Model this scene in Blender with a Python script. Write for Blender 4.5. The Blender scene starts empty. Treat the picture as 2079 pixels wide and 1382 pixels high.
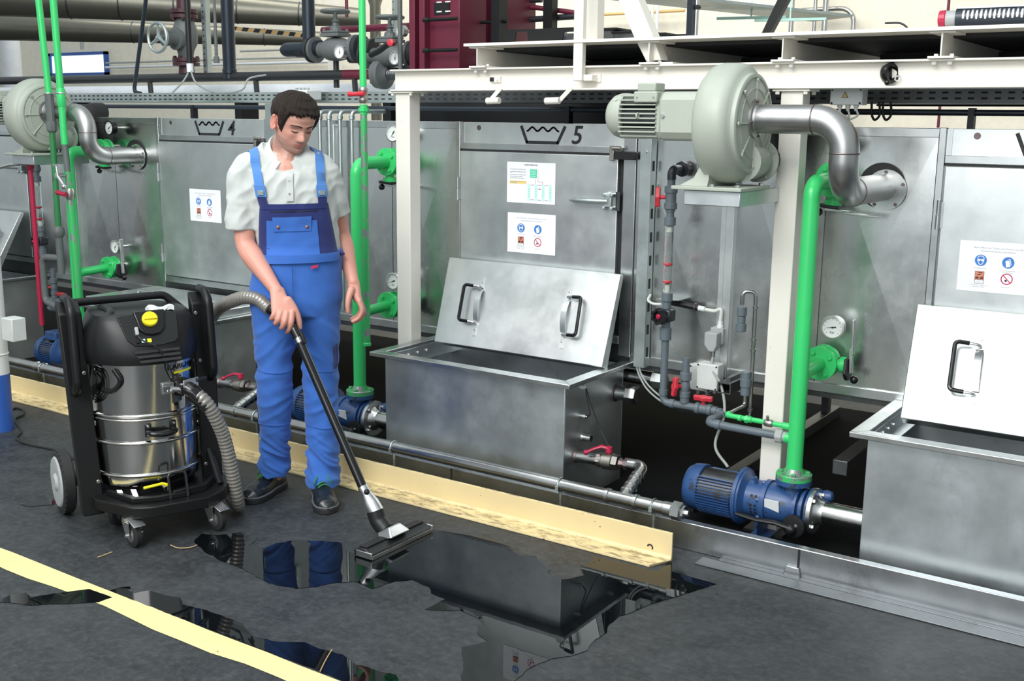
import bpy, math, random
from mathutils import Vector, Matrix
R = math.radians
PI = math.pi
scene = bpy.context.scene
random.seed(4)

# ---------------------------------------------------------------- camera
CAMZ = 1.68
FPX = 2235.035
PAN, TILT, ROLL = -0.596860, -0.198485, 0.011115
_f = Vector((math.sin(PAN) * math.cos(TILT), math.cos(PAN) * math.cos(TILT), math.sin(TILT)))
_r = Vector((math.cos(PAN), -math.sin(PAN), 0))
_u = _r.cross(_f)
_r2 = _r * math.cos(ROLL) + _u * math.sin(ROLL)
_u2 = -_r * math.sin(ROLL) + _u * math.cos(ROLL)
CAM = Vector((0, 0, CAMZ))
cam_data = bpy.data.cameras.new('camera')
cam_data.sensor_width = 36
cam_data.lens = FPX / 2079 * 36
cam_data.clip_start = 0.05
cam = bpy.data.objects.new('camera', cam_data)
scene.collection.objects.link(cam)
cm = Matrix((_r2, _u2, -_f)).transposed().to_4x4()
cm.translation = CAM
cam.matrix_world = cm
scene.camera = cam

# ---------------------------------------------------------------- world and lights
world = bpy.data.worlds.new('hall_light')
scene.world = world
world.use_nodes = True
bg = world.node_tree.nodes['Background']
bg.inputs[0].default_value = (0.79, 0.87, 0.90, 1)
bg.inputs[1].default_value = 0.70

def area(name, loc, target, size, size_y, power, col=(1, 1, 1)):
    d = bpy.data.lights.new(name, 'AREA')
    d.shape = 'RECTANGLE'
    d.size = size
    d.size_y = size_y
    d.energy = power
    d.color = col
    o = bpy.data.objects.new(name, d)
    scene.collection.objects.link(o)
    o.location = loc
    o.rotation_euler = (Vector(target) - Vector(loc)).to_track_quat('-Z', 'Y').to_euler()
    return o

area('key_light', (-2.2, -1.8, 5.4), (-2.4, 4.0, 0.7), 4.5, 2.6, 440, (1.0, 0.985, 0.96))  # unseen key light, added high in front of the machines
area('low_fill_light', (-0.6, -3.6, 2.7), (-1.9, 4.2, 1.0), 4.5, 2.6, 135, (0.96, 0.985, 1.0))  # unseen fill behind the camera, added to lighten the right door and panels
area('overhead_fill_light', (-3.5, 2.0, 6.0), (-3.2, 4.0, 0.5), 6.0, 3.0, 150, (0.92, 0.97, 1.0))  # unseen overhead fill, added without a known skylight
area('rear_fill_light', (-6.0, 8.3, 5.5), (-6.0, 12.0, 2.2), 12.0, 1.5, 400, (1.0, 0.97, 0.9))  # unseen fill added to brighten the rear wall

vs = scene.view_settings
vs.view_transform = 'Standard'
vs.look = 'None'
vs.exposure = 0.0
vs.gamma = 1.0
vs.use_curve_mapping = False

# ---------------------------------------------------------------- measuring helpers
def ray(x, y):
    return _f + _r2 * ((x - 1039.5) / FPX) - _u2 * ((y - 691) / FPX)
def onY(x, y, Y):
    d = ray(x, y); return CAM + d * (Y / d.y)
def onX(x, y, X):
    d = ray(x, y); return CAM + d * (X / d.x)
def onZ(x, y, Z=0.0):
    d = ray(x, y); return CAM + d * ((Z - CAMZ) / d.z)

# ---------------------------------------------------------------- mesh builder
V = Vector
def basis(a):
    a = V(a).normalized()
    h = V((0, 0, 1)) if abs(a.z) < 0.9 else V((1, 0, 0))
    u = h.cross(a).normalized()
    return u, a.cross(u).normalized(), a

WP = {}
class MB:
    def __init__(self, M=None):
        self.v = []; self.f = []; self.M = M
    def add(self, vs_, fs):
        b = len(self.v)
        for p in vs_:
            p = V(p)
            self.v.append(self.M @ p if self.M else p)
        for f in fs:
            self.f.append(tuple(i + b for i in f))
        return self
    def box(self, x0, x1, y0, y1, z0, z1):
        vs_ = [(x, y, z) for z in (z0, z1) for y in (y0, y1) for x in (x0, x1)]
        return self.add(vs_, [(0, 2, 3, 1), (4, 5, 7, 6), (0, 1, 5, 4), (2, 6, 7, 3), (0, 4, 6, 2), (1, 3, 7, 5)])
    def obox(self, c, s, ax=None, up=None):
        """box centred at c, sizes s along (ax, side, up)"""
        if ax is None:
            A = Matrix.Identity(3)
        else:
            a = V(ax).normalized(); w = V(up if up is not None else (0, 0, 1))
            b = w.cross(a).normalized(); w = a.cross(b)
            A = Matrix((a, b, w)).transposed()
        c = V(c)
        vs_ = [c + A @ V((x * s[0] / 2, y * s[1] / 2, z * s[2] / 2)) for z in (-1, 1) for y in (-1, 1) for x in (-1, 1)]
        return self.add(vs_, [(0, 2, 3, 1), (4, 5, 7, 6), (0, 1, 5, 4), (2, 6, 7, 3), (0, 4, 6, 2), (1, 3, 7, 5)])
    def lathe(self, o, ax, prof, n=24, ph=0.0, sx=1.0, sy=1.0, ref=None):
        """surface of revolution; prof = [(t, r)...] along ax from o"""
        u, w, a = basis(ax)
        if ref is not None:
            u = V(ref); u = (u - a * u.dot(a)).normalized(); w = a.cross(u)
        o = V(o)
        vs_ = []; fs = []; rings = []
        for t, r in prof:
            if r <= 1e-7:
                rings.append([len(vs_)]); vs_.append(o + a * t)
            else:
                rings.append(list(range(len(vs_), len(vs_) + n)))
                for k in range(n):
                    g = 2 * PI * k / n + ph
                    vs_.append(o + a * t + u * (r * sx * math.cos(g)) + w * (r * sy * math.sin(g)))
        for A, B in zip(rings, rings[1:]):
            if len(A) == 1 and len(B) == 1: continue
            for k in range(n):
                k2 = (k + 1) % n
                if len(A) == 1: fs.append((A[0], B[k2], B[k]))
                elif len(B) == 1: fs.append((A[k], A[k2], B[0]))
                else: fs.append((A[k], A[k2], B[k2], B[k]))
        if len(rings[0]) > 1: fs.append(tuple(reversed(rings[0])))
        if len(rings[-1]) > 1: fs.append(tuple(rings[-1]))
        return self.add(vs_, fs)
    def cyl(self, p, q, r, n=20, r2=None, ph=0.0):
        p = V(p); q = V(q); L = (q - p).length
        return self.lathe(p, q - p, [(0, r), (L, r if r2 is None else r2)], n, ph)
    def sweep(self, path, rad, n=14, caps=True, flat=1.0, ref=None):
        """round tube through the path; rad number or list; flat squashes one axis"""
        P = [V(p) for p in path]
        if not isinstance(rad, (list, tuple)): rad = [rad] * len(P)
        T = []
        for i in range(len(P)):
            a = P[max(i - 1, 0)]; b = P[min(i + 1, len(P) - 1)]
            T.append((b - a).normalized())
        if ref is not None:
            u = V(ref)
        else:
            u = basis(T[0])[0]
        vs_ = []; fs = []
        for i in range(len(P)):
            u = (u - T[i] * u.dot(T[i]))
            u = u.normalized() if u.length > 1e-6 else basis(T[i])[0]
            w = T[i].cross(u)
            for k in range(n):
                g = 2 * PI * k / n
                vs_.append(P[i] + u * (rad[i] * math.cos(g)) + w * (rad[i] * flat * math.sin(g)))
        for i in range(len(P) - 1):
            for k in range(n):
                k2 = (k + 1) % n
                fs.append((i * n + k, i * n + k2, (i + 1) * n + k2, (i + 1) * n + k))
        if caps:
            fs.append(tuple(reversed(range(n)))); fs.append(tuple(range((len(P) - 1) * n, len(P) * n)))
        return self.add(vs_, fs)
    def pipe(self, pts, r, bend=None, n=18, seg=7):
        return self.sweep(fillet(pts, bend if bend else r * 1.6, seg), r, n)
    def prism(self, poly, d):
        d = V(d); n = len(poly)
        vs_ = [V(p) for p in poly] + [V(p) + d for p in poly]
        fs = [tuple(reversed(range(n))), tuple(range(n, 2 * n))]
        for k in range(n):
            k2 = (k + 1) % n
            fs.append((k, k2, n + k2, n + k))
        return self.add(vs_, fs)
    def loft(self, rings, caps=True):
        n = len(rings[0]); vs_ = [p for r_ in rings for p in r_]; fs = []
        for i in range(len(rings) - 1):
            for k in range(n):
                k2 = (k + 1) % n
                fs.append((i * n + k, i * n + k2, (i + 1) * n + k2, (i + 1) * n + k))
        if caps:
            fs.append(tuple(reversed(range(n)))); fs.append(tuple(range((len(rings) - 1) * n, len(rings) * n)))
        return self.add(vs_, fs)
    def ball(self, c, r, n=16, m=10, s=(1, 1, 1)):
        prof = [(-math.cos(PI * i / m), math.sin(PI * i / m)) for i in range(m + 1)]
        prof[0] = (-1, 0); prof[-1] = (1, 0)
        c = V(c); b = len(self.v)
        M0 = self.M; self.M = None
        self.lathe((0, 0, 0), (0, 0, 1), prof, n)
        self.M = M0
        for i in range(b, len(self.v)):
            p = self.v[i]; q = V((c.x + p.x * r * s[0], c.y + p.y * r * s[1], c.z + p.z * r * s[2]))
            self.v[i] = M0 @ q if M0 else q
        return self
    def torus(self, c, ax, Rr, r, n=32, m=10, a0=0.0, a1=2 * PI):
        u, w, a = basis(ax); c = V(c)
        full = abs(a1 - a0 - 2 * PI) < 1e-6
        N = n if full else n + 1
        vs_ = []; fs = []
        for i in range(N):
            g = a0 + (a1 - a0) * i / n
            d = u * math.cos(g) + w * math.sin(g)
            for k in range(m):
                h = 2 * PI * k / m
                vs_.append(c + d * (Rr + r * math.cos(h)) + a * (r * math.sin(h)))
        for i in range(n):
            j = (i + 1) % N
            for k in range(m):
                k2 = (k + 1) % m
                fs.append((i * m + k, j * m + k, j * m + k2, i * m + k2))
        return self.add(vs_, fs)
    def build(self, name, mat, parent=None, bevel=0, smooth=35, label=None, bseg=2):
        c = V((0, 0, 0))
        if self.v:
            lo = V((min(p.x for p in self.v), min(p.y for p in self.v), min(p.z for p in self.v)))
            hi = V((max(p.x for p in self.v), max(p.y for p in self.v), max(p.z for p in self.v)))
            c = (lo + hi) / 2
            if parent is None: c.z = lo.z
        me = bpy.data.meshes.new(name)
        me.from_pydata([p - c for p in self.v], [], self.f)
        me.validate()
        if mat: me.materials.append(mat)
        if smooth:
            me.shade_smooth()
            me.set_sharp_from_angle(angle=R(smooth))
        o = bpy.data.objects.new(name, me)
        scene.collection.objects.link(o)
        WP[o.name] = c
        if parent is not None:
            o.parent = parent
            o.location = c - WP[parent.name]
        else:
            o.location = c
        if bevel:
            m = o.modifiers.new('edge', 'BEVEL')
            m.width = bevel; m.segments = bseg; m.limit_method = 'ANGLE'; m.angle_limit = R(40)
        if label: o['label'] = label
        return o

def fillet(pts, rad, seg=7):
    P = [V(p) for p in pts]; out = [P[0]]
    for i in range(1, len(P) - 1):
        a = (P[i - 1] - P[i]); b = (P[i + 1] - P[i])
        la, lb = a.length, b.length
        a.normalize(); b.normalize()
        ang = a.angle(b)
        if ang > PI - 0.02: continue
        t = min(rad / math.tan(ang / 2), la * 0.49 if i > 1 else la * 0.98, lb * 0.49 if i < len(P) - 2 else lb * 0.98)
        rr = t * math.tan(ang / 2)
        cdir = (a + b).normalized()
        c = P[i] + cdir * (rr / math.sin(ang / 2))
        s = P[i] + a * t - c; e = P[i] + b * t - c
        tot = s.angle(e); axis = s.cross(e).normalized()
        for k in range(seg + 1):
            out.append(c + Matrix.Rotation(tot * k / seg, 3, axis) @ s)
    out.append(P[-1])
    return out

def smooth_path(pts, n=12):
    P = [V(p) for p in pts]; P = [P[0] * 2 - P[1]] + P + [P[-1] * 2 - P[-2]]
    out = []
    for i in range(1, len(P) - 2):
        a, b, c, d = P[i - 1], P[i], P[i + 1], P[i + 2]
        for k in range(n):
            t = k / n
            out.append(0.5 * ((2 * b) + (c - a) * t + (2 * a - 5 * b + 4 * c - d) * t * t + (3 * b - a - 3 * c + d) * t ** 3))
    out.append(P[-2])
    return out

def tag(o, label, cat, group=None):
    o['label'] = label; o['category'] = cat
    if group: o['group'] = group
    return o
def thing(name, label, cat, loc, group=None):
    o = bpy.data.objects.new(name, None)
    o.empty_display_size = 0.1
    scene.collection.objects.link(o)
    o.location = loc
    WP[o.name] = V(loc)
    return tag(o, label, cat, group)
def struct(o):
    o['kind'] = 'structure'; return o
def copy_tree(o, d, parent=None):
    c = o.copy(); scene.collection.objects.link(c)
    if parent is not None:
        c.parent = parent; c.matrix_parent_inverse = o.matrix_parent_inverse.copy()
    else:
        c.location = o.location + V(d)
    WP[c.name] = WP[o.name] + V(d)
    for ch in list(o.children):
        copy_tree(ch, d, c)
    return c

_bolt = {}
def bolt(parent, p, ax, r=0.008, h=0.006, mat=None, name='bolt', n=6):
    """a small hexagon bolt head, mesh data shared between alike bolts"""
    mat = mat or M['zinc']
    key = (round(r, 4), round(h, 4), mat.name, tuple(round(x, 3) for x in ax), n)
    if key not in _bolt:
        b = MB(); b.lathe((0, 0, 0), ax, [(0, r), (h * .8, r), (h, r * .85)], n)
        me = bpy.data.meshes.new('bolt_head'); me.from_pydata(b.v, [], b.f); me.materials.append(mat)
        _bolt[key] = me
    o = bpy.data.objects.new(name, _bolt[key]); scene.collection.objects.link(o)
    o.parent = parent; o.location = V(p) - WP[parent.name]; WP[o.name] = V(p)
    return o
def bolts_ring(parent, c, ax, rad, k, r=0.008, h=0.008, mat=None, ph=0.3):
    u, w, a = basis(ax); c = V(c)
    for i in range(k):
        g = 2 * PI * i / k + ph
        bolt(parent, c + u * (rad * math.cos(g)) + w * (rad * math.sin(g)), ax, r, h, mat)

def text_mesh(txt, size, shear=0.0, align='CENTER', space=1.0, bold=0.0):
    cu = bpy.data.curves.new('lettering', 'FONT')
    cu.body = txt; cu.size = size; cu.shear = shear; cu.align_x = align; cu.align_y = 'CENTER'
    cu.space_character = space; cu.offset = bold; cu.resolution_u = 3
    o = bpy.data.objects.new('lettering', cu)
    scene.collection.objects.link(o)
    dg = bpy.context.evaluated_depsgraph_get()
    me = bpy.data.meshes.new_from_object(o.evaluated_get(dg))
    vs_ = [tuple(v.co) for v in me.vertices]; fs = [tuple(p.vertices) for p in me.polygons]
    bpy.data.objects.remove(o); bpy.data.curves.remove(cu); bpy.data.meshes.remove(me)
    return vs_, fs
def lettering(mb, txt, c, right, up, size, **k):
    """flat letters in the plane spanned by right / up, centred at c"""
    vs_, fs = text_mesh(txt, size, **k)
    c = V(c); r_ = V(right).normalized(); u_ = V(up).normalized()
    return mb.add([c + r_ * x + u_ * y for x, y, z in vs_], fs)
# ---------------------------------------------------------------- materials
M = {}
def new_mat(name):
    m = bpy.data.materials.new(name); m.use_nodes = True
    nt = m.node_tree; b = nt.nodes['Principled BSDF']
    M[name] = m
    return m, nt, b
def N(nt, t, **k):
    n = nt.nodes.new(t)
    for a, v in k.items():
        if a.startswith('i_'):
            n.inputs[int(a[2:])].default_value = v
        else: setattr(n, a, v)
    return n
def coords(nt, scale=(1, 1, 1), obj=True):
    tc = N(nt, 'ShaderNodeTexCoord'); mp = N(nt, 'ShaderNodeMapping')
    mp.inputs['Scale'].default_value = scale
    nt.links.new(tc.outputs['Object'], mp.inputs['Vector'])
    return mp.outputs['Vector']
def noise(nt, vec, scale, detail=4, rough=0.6):
    n = N(nt, 'ShaderNodeTexNoise'); n.inputs['Scale'].default_value = scale
    n.inputs['Detail'].default_value = detail; n.inputs['Roughness'].default_value = rough
    nt.links.new(vec, n.inputs['Vector']); return n.outputs['Fac']
def ramp(nt, fac, stops):
    r = N(nt, 'ShaderNodeValToRGB'); el = r.color_ramp.elements
    while len(el) < len(stops): el.new(0.5)
    for e, (p, c) in zip(el, stops):
        e.position = p; e.color = (c[0], c[1], c[2], 1) if not isinstance(c, (int, float)) else (c, c, c, 1)
    nt.links.new(fac, r.inputs['Fac']); return r.outputs['Color']
def mix(nt, fac, a, b, mode='MIX'):
    m = N(nt, 'ShaderNodeMix', data_type='RGBA', blend_type=mode)
    for s, v in ((0, fac), (6, a), (7, b)):
        if isinstance(v, (int, float)): m.inputs[s].default_value = v
        elif isinstance(v, (tuple, list)): m.inputs[s].default_value = (v[0], v[1], v[2], 1)
        else: nt.links.new(v, m.inputs[s])
    return m.outputs[2]
def bump(nt, b, h, strength=0.2, dist=0.002):
    n = N(nt, 'ShaderNodeBump'); n.inputs['Strength'].default_value = strength; n.inputs['Distance'].default_value = dist
    nt.links.new(h, n.inputs['Height']); nt.links.new(n.outputs['Normal'], b.inputs['Normal'])

def plain(name, col, rough=0.5, metal=0.0, spec=0.5, coat=0.0):
    m, nt, b = new_mat(name)
    b.inputs['Roughness'].default_value = rough; b.inputs['Metallic'].default_value = metal
    b.inputs['Specular IOR Level'].default_value = spec; b.inputs['Coat Weight'].default_value = coat
    v = coords(nt)
    n1 = noise(nt, v, 14, 5)
    c = mix(nt, n1, tuple(x * 0.86 for x in col), tuple(min(1, x * 1.12) for x in col))
    nt.links.new(c, b.inputs['Base Color'])
    return m
def steel(name, col, rough, streak=(30, 30, 1.2), var=0.25, dirt=0.0, bmp=0.04):
    """brushed, cloudy sheet metal"""
    m, nt, b = new_mat(name)
    b.inputs['Metallic'].default_value = 1.0
    v = coords(nt); vs_ = coords(nt, streak)
    cloud = noise(nt, v, 3.2, 6, 0.62); br = noise(nt, vs_, 6, 4, 0.7); fine = noise(nt, v, 40, 3)
    lo = tuple(x * (1 - var) for x in col); hi = tuple(min(1, x * (1 + var)) for x in col)
    c = mix(nt, ramp(nt, cloud, [(0.3, 0), (0.7, 1)]), lo, hi)
    c = mix(nt, 0.14, c, mix(nt, br, lo, hi))
    if dirt:
        d = ramp(nt, noise(nt, v, 5.5, 8, 0.72), [(0.53, 0), (0.72, 1)])
        c = mix(nt, mix(nt, 1.0, d, (dirt, dirt, dirt), 'MULTIPLY'), c, (0.09, 0.085, 0.075))
    nt.links.new(c, b.inputs['Base Color'])
    r = ramp(nt, mix(nt, 0.12, cloud, br), [(0.3, max(rough - 0.08, 0.05)), (0.7, rough + 0.10)])
    nt.links.new(r, b.inputs['Roughness'])
    if bmp: bump(nt, b, mix(nt, 0.3, br, cloud), bmp, 0.01)
    return m
def painted(name, col, chip=(0.3, 0.31, 0.3), amount=0.64, rough=0.35, chipmetal=0.6, scale=9, dirt=0.18):
    """gloss paint with chips that show what is beneath, and a little grime"""
    m, nt, b = new_mat(name)
    v = coords(nt)
    n1 = noise(nt, v, scale, 9, 0.7); n2 = noise(nt, v, 4, 5); n3 = noise(nt, v, 60, 4)
    c = mix(nt, n2, tuple(x * (1 - dirt) for x in col), tuple(min(1, x * 1.08) for x in col))
    spots = ramp(nt, n3, [(0.68, 0), (0.72, 1)])
    c = mix(nt, mix(nt, 1.0, spots, (0.35, 0.35, 0.35), 'MULTIPLY'), c, tuple(x * 0.35 for x in col))
    ch = ramp(nt, n1, [(amount, 0), (amount + 0.02, 1)])
    c = mix(nt, ch, c, chip)
    nt.links.new(c, b.inputs['Base Color'])
    b.inputs['Roughness'].default_value = rough
    mm = N(nt, 'ShaderNodeMath', operation='MULTIPLY'); nt.links.new(ch, mm.inputs[0]); mm.inputs[1].default_value = chipmetal
    nt.links.new(mm.outputs[0], b.inputs['Metallic'])
    bump(nt, b, n1, 0.08, 0.003)
    return m

steel('steel_panel', (0.70, 0.735, 0.73), 0.39, var=0.12, dirt=0.10, bmp=0.008)
steel('steel_mirror', (0.64, 0.665, 0.655), 0.25, var=0.10, dirt=0.04, bmp=0.008)
steel('steel_tank', (0.60, 0.645, 0.66), 0.42, var=0.14, dirt=0.25, bmp=0.01)
steel('steel_lid', (0.72, 0.745, 0.74), 0.34, var=0.10, dirt=0.08, bmp=0.01)
steel('steel_rim', (0.56, 0.585, 0.585), 0.30, streak=(2, 2, 2), var=0.14, dirt=0.15, bmp=0.0)
steel('steel_duct', (0.43, 0.43, 0.425), 0.36, var=0.12, bmp=0.02)
steel('steel_pipe', (0.50, 0.50, 0.49), 0.22, var=0.2, dirt=0.2)
steel('steel_kerb', (0.46, 0.48, 0.49), 0.32, var=0.22, dirt=0.45)
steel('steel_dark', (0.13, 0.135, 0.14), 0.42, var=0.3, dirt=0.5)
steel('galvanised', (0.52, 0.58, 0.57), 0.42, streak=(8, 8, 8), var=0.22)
steel('chrome', (0.66, 0.66, 0.66), 0.07, streak=(1, 1, 1), var=0.04, bmp=0.0)
steel('vac_steel', (0.56, 0.55, 0.53), 0.11, streak=(2, 2, 60), var=0.08, bmp=0.01)
steel('zinc', (0.62, 0.63, 0.62), 0.3, var=0.15, bmp=0.0)
steel('weld', (0.20, 0.15, 0.15), 0.45, var=0.3, bmp=0.1)
steel('alu', (0.66, 0.67, 0.68), 0.33, var=0.08, bmp=0.0)
steel('brass_dull', (0.42, 0.40, 0.37), 0.35, var=0.2, dirt=0.3)
painted('cream', (0.80, 0.77, 0.70), (0.05, 0.05, 0.05), 0.745, 0.42, 0.0, 7, 0.06)
painted('green', (0.045, 0.60, 0.165), (0.30, 0.33, 0.31), 0.70, 0.30, 0.5, 9, 0.12)
painted('green_worn', (0.045, 0.47, 0.13), (0.30, 0.33, 0.32), 0.515, 0.38, 0.6, 11, 0.2)
painted('green_dark', (0.03, 0.22, 0.07), (0.10, 0.12, 0.11), 0.56, 0.4, 0.3, 9, 0.25)
painted('pump_blue', (0.030, 0.085, 0.235), (0.03, 0.04, 0.055), 0.60, 0.36, 0.0, 7, 0.3)
painted('motor_sage', (0.40, 0.44, 0.375), (0.10, 0.10, 0.09), 0.70, 0.42, 0.0, 8, 0.16)
painted('yellow_steel', (0.78, 0.63, 0.34), (0.15, 0.12, 0.07), 0.655, 0.45, 0.0, 22, 0.10)
painted('maroon', (0.135, 0.012, 0.035), (0.05, 0.02, 0.03), 0.70, 0.45, 0.0, 6, 0.3)
painted('maroon_dark', (0.055, 0.010, 0.020), (0.02, 0.01, 0.015), 0.68, 0.5, 0.0, 8, 0.3)
steel('steel_strip', (0.20, 0.215, 0.225), 0.42, var=0.3, dirt=0.5)
painted('valve_grey', (0.125, 0.14, 0.14), (0.06, 0.06, 0.06), 0.66, 0.5, 0.2, 10, 0.3)
painted('blue_paint', (0.025, 0.10, 0.40), (0.6, 0.6, 0.58), 0.74, 0.45, 0.0, 8, 0.15)
painted('white_paint', (0.72, 0.73, 0.71), (0.25, 0.25, 0.25), 0.72, 0.45, 0.0, 8, 0.1)
plain('pvc', (0.115, 0.145, 0.165), 0.42)
plain('pvc_dark', (0.02, 0.024, 0.03), 0.4)
plain('red_plastic', (0.60, 0.035, 0.055), 0.38)
plain('red_paint', (0.42, 0.012, 0.055), 0.38)
plain('black_plastic', (0.010, 0.011, 0.012), 0.42, 0, 0.4)
plain('black_gloss', (0.008, 0.008, 0.009), 0.16)
plain('black_frame', (0.006, 0.0065, 0.007), 0.40, 0, 0.35)
plain('black_rubber', (0.016, 0.016, 0.017), 0.6)
plain('grey_plastic', (0.36, 0.38, 0.38), 0.45)
plain('box_grey', (0.60, 0.63, 0.61), 0.5)
plain('box_white', (0.74, 0.77, 0.78), 0.45)
plain('paper', (0.86, 0.88, 0.93), 0.7)
plain('dial', (0.84, 0.86, 0.84), 0.4)
plain('ink', (0.012, 0.013, 0.016), 0.5)
plain('ink_grey', (0.30, 0.32, 0.36), 0.6)
plain('ink_blue', (0.045, 0.20, 0.56), 0.5)
plain('ink_red', (0.55, 0.03, 0.10), 0.5)
plain('ink_orange', (0.66, 0.23, 0.14), 0.5)
plain('ink_mint', (0.10, 0.66, 0.42), 0.5)
plain('ink_mint_pale', (0.55, 0.90, 0.78), 0.5)
plain('ink_yellow', (0.85, 0.66, 0.22), 0.5)
plain('hazard_orange', (0.72, 0.47, 0.20), 0.5)
plain('yellow_knob', (0.88, 0.72, 0.02), 0.35)
plain('vac_yellow', (0.90, 0.80, 0.02), 0.35)
plain('navy_steel', (0.016, 0.024, 0.036), 0.32, 0.2)
plain('black_pipe', (0.022, 0.024, 0.027), 0.38)
plain('matt_black', (0.012, 0.013, 0.014), 0.7)  # plain matt black for holes, gaps, screws and the dark backing panels
plain('trough', (0.006, 0.007, 0.008), 0.9, 0, 0.1)
plain('cable_grey', (0.30, 0.33, 0.31), 0.5)
plain('cable_white', (0.66, 0.68, 0.64), 0.5)
plain('insulation', (0.70, 0.74, 0.78), 0.4)
plain('lag_silver', (0.20, 0.195, 0.16), 0.40, 0.7)
plain('steel_cream_wall', (0.80, 0.76, 0.64), 0.8)
plain('window_white', (0.8, 0.85, 0.88), 0.2)
plain('water_dark', (0.010, 0.013, 0.015), 0.04)

# dark scuffed floor
m, nt, b = new_mat('floor')
v = coords(nt)
n1 = noise(nt, v, 1.3, 8, 0.68); n2 = noise(nt, v, 34, 7, 0.75); n3 = noise(nt, coords(nt, (3, 22, 1)), 4, 6, 0.75); n4 = noise(nt, coords(nt, (16, 3, 1)), 5, 6, 0.75); n5 = noise(nt, v, 160, 3, 0.7); n6 = noise(nt, v, 7, 8, 0.72)
c = mix(nt, ramp(nt, n1, [(0.34, 0), (0.66, 1)]), (0.007, 0.009, 0.011), (0.028, 0.032, 0.036))
c = mix(nt, mix(nt, 1.0, ramp(nt, n6, [(0.42, 0), (0.66, 1)]), (0.7, 0.7, 0.7), 'MULTIPLY'), c, (0.045, 0.050, 0.054))
c = mix(nt, mix(nt, 1.0, ramp(nt, n2, [(0.46, 0), (0.70, 1)]), (0.6, 0.6, 0.6), 'MULTIPLY'), c, (0.075, 0.082, 0.086))
c = mix(nt, mix(nt, 1.0, ramp(nt, n3, [(0.60, 0), (0.68, 1)]), (0.5, 0.5, 0.5), 'MULTIPLY'), c, (0.11, 0.12, 0.125))
c = mix(nt, mix(nt, 1.0, ramp(nt, n4, [(0.62, 0), (0.70, 1)]), (0.45, 0.45, 0.45), 'MULTIPLY'), c, (0.10, 0.11, 0.115))
c = mix(nt, mix(nt, 1.0, ramp(nt, n5, [(0.70, 0), (0.74, 1)]), (0.6, 0.6, 0.6), 'MULTIPLY'), c, (0.16, 0.15, 0.13))
nt.links.new(c, b.inputs['Base Color'])
nt.links.new(ramp(nt, n1, [(0.3, 0.40), (0.7, 0.66)]), b.inputs['Roughness'])
bump(nt, b, mix(nt, 0.35, n2, n6), 0.45, 0.006)

# trodden dirt on the flat flange of the yellow angle
nt = M['yellow_steel'].node_tree; b = nt.nodes['Principled BSDF']
ge = N(nt, 'ShaderNodeNewGeometry'); sp_ = N(nt, 'ShaderNodeSeparateXYZ'); nt.links.new(ge.outputs['Normal'], sp_.inputs['Vector'])
dn = ramp(nt, noise(nt, coords(nt, (1, 3, 3)), 13, 9, 0.78), [(0.46, 0), (0.60, 1)])
fa = mix(nt, 1.0, dn, ramp(nt, sp_.outputs['Z'], [(0.5, 0), (0.9, 0.8)]), 'MULTIPLY')
nt.links.new(mix(nt, fa, b.inputs['Base Color'].links[0].from_socket, (0.13, 0.10, 0.06)), b.inputs['Base Color'])

# yellow floor paint with scuffs
m, nt, b = new_mat('line_yellow')
v = coords(nt)
n1 = noise(nt, v, 9, 9, 0.72); n2 = noise(nt, v, 3, 5)
c = mix(nt, n2, (0.70, 0.61, 0.26), (0.80, 0.71, 0.37))
c = mix(nt, ramp(nt, n1, [(0.67, 0), (0.70, 1)]), c, (0.10, 0.09, 0.05))
nt.links.new(c, b.inputs['Base Color']); b.inputs['Roughness'].default_value = 0.55

# clear tube
m, nt, b = new_mat('clear_tube')
b.inputs['Base Color'].default_value = (0.9, 0.95, 0.92, 1); b.inputs['Transmission Weight'].default_value = 1
b.inputs['Roughness'].default_value = 0.08; b.inputs['IOR'].default_value = 1.2
# cloth
def cloth(name, col, rough=0.85):
    m, nt, b = new_mat(name)
    v = coords(nt)
    n1 = noise(nt, v, 5, 5); n2 = noise(nt, v, 350, 2)
    c = mix(nt, n1, tuple(x * 0.84 for x in col), tuple(min(1, x * 1.14) for x in col))
    nt.links.new(c, b.inputs['Base Color']); b.inputs['Roughness'].default_value = rough
    b.inputs['Sheen Weight'].default_value = 0.15
    bump(nt, b, n2, 0.15, 0.001)
    return m
cloth('polo', (0.51, 0.54, 0.52)); cloth('overall_blue', (0.034, 0.135, 0.49)); cloth('overall_navy', (0.012, 0.022, 0.13))
cloth('strap_blue', (0.075, 0.22, 0.55)); cloth('lace_green', (0.02, 0.22, 0.05))
m, nt, b = new_mat('skin')
v = coords(nt)
n1 = noise(nt, v, 9, 5); n2 = noise(nt, v, 120, 3)
c = mix(nt, n1, (0.56, 0.27, 0.205), (0.66, 0.37, 0.29)); nt.links.new(c, b.inputs['Base Color'])
b.inputs['Roughness'].default_value = 0.48; b.inputs['Subsurface Weight'].default_value = 0.12
b.inputs['Subsurface Radius'].default_value = (0.012, 0.005, 0.003); b.inputs['Subsurface Scale'].default_value = 0.6
bump(nt, b, n2, 0.06, 0.001)
m, nt, b = new_mat('hair')
n1 = noise(nt, coords(nt, (60, 60, 14)), 4, 5, 0.7)
c = mix(nt, n1, (0.008, 0.0055, 0.0045), (0.045, 0.029, 0.021)); nt.links.new(c, b.inputs['Base Color'])
b.inputs['Roughness'].default_value = 0.55; b.inputs['Specular IOR Level'].default_value = 0.3; bump(nt, b, n1, 1.0, 0.008)
plain('lip', (0.52, 0.17, 0.16), 0.4); plain('eye_white', (0.75, 0.73, 0.70), 0.2); plain('brow', (0.05, 0.032, 0.024), 0.7)
plain('leather', (0.012, 0.016, 0.020), 0.28); plain('sole', (0.10, 0.11, 0.115), 0.6); plain('copper_stud', (0.35, 0.18, 0.12), 0.35, 0.8)
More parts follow.
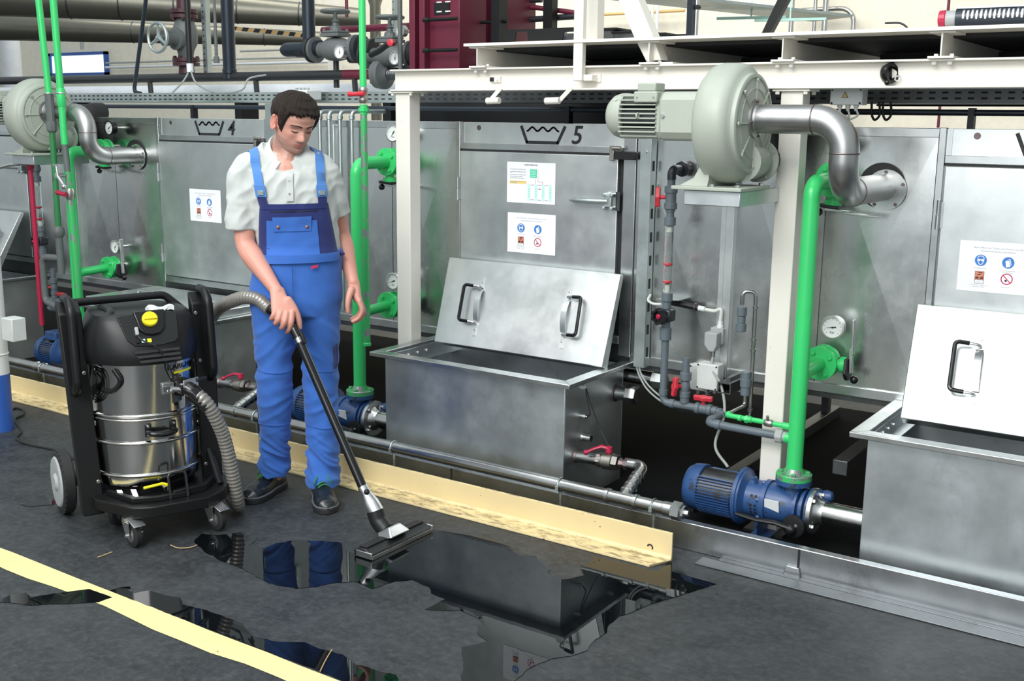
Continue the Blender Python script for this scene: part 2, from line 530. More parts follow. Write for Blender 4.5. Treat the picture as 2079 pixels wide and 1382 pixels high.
# ================================================================ the setting
YW = 4.46            # front plane of the washing line
P = 2.313            # length of one washing bay
XD = -1.032          # left door edge of the bay at the right
PF = [random.random() for _ in range(4)]

fl = MB()
fl.add([(-22, -8, 0), (12, -8, 0), (12, 16, 0), (-22, 16, 0)], [(0, 1, 2, 3)])
struct(fl.build('floor', M['floor'], smooth=0))

wb = MB().box(-22, 12, 12.0, 12.2, 0, 6.0)
struct(wb.build('wall_back', M['steel_cream_wall'], smooth=0))

# steel kerb that borders the trough, with its floor strip and the black trough floor
k = MB().box(-10, 1.2, 3.83, 3.85, 0, 0.112).box(-10, 1.2, 3.83, 3.868, 0.106, 0.114)
kerb = struct(k.build('trim_1', M['steel_kerb'], bevel=0.003))
for x in (-7.9, -5.6, -2.93, -1.29, 0.3):
    MB().box(x - .004, x + .004, 3.8275, 3.83, 0.004, 0.112).build('joint', M['matt_black'], kerb)
MB().prism([(x, 3.83, z) for x, z in ((-1.345, 0.0), (-1.275, 0.0), (-1.285, 0.04), (-1.335, 0.04))], (0, -0.012, 0)).build('lug', M['steel_kerb'], kerb, bevel=.003)
st = MB().box(-1.66, 1.2, 3.715, 3.79, 0, 0.006).box(-1.60, 1.2, 3.80, 3.83, 0, 0.004)
struct(st.build('trim_2', M['steel_strip'], bevel=0.002))
tr = MB().box(-10, 1.2, 3.868, 6.4, 0.001, 0.006)
struct(tr.build('trim_3', M['trough'], smooth=0))

# painted yellow line on the floor
ln = MB(); n = 60; vs_ = []
for i in range(n + 1):
    x = -7.0 + 8.5 * i / n
    vs_ += [(x, 2.155 + random.uniform(-.004, .004) + .010 * math.sin(i), .0015), (x, 2.255 + random.uniform(-.004, .004), .0015)]
ln.add(vs_, [(2 * i, 2 * i + 2, 2 * i + 3, 2 * i + 1) for i in range(n)])
tag(ln.build('floor_marking', M['line_yellow'], smooth=0), 'long yellow line painted on the dark floor', 'floor line')

# yellow steel angle that guards the kerb
ang = thing('guard_angle', 'yellow painted steel angle lying on the floor along the kerb', 'steel angle', (-4.2, 3.64, 0))
a = MB()
x0, x1 = -8.6, -1.742
prof = [(3.585, 0.0), (3.585, 0.011), (3.672, 0.014), (3.680, 0.024), (3.680, 0.118), (3.692, 0.118), (3.692, 0.0)]
lft = [[V((x, y, z)) for y, z in prof] for x in (x0, -4.6, -4.592, x1 - .045)]
end = [V((x1 - (.045 if y < 3.6 else 0.0), y, z)) for y, z in prof]
a.loft(lft[:2]); a.loft([lft[2], lft[3], end])
a.build('angle_profile', M['yellow_steel'], ang, bevel=.0025)
MB().torus(V((-1.835, 3.679, .04)), (0, 1, 0), .011, .003, 14, 6, .3, 3.6).build('tack', M['matt_black'], ang)

# ---------------------------------------------------------------- washing bays
def crossbreak(x0, x1, z0, z1, y, d):
    """sheet panel folded along its diagonals, apex d proud"""
    cx, cz = (x0 + x1) / 2, (z0 + z1) / 2
    t = .012
    b = MB()
    vs_ = [(x0, y, z0), (x1, y, z0), (x1, y, z1), (x0, y, z1), (cx, y - d, cz),
           (x0, y + t, z0), (x1, y + t, z0), (x1, y + t, z1), (x0, y + t, z1)]
    b.add(vs_, [(0, 1, 4), (1, 2, 4), (2, 3, 4), (3, 0, 4), (0, 5, 6, 1), (1, 6, 7, 2), (2, 7, 8, 3), (3, 8, 5, 0), (5, 8, 7, 6)])
    return b

def wash_symbol(par, x0, number):
    """tub with waves and the bay number, printed on the header"""
    y = YW - .0035
    s = MB()
    def stroke(pts, w):
        for (ax, az), (bx, bz) in zip(pts, pts[1:]):
            d = V((bx - ax, 0, bz - az)); L = d.length; d.normalize(); nn = V((-d.z, 0, d.x)) * (w / 2)
            A = V((ax, y, az)) - d * (w * .3); B = V((bx, y, bz)) + d * (w * .3)
            s.prism([A - nn, B - nn, B + nn, A + nn], (0, .001, 0))
    stroke([(x0, 1.645), (x0 + .032, 1.572), (x0 + .205, 1.572), (x0 + .243, 1.645)], .014)
    wv = [(x0 + .032 + .178 * i / 40, 1.634 - .009 * math.cos(2 * PI * 3 * i / 40)) for i in range(41)]
    stroke(wv, .008)
    s.build('tub_symbol', M['ink'], par, smooth=0)
    if number:
        t = MB()
        lettering(t, number, (x0 + .306, y, 1.606), (1, 0, 0), (0, 0, 1), .118, shear=.20, bold=.0012)
        t.build('bay_number', M['ink'], par, smooth=0)

def bay(xd, number, label, symx=None, hole=False):
    b = thing('washing_bay', label, 'washing machine', (xd + 1.1, YW, 0.55), 'bays of the washing line')
    MB().box(xd - .028, xd + P - .032, YW + .014, 6.35, .60, 1.658).build('cabinet_body', M['steel_panel'], b)
    # frame around the door
    MB().box(xd - .030, xd - .004, YW - .012, YW + .02, .60, 1.665).build('door_post', M['steel_rim'], b, bevel=.002)
    MB().box(xd + .922, xd + .985, YW - .012, YW + .02, .60, 1.665).build('door_post', M['steel_rim'], b, bevel=.002)
    MB().box(xd - .004, xd + .922, YW - .006, YW + .02, 1.532, 1.562).build('header_rail', M['steel_rim'], b, bevel=.002)
    MB().box(xd - .004, xd + .922, YW - .012, YW + .02, .655, .692).build('sill_rail', M['steel_rim'], b, bevel=.002)
    MB().box(xd - .03, xd + P - .032, YW + .006, YW + .03, .545, .655).build('skirt_panel', M['steel_dark'], b)
    hp = MB().box(xd - .004, xd + .922, YW - .001, YW + .02, 1.560, 1.662).build('header_panel', M['steel_panel'], b, bevel=.001)
    MB().box(xd + .002, xd + .018, YW - .006, YW, 1.562, 1.662).build('header_batten', M['steel_rim'], b)
    if symx is not None:
        wash_symbol(hp, symx, number)
        MB().lathe((xd + .105, YW - .001, 1.636), (0, -1, 0), [(0, .013), (.001, .012)], 18).build('rust_spot', M['weld'], hp)
    # door leaf
    d = MB().box(xd + .004, xd + .898, YW - .02, YW + .012, .698, 1.522).build('door', M['steel_panel'], b, bevel=.003)
    MB().box(xd + .899, xd + .921, YW + .002, YW + .02, .692, 1.53).build('door_gap_seal', M['matt_black'], b)
    MB().box(xd - .003, xd + .92, YW - .002, YW + .01, 1.523, 1.531).build('door_gap_seal', M['matt_black'], b)
    for z in (1.335, .835):
        h = MB().cyl((xd - .006, YW - .026, z - .055), (xd - .006, YW - .026, z + .002), .009, 12)
        h.cyl((xd - .006, YW - .026, z + .004), (xd - .006, YW - .026, z + .058), .008, 12)
        h.box(xd - .004, xd + .012, YW - .022, YW - .016, z - .05, z + .05)
        h.build('hinge', M['steel_rim'], d)
    # lever latch
    g = MB().sweep([(xd + .665 + .2 * t, YW - .05 - .012 * math.sin(PI * t), 1.315 + .002 * t) for t in [i / 8 for i in range(9)]],
                   [.007, .0125, .013, .013, .013, .013, .012, .012, .012], 12)
    hd = g.build('door_handle', M['galvanised'], d)
    lt = MB().box(xd + .845, xd + .885, YW - .05, YW - .018, 1.29, 1.345)
    for dx in (.845, .885):
        for dz in (1.285, 1.345): lt.cyl((xd + dx, YW - .056, dz), (xd + dx, YW - .018, dz), .009, 10)
    lt.build('latch_block', M['galvanised'], d, bevel=.003)
    kp = MB().box(xd + .898, xd + .916, YW - .03, YW - .022, 1.275, 1.36).box(xd + .898, xd + .902, YW - .034, YW - .012, 1.275, 1.36)
    kp.build('latch_keeper', M['steel_dark'], b)
    tl = MB().box(xd + .862, xd + .885, YW - .04, YW - .016, 1.50, 1.566).box(xd + .885, xd + .918, YW - .03, YW - .008, 1.532, 1.56)
    tl.cyl((xd + .88, YW - .045, 1.556), (xd + .925, YW - .045, 1.556), .009, 10)
    tl.build('door_switch', M['brass_dull'], b, bevel=.002)
    MB().box(xd + .895, xd + 1.0, YW - .052, YW - .024, 1.506, 1.542).build('switch_arm', M['black_plastic'], b, bevel=.003)
    # panels to the right of the door, each folded along its diagonals
    for x0, x1, mt in ((.988, 1.405, 'steel_mirror'), (1.478, 1.858, 'steel_mirror'), (1.862, 2.28, 'steel_mirror')):
        crossbreak(xd + x0, xd + x1, .612, 1.628, YW - .004, .008).build('side_panel', M[mt], b, smooth=0)
    MB().box(xd + 1.405, xd + 1.44, YW - .003, YW + .02, .612, 1.628).build('seam_strip', M['steel_panel'], b)
    MB().box(xd + 1.44, xd + 1.478, YW - .035, YW + .012, .575, 1.64).build('upright_rib', M['steel_panel'], b, bevel=.002)
    MB().box(xd + .985, xd + 2.283, YW - .008, YW + .02, 1.628, 1.663).build('top_rail', M['steel_rim'], b, bevel=.002)
    MB().box(xd + .985, xd + 2.283, YW - .014, YW + .02, .572, .612).build('bottom_rail', M['steel_rim'], b, bevel=.002)
    return b
bay_r = bay(XD, None, 'steel washing bay at the right edge with only part of its tub symbol in view', XD + .245)
bay_5 = bay(XD - P, '5', 'steel washing bay marked with a tub symbol and 5', XD - P + .357)
bay_4 = bay(XD - 2 * P, '4', 'steel washing bay marked with a tub symbol and 4 behind the man', XD - 2 * P + .330)
bay_3 = bay(XD - 3 * P, None, 'steel washing bay at the left edge behind the left blower')

# ---------------------------------------------------------------- dip tanks
def tank(x0, label, w=1.01):
    t = thing('dip_tank', label, 'tank', (x0 + w / 2, 4.18, 0.006), 'steel tanks below the washing bays')
    x1 = x0 + w; y0 = 3.92; y1 = YW - .016; zb, zt = .006, .568; th = .006
    b = MB().box(x0, x1, y0, y0 + th, zb, zt).box(x0, x1, y1 - th, y1, zb, zt)
    b.box(x0, x0 + th, y0 + th, y1 - th, zb, zt).box(x1 - th, x1, y0 + th, y1 - th, zb, zt)
    b.box(x0 + th, x1 - th, y0 + th, y1 - th, zb + .02, zb + .03)
    b.build('tank_body', M['steel_tank'], t, bevel=.002)
    o = .054
    def rim(za, zc, a, c):
        r = MB()
        r.prism([(x0 - a, y0 - a, za), (x1 + a, y0 - a, za), (x1 - c, y0 + c, za), (x0 + c, y0 + c, za)], (0, 0, zc - za))
        r.prism([(x1 + a, y0 - a, za), (x1 + a, y1, za), (x1 - c, y1, za), (x1 - c, y0 + c, za)], (0, 0, zc - za))
        r.prism([(x0 - a, y1, za), (x0 - a, y0 - a, za), (x0 + c, y0 + c, za), (x0 + c, y1, za)], (0, 0, zc - za))
        return r
    rim(.564, .585, o, .004).build('rim', M['steel_rim'], t, bevel=.003)
    rim(.508, .512, -.006, .05).build('inner_ledge', M['steel_tank'], t)
    for yy in (4.02, 4.09, 4.16, 4.23):
        bolt(t, (x0 + .006, yy, .54), (1, 0, 0), .007, .006)
    MB().box(x0 + th, x1 - th, y0 + th, y1 - th, .40, .43).build('bath_liquid', M['water_dark'], t)
    return t
T5 = XD - P - .052
tank_5 = tank(T5, 'open steel tank below bay 5 with its lid tipped back')
tank_r = tank(T5 + P - .01, 'steel tank at the right edge in front of the blue pump', 1.06)
tank_4 = tank(T5 - P, 'steel tank below bay 4 behind the vacuum cleaner')
tank_3 = tank(T5 - 2 * P, 'dark steel tank at the left edge behind the blue motor')

def lid(c4, th_b, th_t, label):
    """tipped lid: c4 = front corners bl, br, tr, tl"""
    bl, br, tr, tl = c4
    L = thing('steel_cover', label, 'cover', (bl + br) / 2, 'tank lids')
    nn = (br - bl).cross(tl - bl).normalized()
    if nn.y < 0: nn = -nn
    b = MB()
    bk = [bl + nn * th_b, br + nn * th_b, tr + nn * th_t, tl + nn * th_t]
    b.add([bl, br, tr, tl] + bk, [(0, 1, 2, 3), (4, 7, 6, 5), (0, 4, 5, 1), (1, 5, 6, 2), (2, 6, 7, 3), (3, 7, 4, 0)])
    b.build('lid_panel', M['steel_lid'], L, bevel=.004)
    ex = (br - bl).normalized(); ez = (tl - bl).normalized()
    W = (br - bl).length; H = (tl - bl).length
    for s, u in ((-1, .245), (1, .765)):
        def q(a, c, d=0.0):
            return bl.lerp(br, a) + (tl - bl) * c - nn * d + ex * 0
        def at(dx, c, d): return q(u, 0) + ex * dx + ez * (c * H) - nn * d
        g = MB().pipe([at(0, .27, .006), at(0, .27, .02), at(s * .085, .27, .034), at(s * .085, .68, .034), at(0, .68, .02), at(0, .68, .006)], .0055, .014, 10, 5)
        gr = g.build('handle_bow', M['zinc'], L)
        MB().pipe([at(s * .035, .27, .0255), at(s * .085, .27, .034), at(s * .085, .68, .034), at(s * .035, .68, .0255)], .0085, .016, 10, 5).build('grip_sleeve', M['black_gloss'], gr)
        pl_ = MB(); rr = []
        for i in range(9):
            c_ = .30 + .35 * i / 8; d_ = .008 + .020 * math.sin(PI * i / 8)
            rr.append([at(-.014, c_, d_), at(.014, c_, d_), at(.014, c_, d_ + .002), at(-.014, c_, d_ + .002)])
        pl_.loft(rr)
        pl_.build('clamp_plate', M['steel_rim'], L)
        for c0, c1 in ((.13, .27), (.68, .80)):
            tb = MB().prism([at(-.010, c0, .001), at(.010, c0, .001), at(.010, c1, .001), at(-.010, c1, .001)], -nn * .003)
            tb.build('mounting_tab', M['steel_lid'], L)
            bolt(L, at(0, (c0 + c1) / 2, .003), -nn, .006, .005)
    return L
lid([onY(881, 693, 4.20), onY(1222, 745, 4.20), onY(1261, 556, 4.385), onY(912, 521, 4.385)], .055, .028,
    'light steel lid leaning back against the door of bay 5')
bl = onY(1827, 848, 4.12); tl = onY(1862, 616, 4.38)
lid([bl, bl + V((1.02, 0, 0)), tl + V((.99, 0, 0)), tl], .055, .028, 'bright steel lid leaning on the tank at the right edge')
bl = V((T5 - 2 * P + .03, 4.10, .60)); 
lid([bl, bl + V((.95, 0, 0)), bl + V((.95, .26, .42)), bl + V((0, .26, .42))], .05, .028, 'steel lid leaning back at the left edge behind the red pipe')
# closed flat lid on the tank below bay 4
L4 = thing('steel_cover', 'flat closed steel lid behind the head of the vacuum cleaner', 'cover', (T5 - P + .5, 4.17, .586), 'tank lids')
MB().box(T5 - P + .02, T5 - P + 1.03, 3.89, 4.40, .586, .63).build('lid_panel', M['steel_lid'], L4, bevel=.004)
for xx in (.26, .78):
    c = V((T5 - P + xx, 4.13, .63))
    MB().pipe([c + V((-.07, 0, 0)), c + V((-.07, 0, .022)), c + V((.07, 0, .022)), c + V((.07, 0, 0))], .007, .012, 10, 5).build('handle_bow', M['zinc'], L4)
    MB().box(c.x - .10, c.x + .10, c.y - .03, c.y + .03, .63, .635).build('mounting_tab', M['steel_rim'], L4)

# ---------------------------------------------------------------- cream steel gantry
G = thing('steel_gantry', 'cream painted steel gantry with posts, beam and raised deck', 'steel frame', (-1.56, 4.24, .006))
for x in (-1.602, -3.547):
    MB().box(x, x + .088, 4.19, 4.272, .006, 1.796).build('post', M['cream'], G, bevel=.004)
    pp = MB().box(x - .03, x + .118, 4.175, 4.29, 1.796, 1.805).build('head_plate', M['cream'], G, bevel=.001)
    for bx in (x - .012, x + .10):
        for by in (4.186, 4.275): bolt(G, (bx, by, 1.796), (0, 0, -1), .009, .012, M['cream'])
    MB().box(x - .04, x + .128, 4.15, 4.31, .006, .018).build('foot_plate', M['steel_dark'], G)
bm = MB().box(-3.56, 1.3, 4.165, 4.30, 1.805, 1.813).box(-3.56, 1.3, 4.165, 4.30, 1.898, 1.906).box(-3.56, 1.3, 4.205, 4.215, 1.813, 1.898)
bm.build('main_beam', M['cream'], G, bevel=.002)
for i, x in enumerate((-3.03, -2.16, -1.591, -1.01, -.43, .15)):
    c = MB().box(x - .045, x + .045, 4.15, 5.7, 1.906, 1.914).box(x - .045, x + .045, 4.15, 5.7, 1.992, 2.0).box(x - .003, x + .003, 4.15, 5.7, 1.914, 1.992)
    c.build('cross_beam', M['cream'], G, bevel=.0015)
    for dx in (-.027, .027):
        bolt(G, (x + dx, 4.18, 1.898), (0, 0, -1), .009, .013, M['white_paint'])
        bolt(G, (x + dx, 4.20, 1.914), (0, 0, 1), .008, .010, M['white_paint'])
MB().box(-3.09, 1.3, 4.13, 5.72, 2.0, 2.012).build('deck_plate', M['cream'], G)
MB().box(-3.09, 1.3, 4.30, 5.72, 1.985, 1.999).build('deck_underside', M['matt_black'], G)  # matt black sheet below the cream deck plate
# upright and brace above the deck
MB().box(-2.512, -2.466, 4.135, 4.165, 1.842, 2.7).build('upright', M['cream'], G, bevel=.003)
MB().box(-2.475, -2.425, 4.15, 4.205, 1.842, 1.868).box(-2.475, -2.41, 4.196, 4.205, 1.838, 1.872).build('bracket', M['cream'], G, bevel=.002)
bolt(G, (-2.43, 4.196, 1.855), (0, -1, 0), .009, .006, M['white_paint'])
MB().box(-2.545, -2.475, 4.27, 4.33, 2.012, 2.75).build('upright', M['cream'], G, bevel=.003)
MB().box(-2.565, -2.455, 4.25, 4.35, 2.012, 2.02).build('base_plate', M['cream'], G)
br_ = MB()
pa = [onY(1312, 125, 4.19), onY(1342, 122, 4.19), onY(1325, 73, 4.19), onY(1286, 73, 4.19)]
pb = [pa[3], pa[2], onY(1284, -30, 4.19), onY(1243, -30, 4.19)]
br_.prism(pa, (0, .07, 0)); br_.prism(pb, (0, .07, 0))
br_.build('brace', M['cream'], G, bevel=.003)
MB().box(-2.21, -2.06, 4.17, 4.29, 1.906, 1.914).build('base_plate', M['cream'], G)
MB().box(-2.985, -2.93, 4.19, 4.206, 1.842, 1.868).build('bracket', M['cream'], G, bevel=.002)
MB().box(-2.983, -2.962, 4.186, 4.191, 1.846, 1.864).build('bracket_opening', M['matt_black'], G)
bolt(G, (-2.945, 4.19, 1.855), (0, -1, 0), .008, .005, M['white_paint'])
for a_, b_, c_, d_ in (((1017, 178), (996, 203), (989, 205), (1014, 204)), ((1160, 178), (1136, 204), (1108, 205), (1136, 204))):
    Ah, Bh = onY(*a_, 4.16), onY(*b_, 4.13)
    dh_ = (Bh - Ah).normalized()
    h = MB().obox((Ah + Bh) / 2, ((Bh - Ah).length, .018, .018), dh_)
    h.build('hanger_arm', M['cream'], G, bevel=.002)
    MB().cyl(onY(*c_, 4.12), onY(*d_, 4.12), .0145, 16).build('hanger_hook', M['cream'], G)
# ================================================================ pumps, risers, blowers
def gauge(c, r, label, ax=(0, -1, 0), stem=(0, 1, 0), needle=2.9, mat='zinc', mark=True):
    c = V(c); ax = V(ax).normalized()
    g = thing('pressure_gauge', label, 'gauge', c, 'pressure gauges')
    MB().lathe(c, ax, [(-.030, r * .8), (-.026, r * .94), (0, r * .94), (.002, r), (.012, r), (.013, r * .86), (.004, r * .84)], 30).build('case', M[mat], g)
    MB().lathe(c, ax, [(.002, r * .84), (.005, r * .84)], 30).build('dial', M['dial'], g)
    u = V((0, 0, 1)).cross(ax).normalized() * 1.0; w = V((0, 0, 1))
    o = c + ax * .0058
    t = MB()
    for i in range(11):
        a = -PI * .75 + 1.5 * PI * i / 10
        d = u * math.sin(a) + w * math.cos(a)
        t.obox(o + d * r * .70, (r * .10, r * .03, .0006), d, ax)
    t.build('scale', M['ink'], g, smooth=0)
    if mark:
        lt = MB(); lettering(lt, 'bar', o - w * r * .42, u, w, r * .3); lt.build('scale_lettering', M['ink'], g, smooth=0)
    d = u * math.cos(needle) + w * math.sin(needle)
    nd = MB().prism([o - d * r * .3 + d.cross(ax) * r * .06, o - d * r * .3 - d.cross(ax) * r * .06, o + d * r * .62], ax * .001)
    nd.lathe(o, ax, [(0, r * .08), (.002, r * .08)], 10)
    nd.build('needle', M['ink'], g, smooth=0)
    MB().cyl(c - ax * .028, c - ax * .028 + V(stem), r * .22, 12).build('stem', M['steel_pipe'], g)
    return g

def butterfly(par, c, stem, lever, mat='green', lev_len=.19):
    """wafer valve between flanges on a branch that runs towards the wall (+Y)"""
    c = V(c); stem = V(stem).normalized(); lever = V(lever).normalized()
    MB().lathe(c, (0, 1, 0), [(-.016, .070), (0, .070)], 30).lathe(c, (0, 1, 0), [(.0, .058), (.034, .058)], 30).lathe(c, (0, 1, 0), [(.034, .069), (.052, .069)], 30).build('valve_body', M[mat], par, bevel=.001)
    bolts_ring(par, c + V((0, -.016, 0)), (0, -1, 0), .051, 4, .011, .009, M[mat], .6)
    a = c + V((0, .017, 0)) + stem * .05
    MB().lathe(a, stem, [(0, .030), (.016, .030), (.016, .022), (.030, .022), (.030, .034), (.052, .034)], 20).build('valve_neck', M[mat], par)
    q = a + stem * .05
    side = stem.cross(lever)
    pl_ = MB(); poly = []
    for i in range(9):
        g = -1.1 + 2.2 * i / 8
        poly.append(q - lever * (.062 * math.cos(g)) + side * (.052 * math.sin(g)))
    poly += [q + lever * .03 + side * .03, q + lever * .03 - side * .03]
    pl_.prism(poly, stem * .012)
    pl_.build('notch_plate', M['black_plastic'], par, bevel=.002)
    h = MB().obox(q + stem * .020 + lever * (.02), (.10, .022, .012), lever, stem)
    h.obox(q + stem * .026 + lever * (lev_len * .62), (lev_len * .75, .024, .010), lever, stem)
    h.build('lever', M['zinc'], par, bevel=.002)
    MB().ball(q + stem * .034 - lever * .055, .0165, 14, 8).build('knob', M['black_gloss'], par)

def riser(X):
    Y = 4.12
    r_ = thing('green_riser', 'green riser pipe beside the cream post above the front blue pump', 'pipe', (X, Y, .284), 'thick green risers')
    MB().pipe([(X, Y, .30), (X, Y, 1.455), (X, Y + .22, 1.458)], .0318, .058, 22, 9).build('riser_pipe', M['green'], r_)
    MB().lathe((X, Y, .284), (0, 0, 1), [(0, .071), (.020, .071), (.023, .068), (.023, .042), (.034, .038), (.044, .0335)], 32).build('foot_flange', M['green_worn'], r_)
    bolts_ring(r_, (X, Y, .307), (0, 0, 1), .054, 4, .010, .010, M['green_worn'])
    MB().cyl((X, Y + .02, .705), (X, Y + .225, .715), .026, 18).torus((X, Y + .035, .705), (0, 1, 0), .026, .004, 20, 6).build('branch_pipe', M['green'], r_)
    butterfly(r_, (X, Y + .235, 1.458), (0, 0, -1), (1, 0, -.06))
    butterfly(r_, (X, Y + .235, .715), (1, 0, 0), (-.05, 0.02, 1))
    MB().cyl((X, Y + .28, 1.458), (X, YW, 1.458), .04, 18).cyl((X, Y + .28, .715), (X, YW, .715), .04, 18).build('wall_stub', M['steel_pipe'], r_)
    return r_
XR = -1.43
riser_r = riser(XR)
rm = copy_tree(riser_r, (-P, 0, 0)); rm['label'] = 'green riser pipe right beside the man, left of a cream post'
rl = copy_tree(riser_r, (-2 * P - .05, 0, 0)); rl['label'] = 'thick green riser pipe at the left behind the vacuum cleaner'
gauge((XR + .036, 4.37, .865), .049, 'round gauge above the lower green valve at the right', stem=(0, .06, 0), needle=3.3)
gauge((XR + .03, 4.37, 1.612), .048, 'round gauge half hidden behind the bend of the right duct', stem=(0, .06, 0), needle=2.2)
gauge((XR - P + .032, 4.37, 1.603), .046, 'round gauge cut off by the left cream post, upper of two', stem=(0, .06, 0), needle=-2.2)
gauge((XR - P + .022, 4.37, .842), .046, 'round gauge cut off by the left cream post, lower of two', stem=(0, .06, 0), needle=3.5)
gauge((XR - 2 * P + .03, 4.37, 1.598), .046, 'round gauge beside the left duct above its green valve', stem=(0, .06, 0), needle=.6, mat='black_gloss')
gauge((XR - 2 * P + .02, 4.37, .852), .044, 'round gauge above the left lower green valve', stem=(0, .06, 0), needle=.9)

def pump(X):
    """close coupled centrifugal pump; X is the axis of its upper nozzle"""
    y, z = 4.12, .168
    p = thing('blue_pump', 'blue pump with finned motor below the right green riser', 'pump', (X - .1, y, .006), 'blue pumps')
    A = (1, 0, 0)
    def at(dx): return V((X + dx, y, z))
    MB().lathe(at(-.466), A, [(0, 0), (.004, .05), (.018, .082), (.04, .096), (.085, .100), (.087, .098)], 30).build('fan_cover', M['pump_blue'], p)
    MB().lathe(at(-.382), A, [(0, .088), (.155, .088)], 30).build('motor_barrel', M['steel_dark'], p)
    f = MB()
    for i in range(48):
        g = 2 * PI * i / 48
        if -.2 < math.cos(g - PI / 2) - .93 < .2: continue
        d = V((0, math.cos(g), math.sin(g)))
        f.obox(at(-.305) + d * .094, (.148, .0035, .016), A, d)
    f.build('cooling_fins', M['pump_blue'], p, smooth=0)
    MB().lathe(at(-.228), A, [(0, .09), (.008, .112), (.012, .118), (.026, .118), (.028, .112), (.036, .112), (.044, .090), (.052, .078), (.12, .076)], 36).build('lantern', M['pump_blue'], p)
    for i in range(3):
        for j in range(4):
            g = PI + .5 - (.22 * j if j < 3 else .95)
            bolt(p, at(-.145 + .018 * i) + V((0, math.cos(g), math.sin(g))) * .0762, V((0, math.cos(g), math.sin(g))), .0058, .001, M['matt_black'], 'vent_hole', 10)
    MB().lathe(at(-.11), A, [(0, .088), (.02, .088), (.022, .080), (.10, .078), (.125, .068), (.135, .066)], 32).build('casing', M['pump_blue'], p)
    bolts_ring(p, at(-.11), (-1, 0, 0), .082, 6, .009, .012, M['pump_blue'])
    MB().lathe(at(.024), A, [(0, .066), (.004, .084), (.014, .084), (.016, .06), (.026, .06), (.028, .084), (.040, .084), (.042, .058), (.05, .058), (.052, .088), (.062, .088)], 32).build('suction_ring', M['pump_blue'], p)
    MB().lathe((X, y, z + .05), (0, 0, 1), [(0, .048), (.03, .042), (.045, .045), (.046, .071), (.066, .071)], 30).build('upper_nozzle', M['pump_blue'], p)
    MB().lathe(at(.086), A, [(0, .090), (.016, .090), (.017, .062), (.032, .05), (.05, .046)], 32).build('pipe_flange', M['zinc'], p)
    bolts_ring(p, at(.103), (1, 0, 0), .074, 4, .011, .010, M['zinc'], .75)
    MB().cyl(at(.13), at(.342 if X > -2 else .325), .0455, 26).build('suction_pipe', M['steel_pipe'], p)
    MB().lathe(at(.10) + V((0, .07, .04)), (1, 0, .2), [(-.03, .022), (.02, .026), (.04, .018), (.045, 0)], 16).build('vent_plug', M['pump_blue'], p)
    pl_ = MB().obox(at(-.055) + V((0, -.080, .012)), (.06, .004, .05), A, (0, -.2, 1)); pl_.build('name_plate', M['box_white'], p)
    # hand lever of the shut-off valve in front of the pump
    hv = MB().lathe(at(.046) + V((0, -.088, -.045)), (0, -1, 0), [(0, .045), (.018, .045), (.02, .035)], 24)
    hv.build('valve_quadrant', M['black_plastic'], p)
    lv = MB().sweep([at(.05) + V((0, -.118, -.05)), at(-.02) + V((0, -.125, -.038)), at(-.10) + V((0, -.122, -.044)), at(-.185) + V((0, -.122, -.035))], [.017, .014, .014, .012], 10, flat=.7)
    lv.ball(at(.04) + V((0, -.116, -.055)), .022, 12, 8)
    lv.build('valve_lever', M['black_plastic'], p)
    bolt(p, at(.058) + V((0, -.107, -.04)), (0, -1, 0), .007, .005)
    MB().box(X - .13, X - .118, y - .06, y + .06, .02, z - .05).box(X - .16, X - .08, y - .09, y + .09, .006, .022).build('foot', M['pump_blue'], p, bevel=.002)
    for dx, g in ((-.145, 1.9), (-.02, 5.0)):
        bolt(p, at(dx) + V((0, math.cos(g), math.sin(g))) * .078, V((0, math.cos(g), math.sin(g))), .008, .03, M['pump_blue'])
    return p
pump_r = pump(XR)
pm = copy_tree(pump_r, (-P, 0, 0)); pm['label'] = 'blue pump partly hidden by the legs of the man'
pl3 = copy_tree(pump_r, (-2 * P, 0, 0)); pl3['label'] = 'blue pump at the left behind the frame of the vacuum cleaner'
MB().box(XR - 2 * P - .345, XR - 2 * P - .225, 4.06, 4.17, .255, .31).build('terminal_box', M['pump_blue'], pl3, bevel=.006)

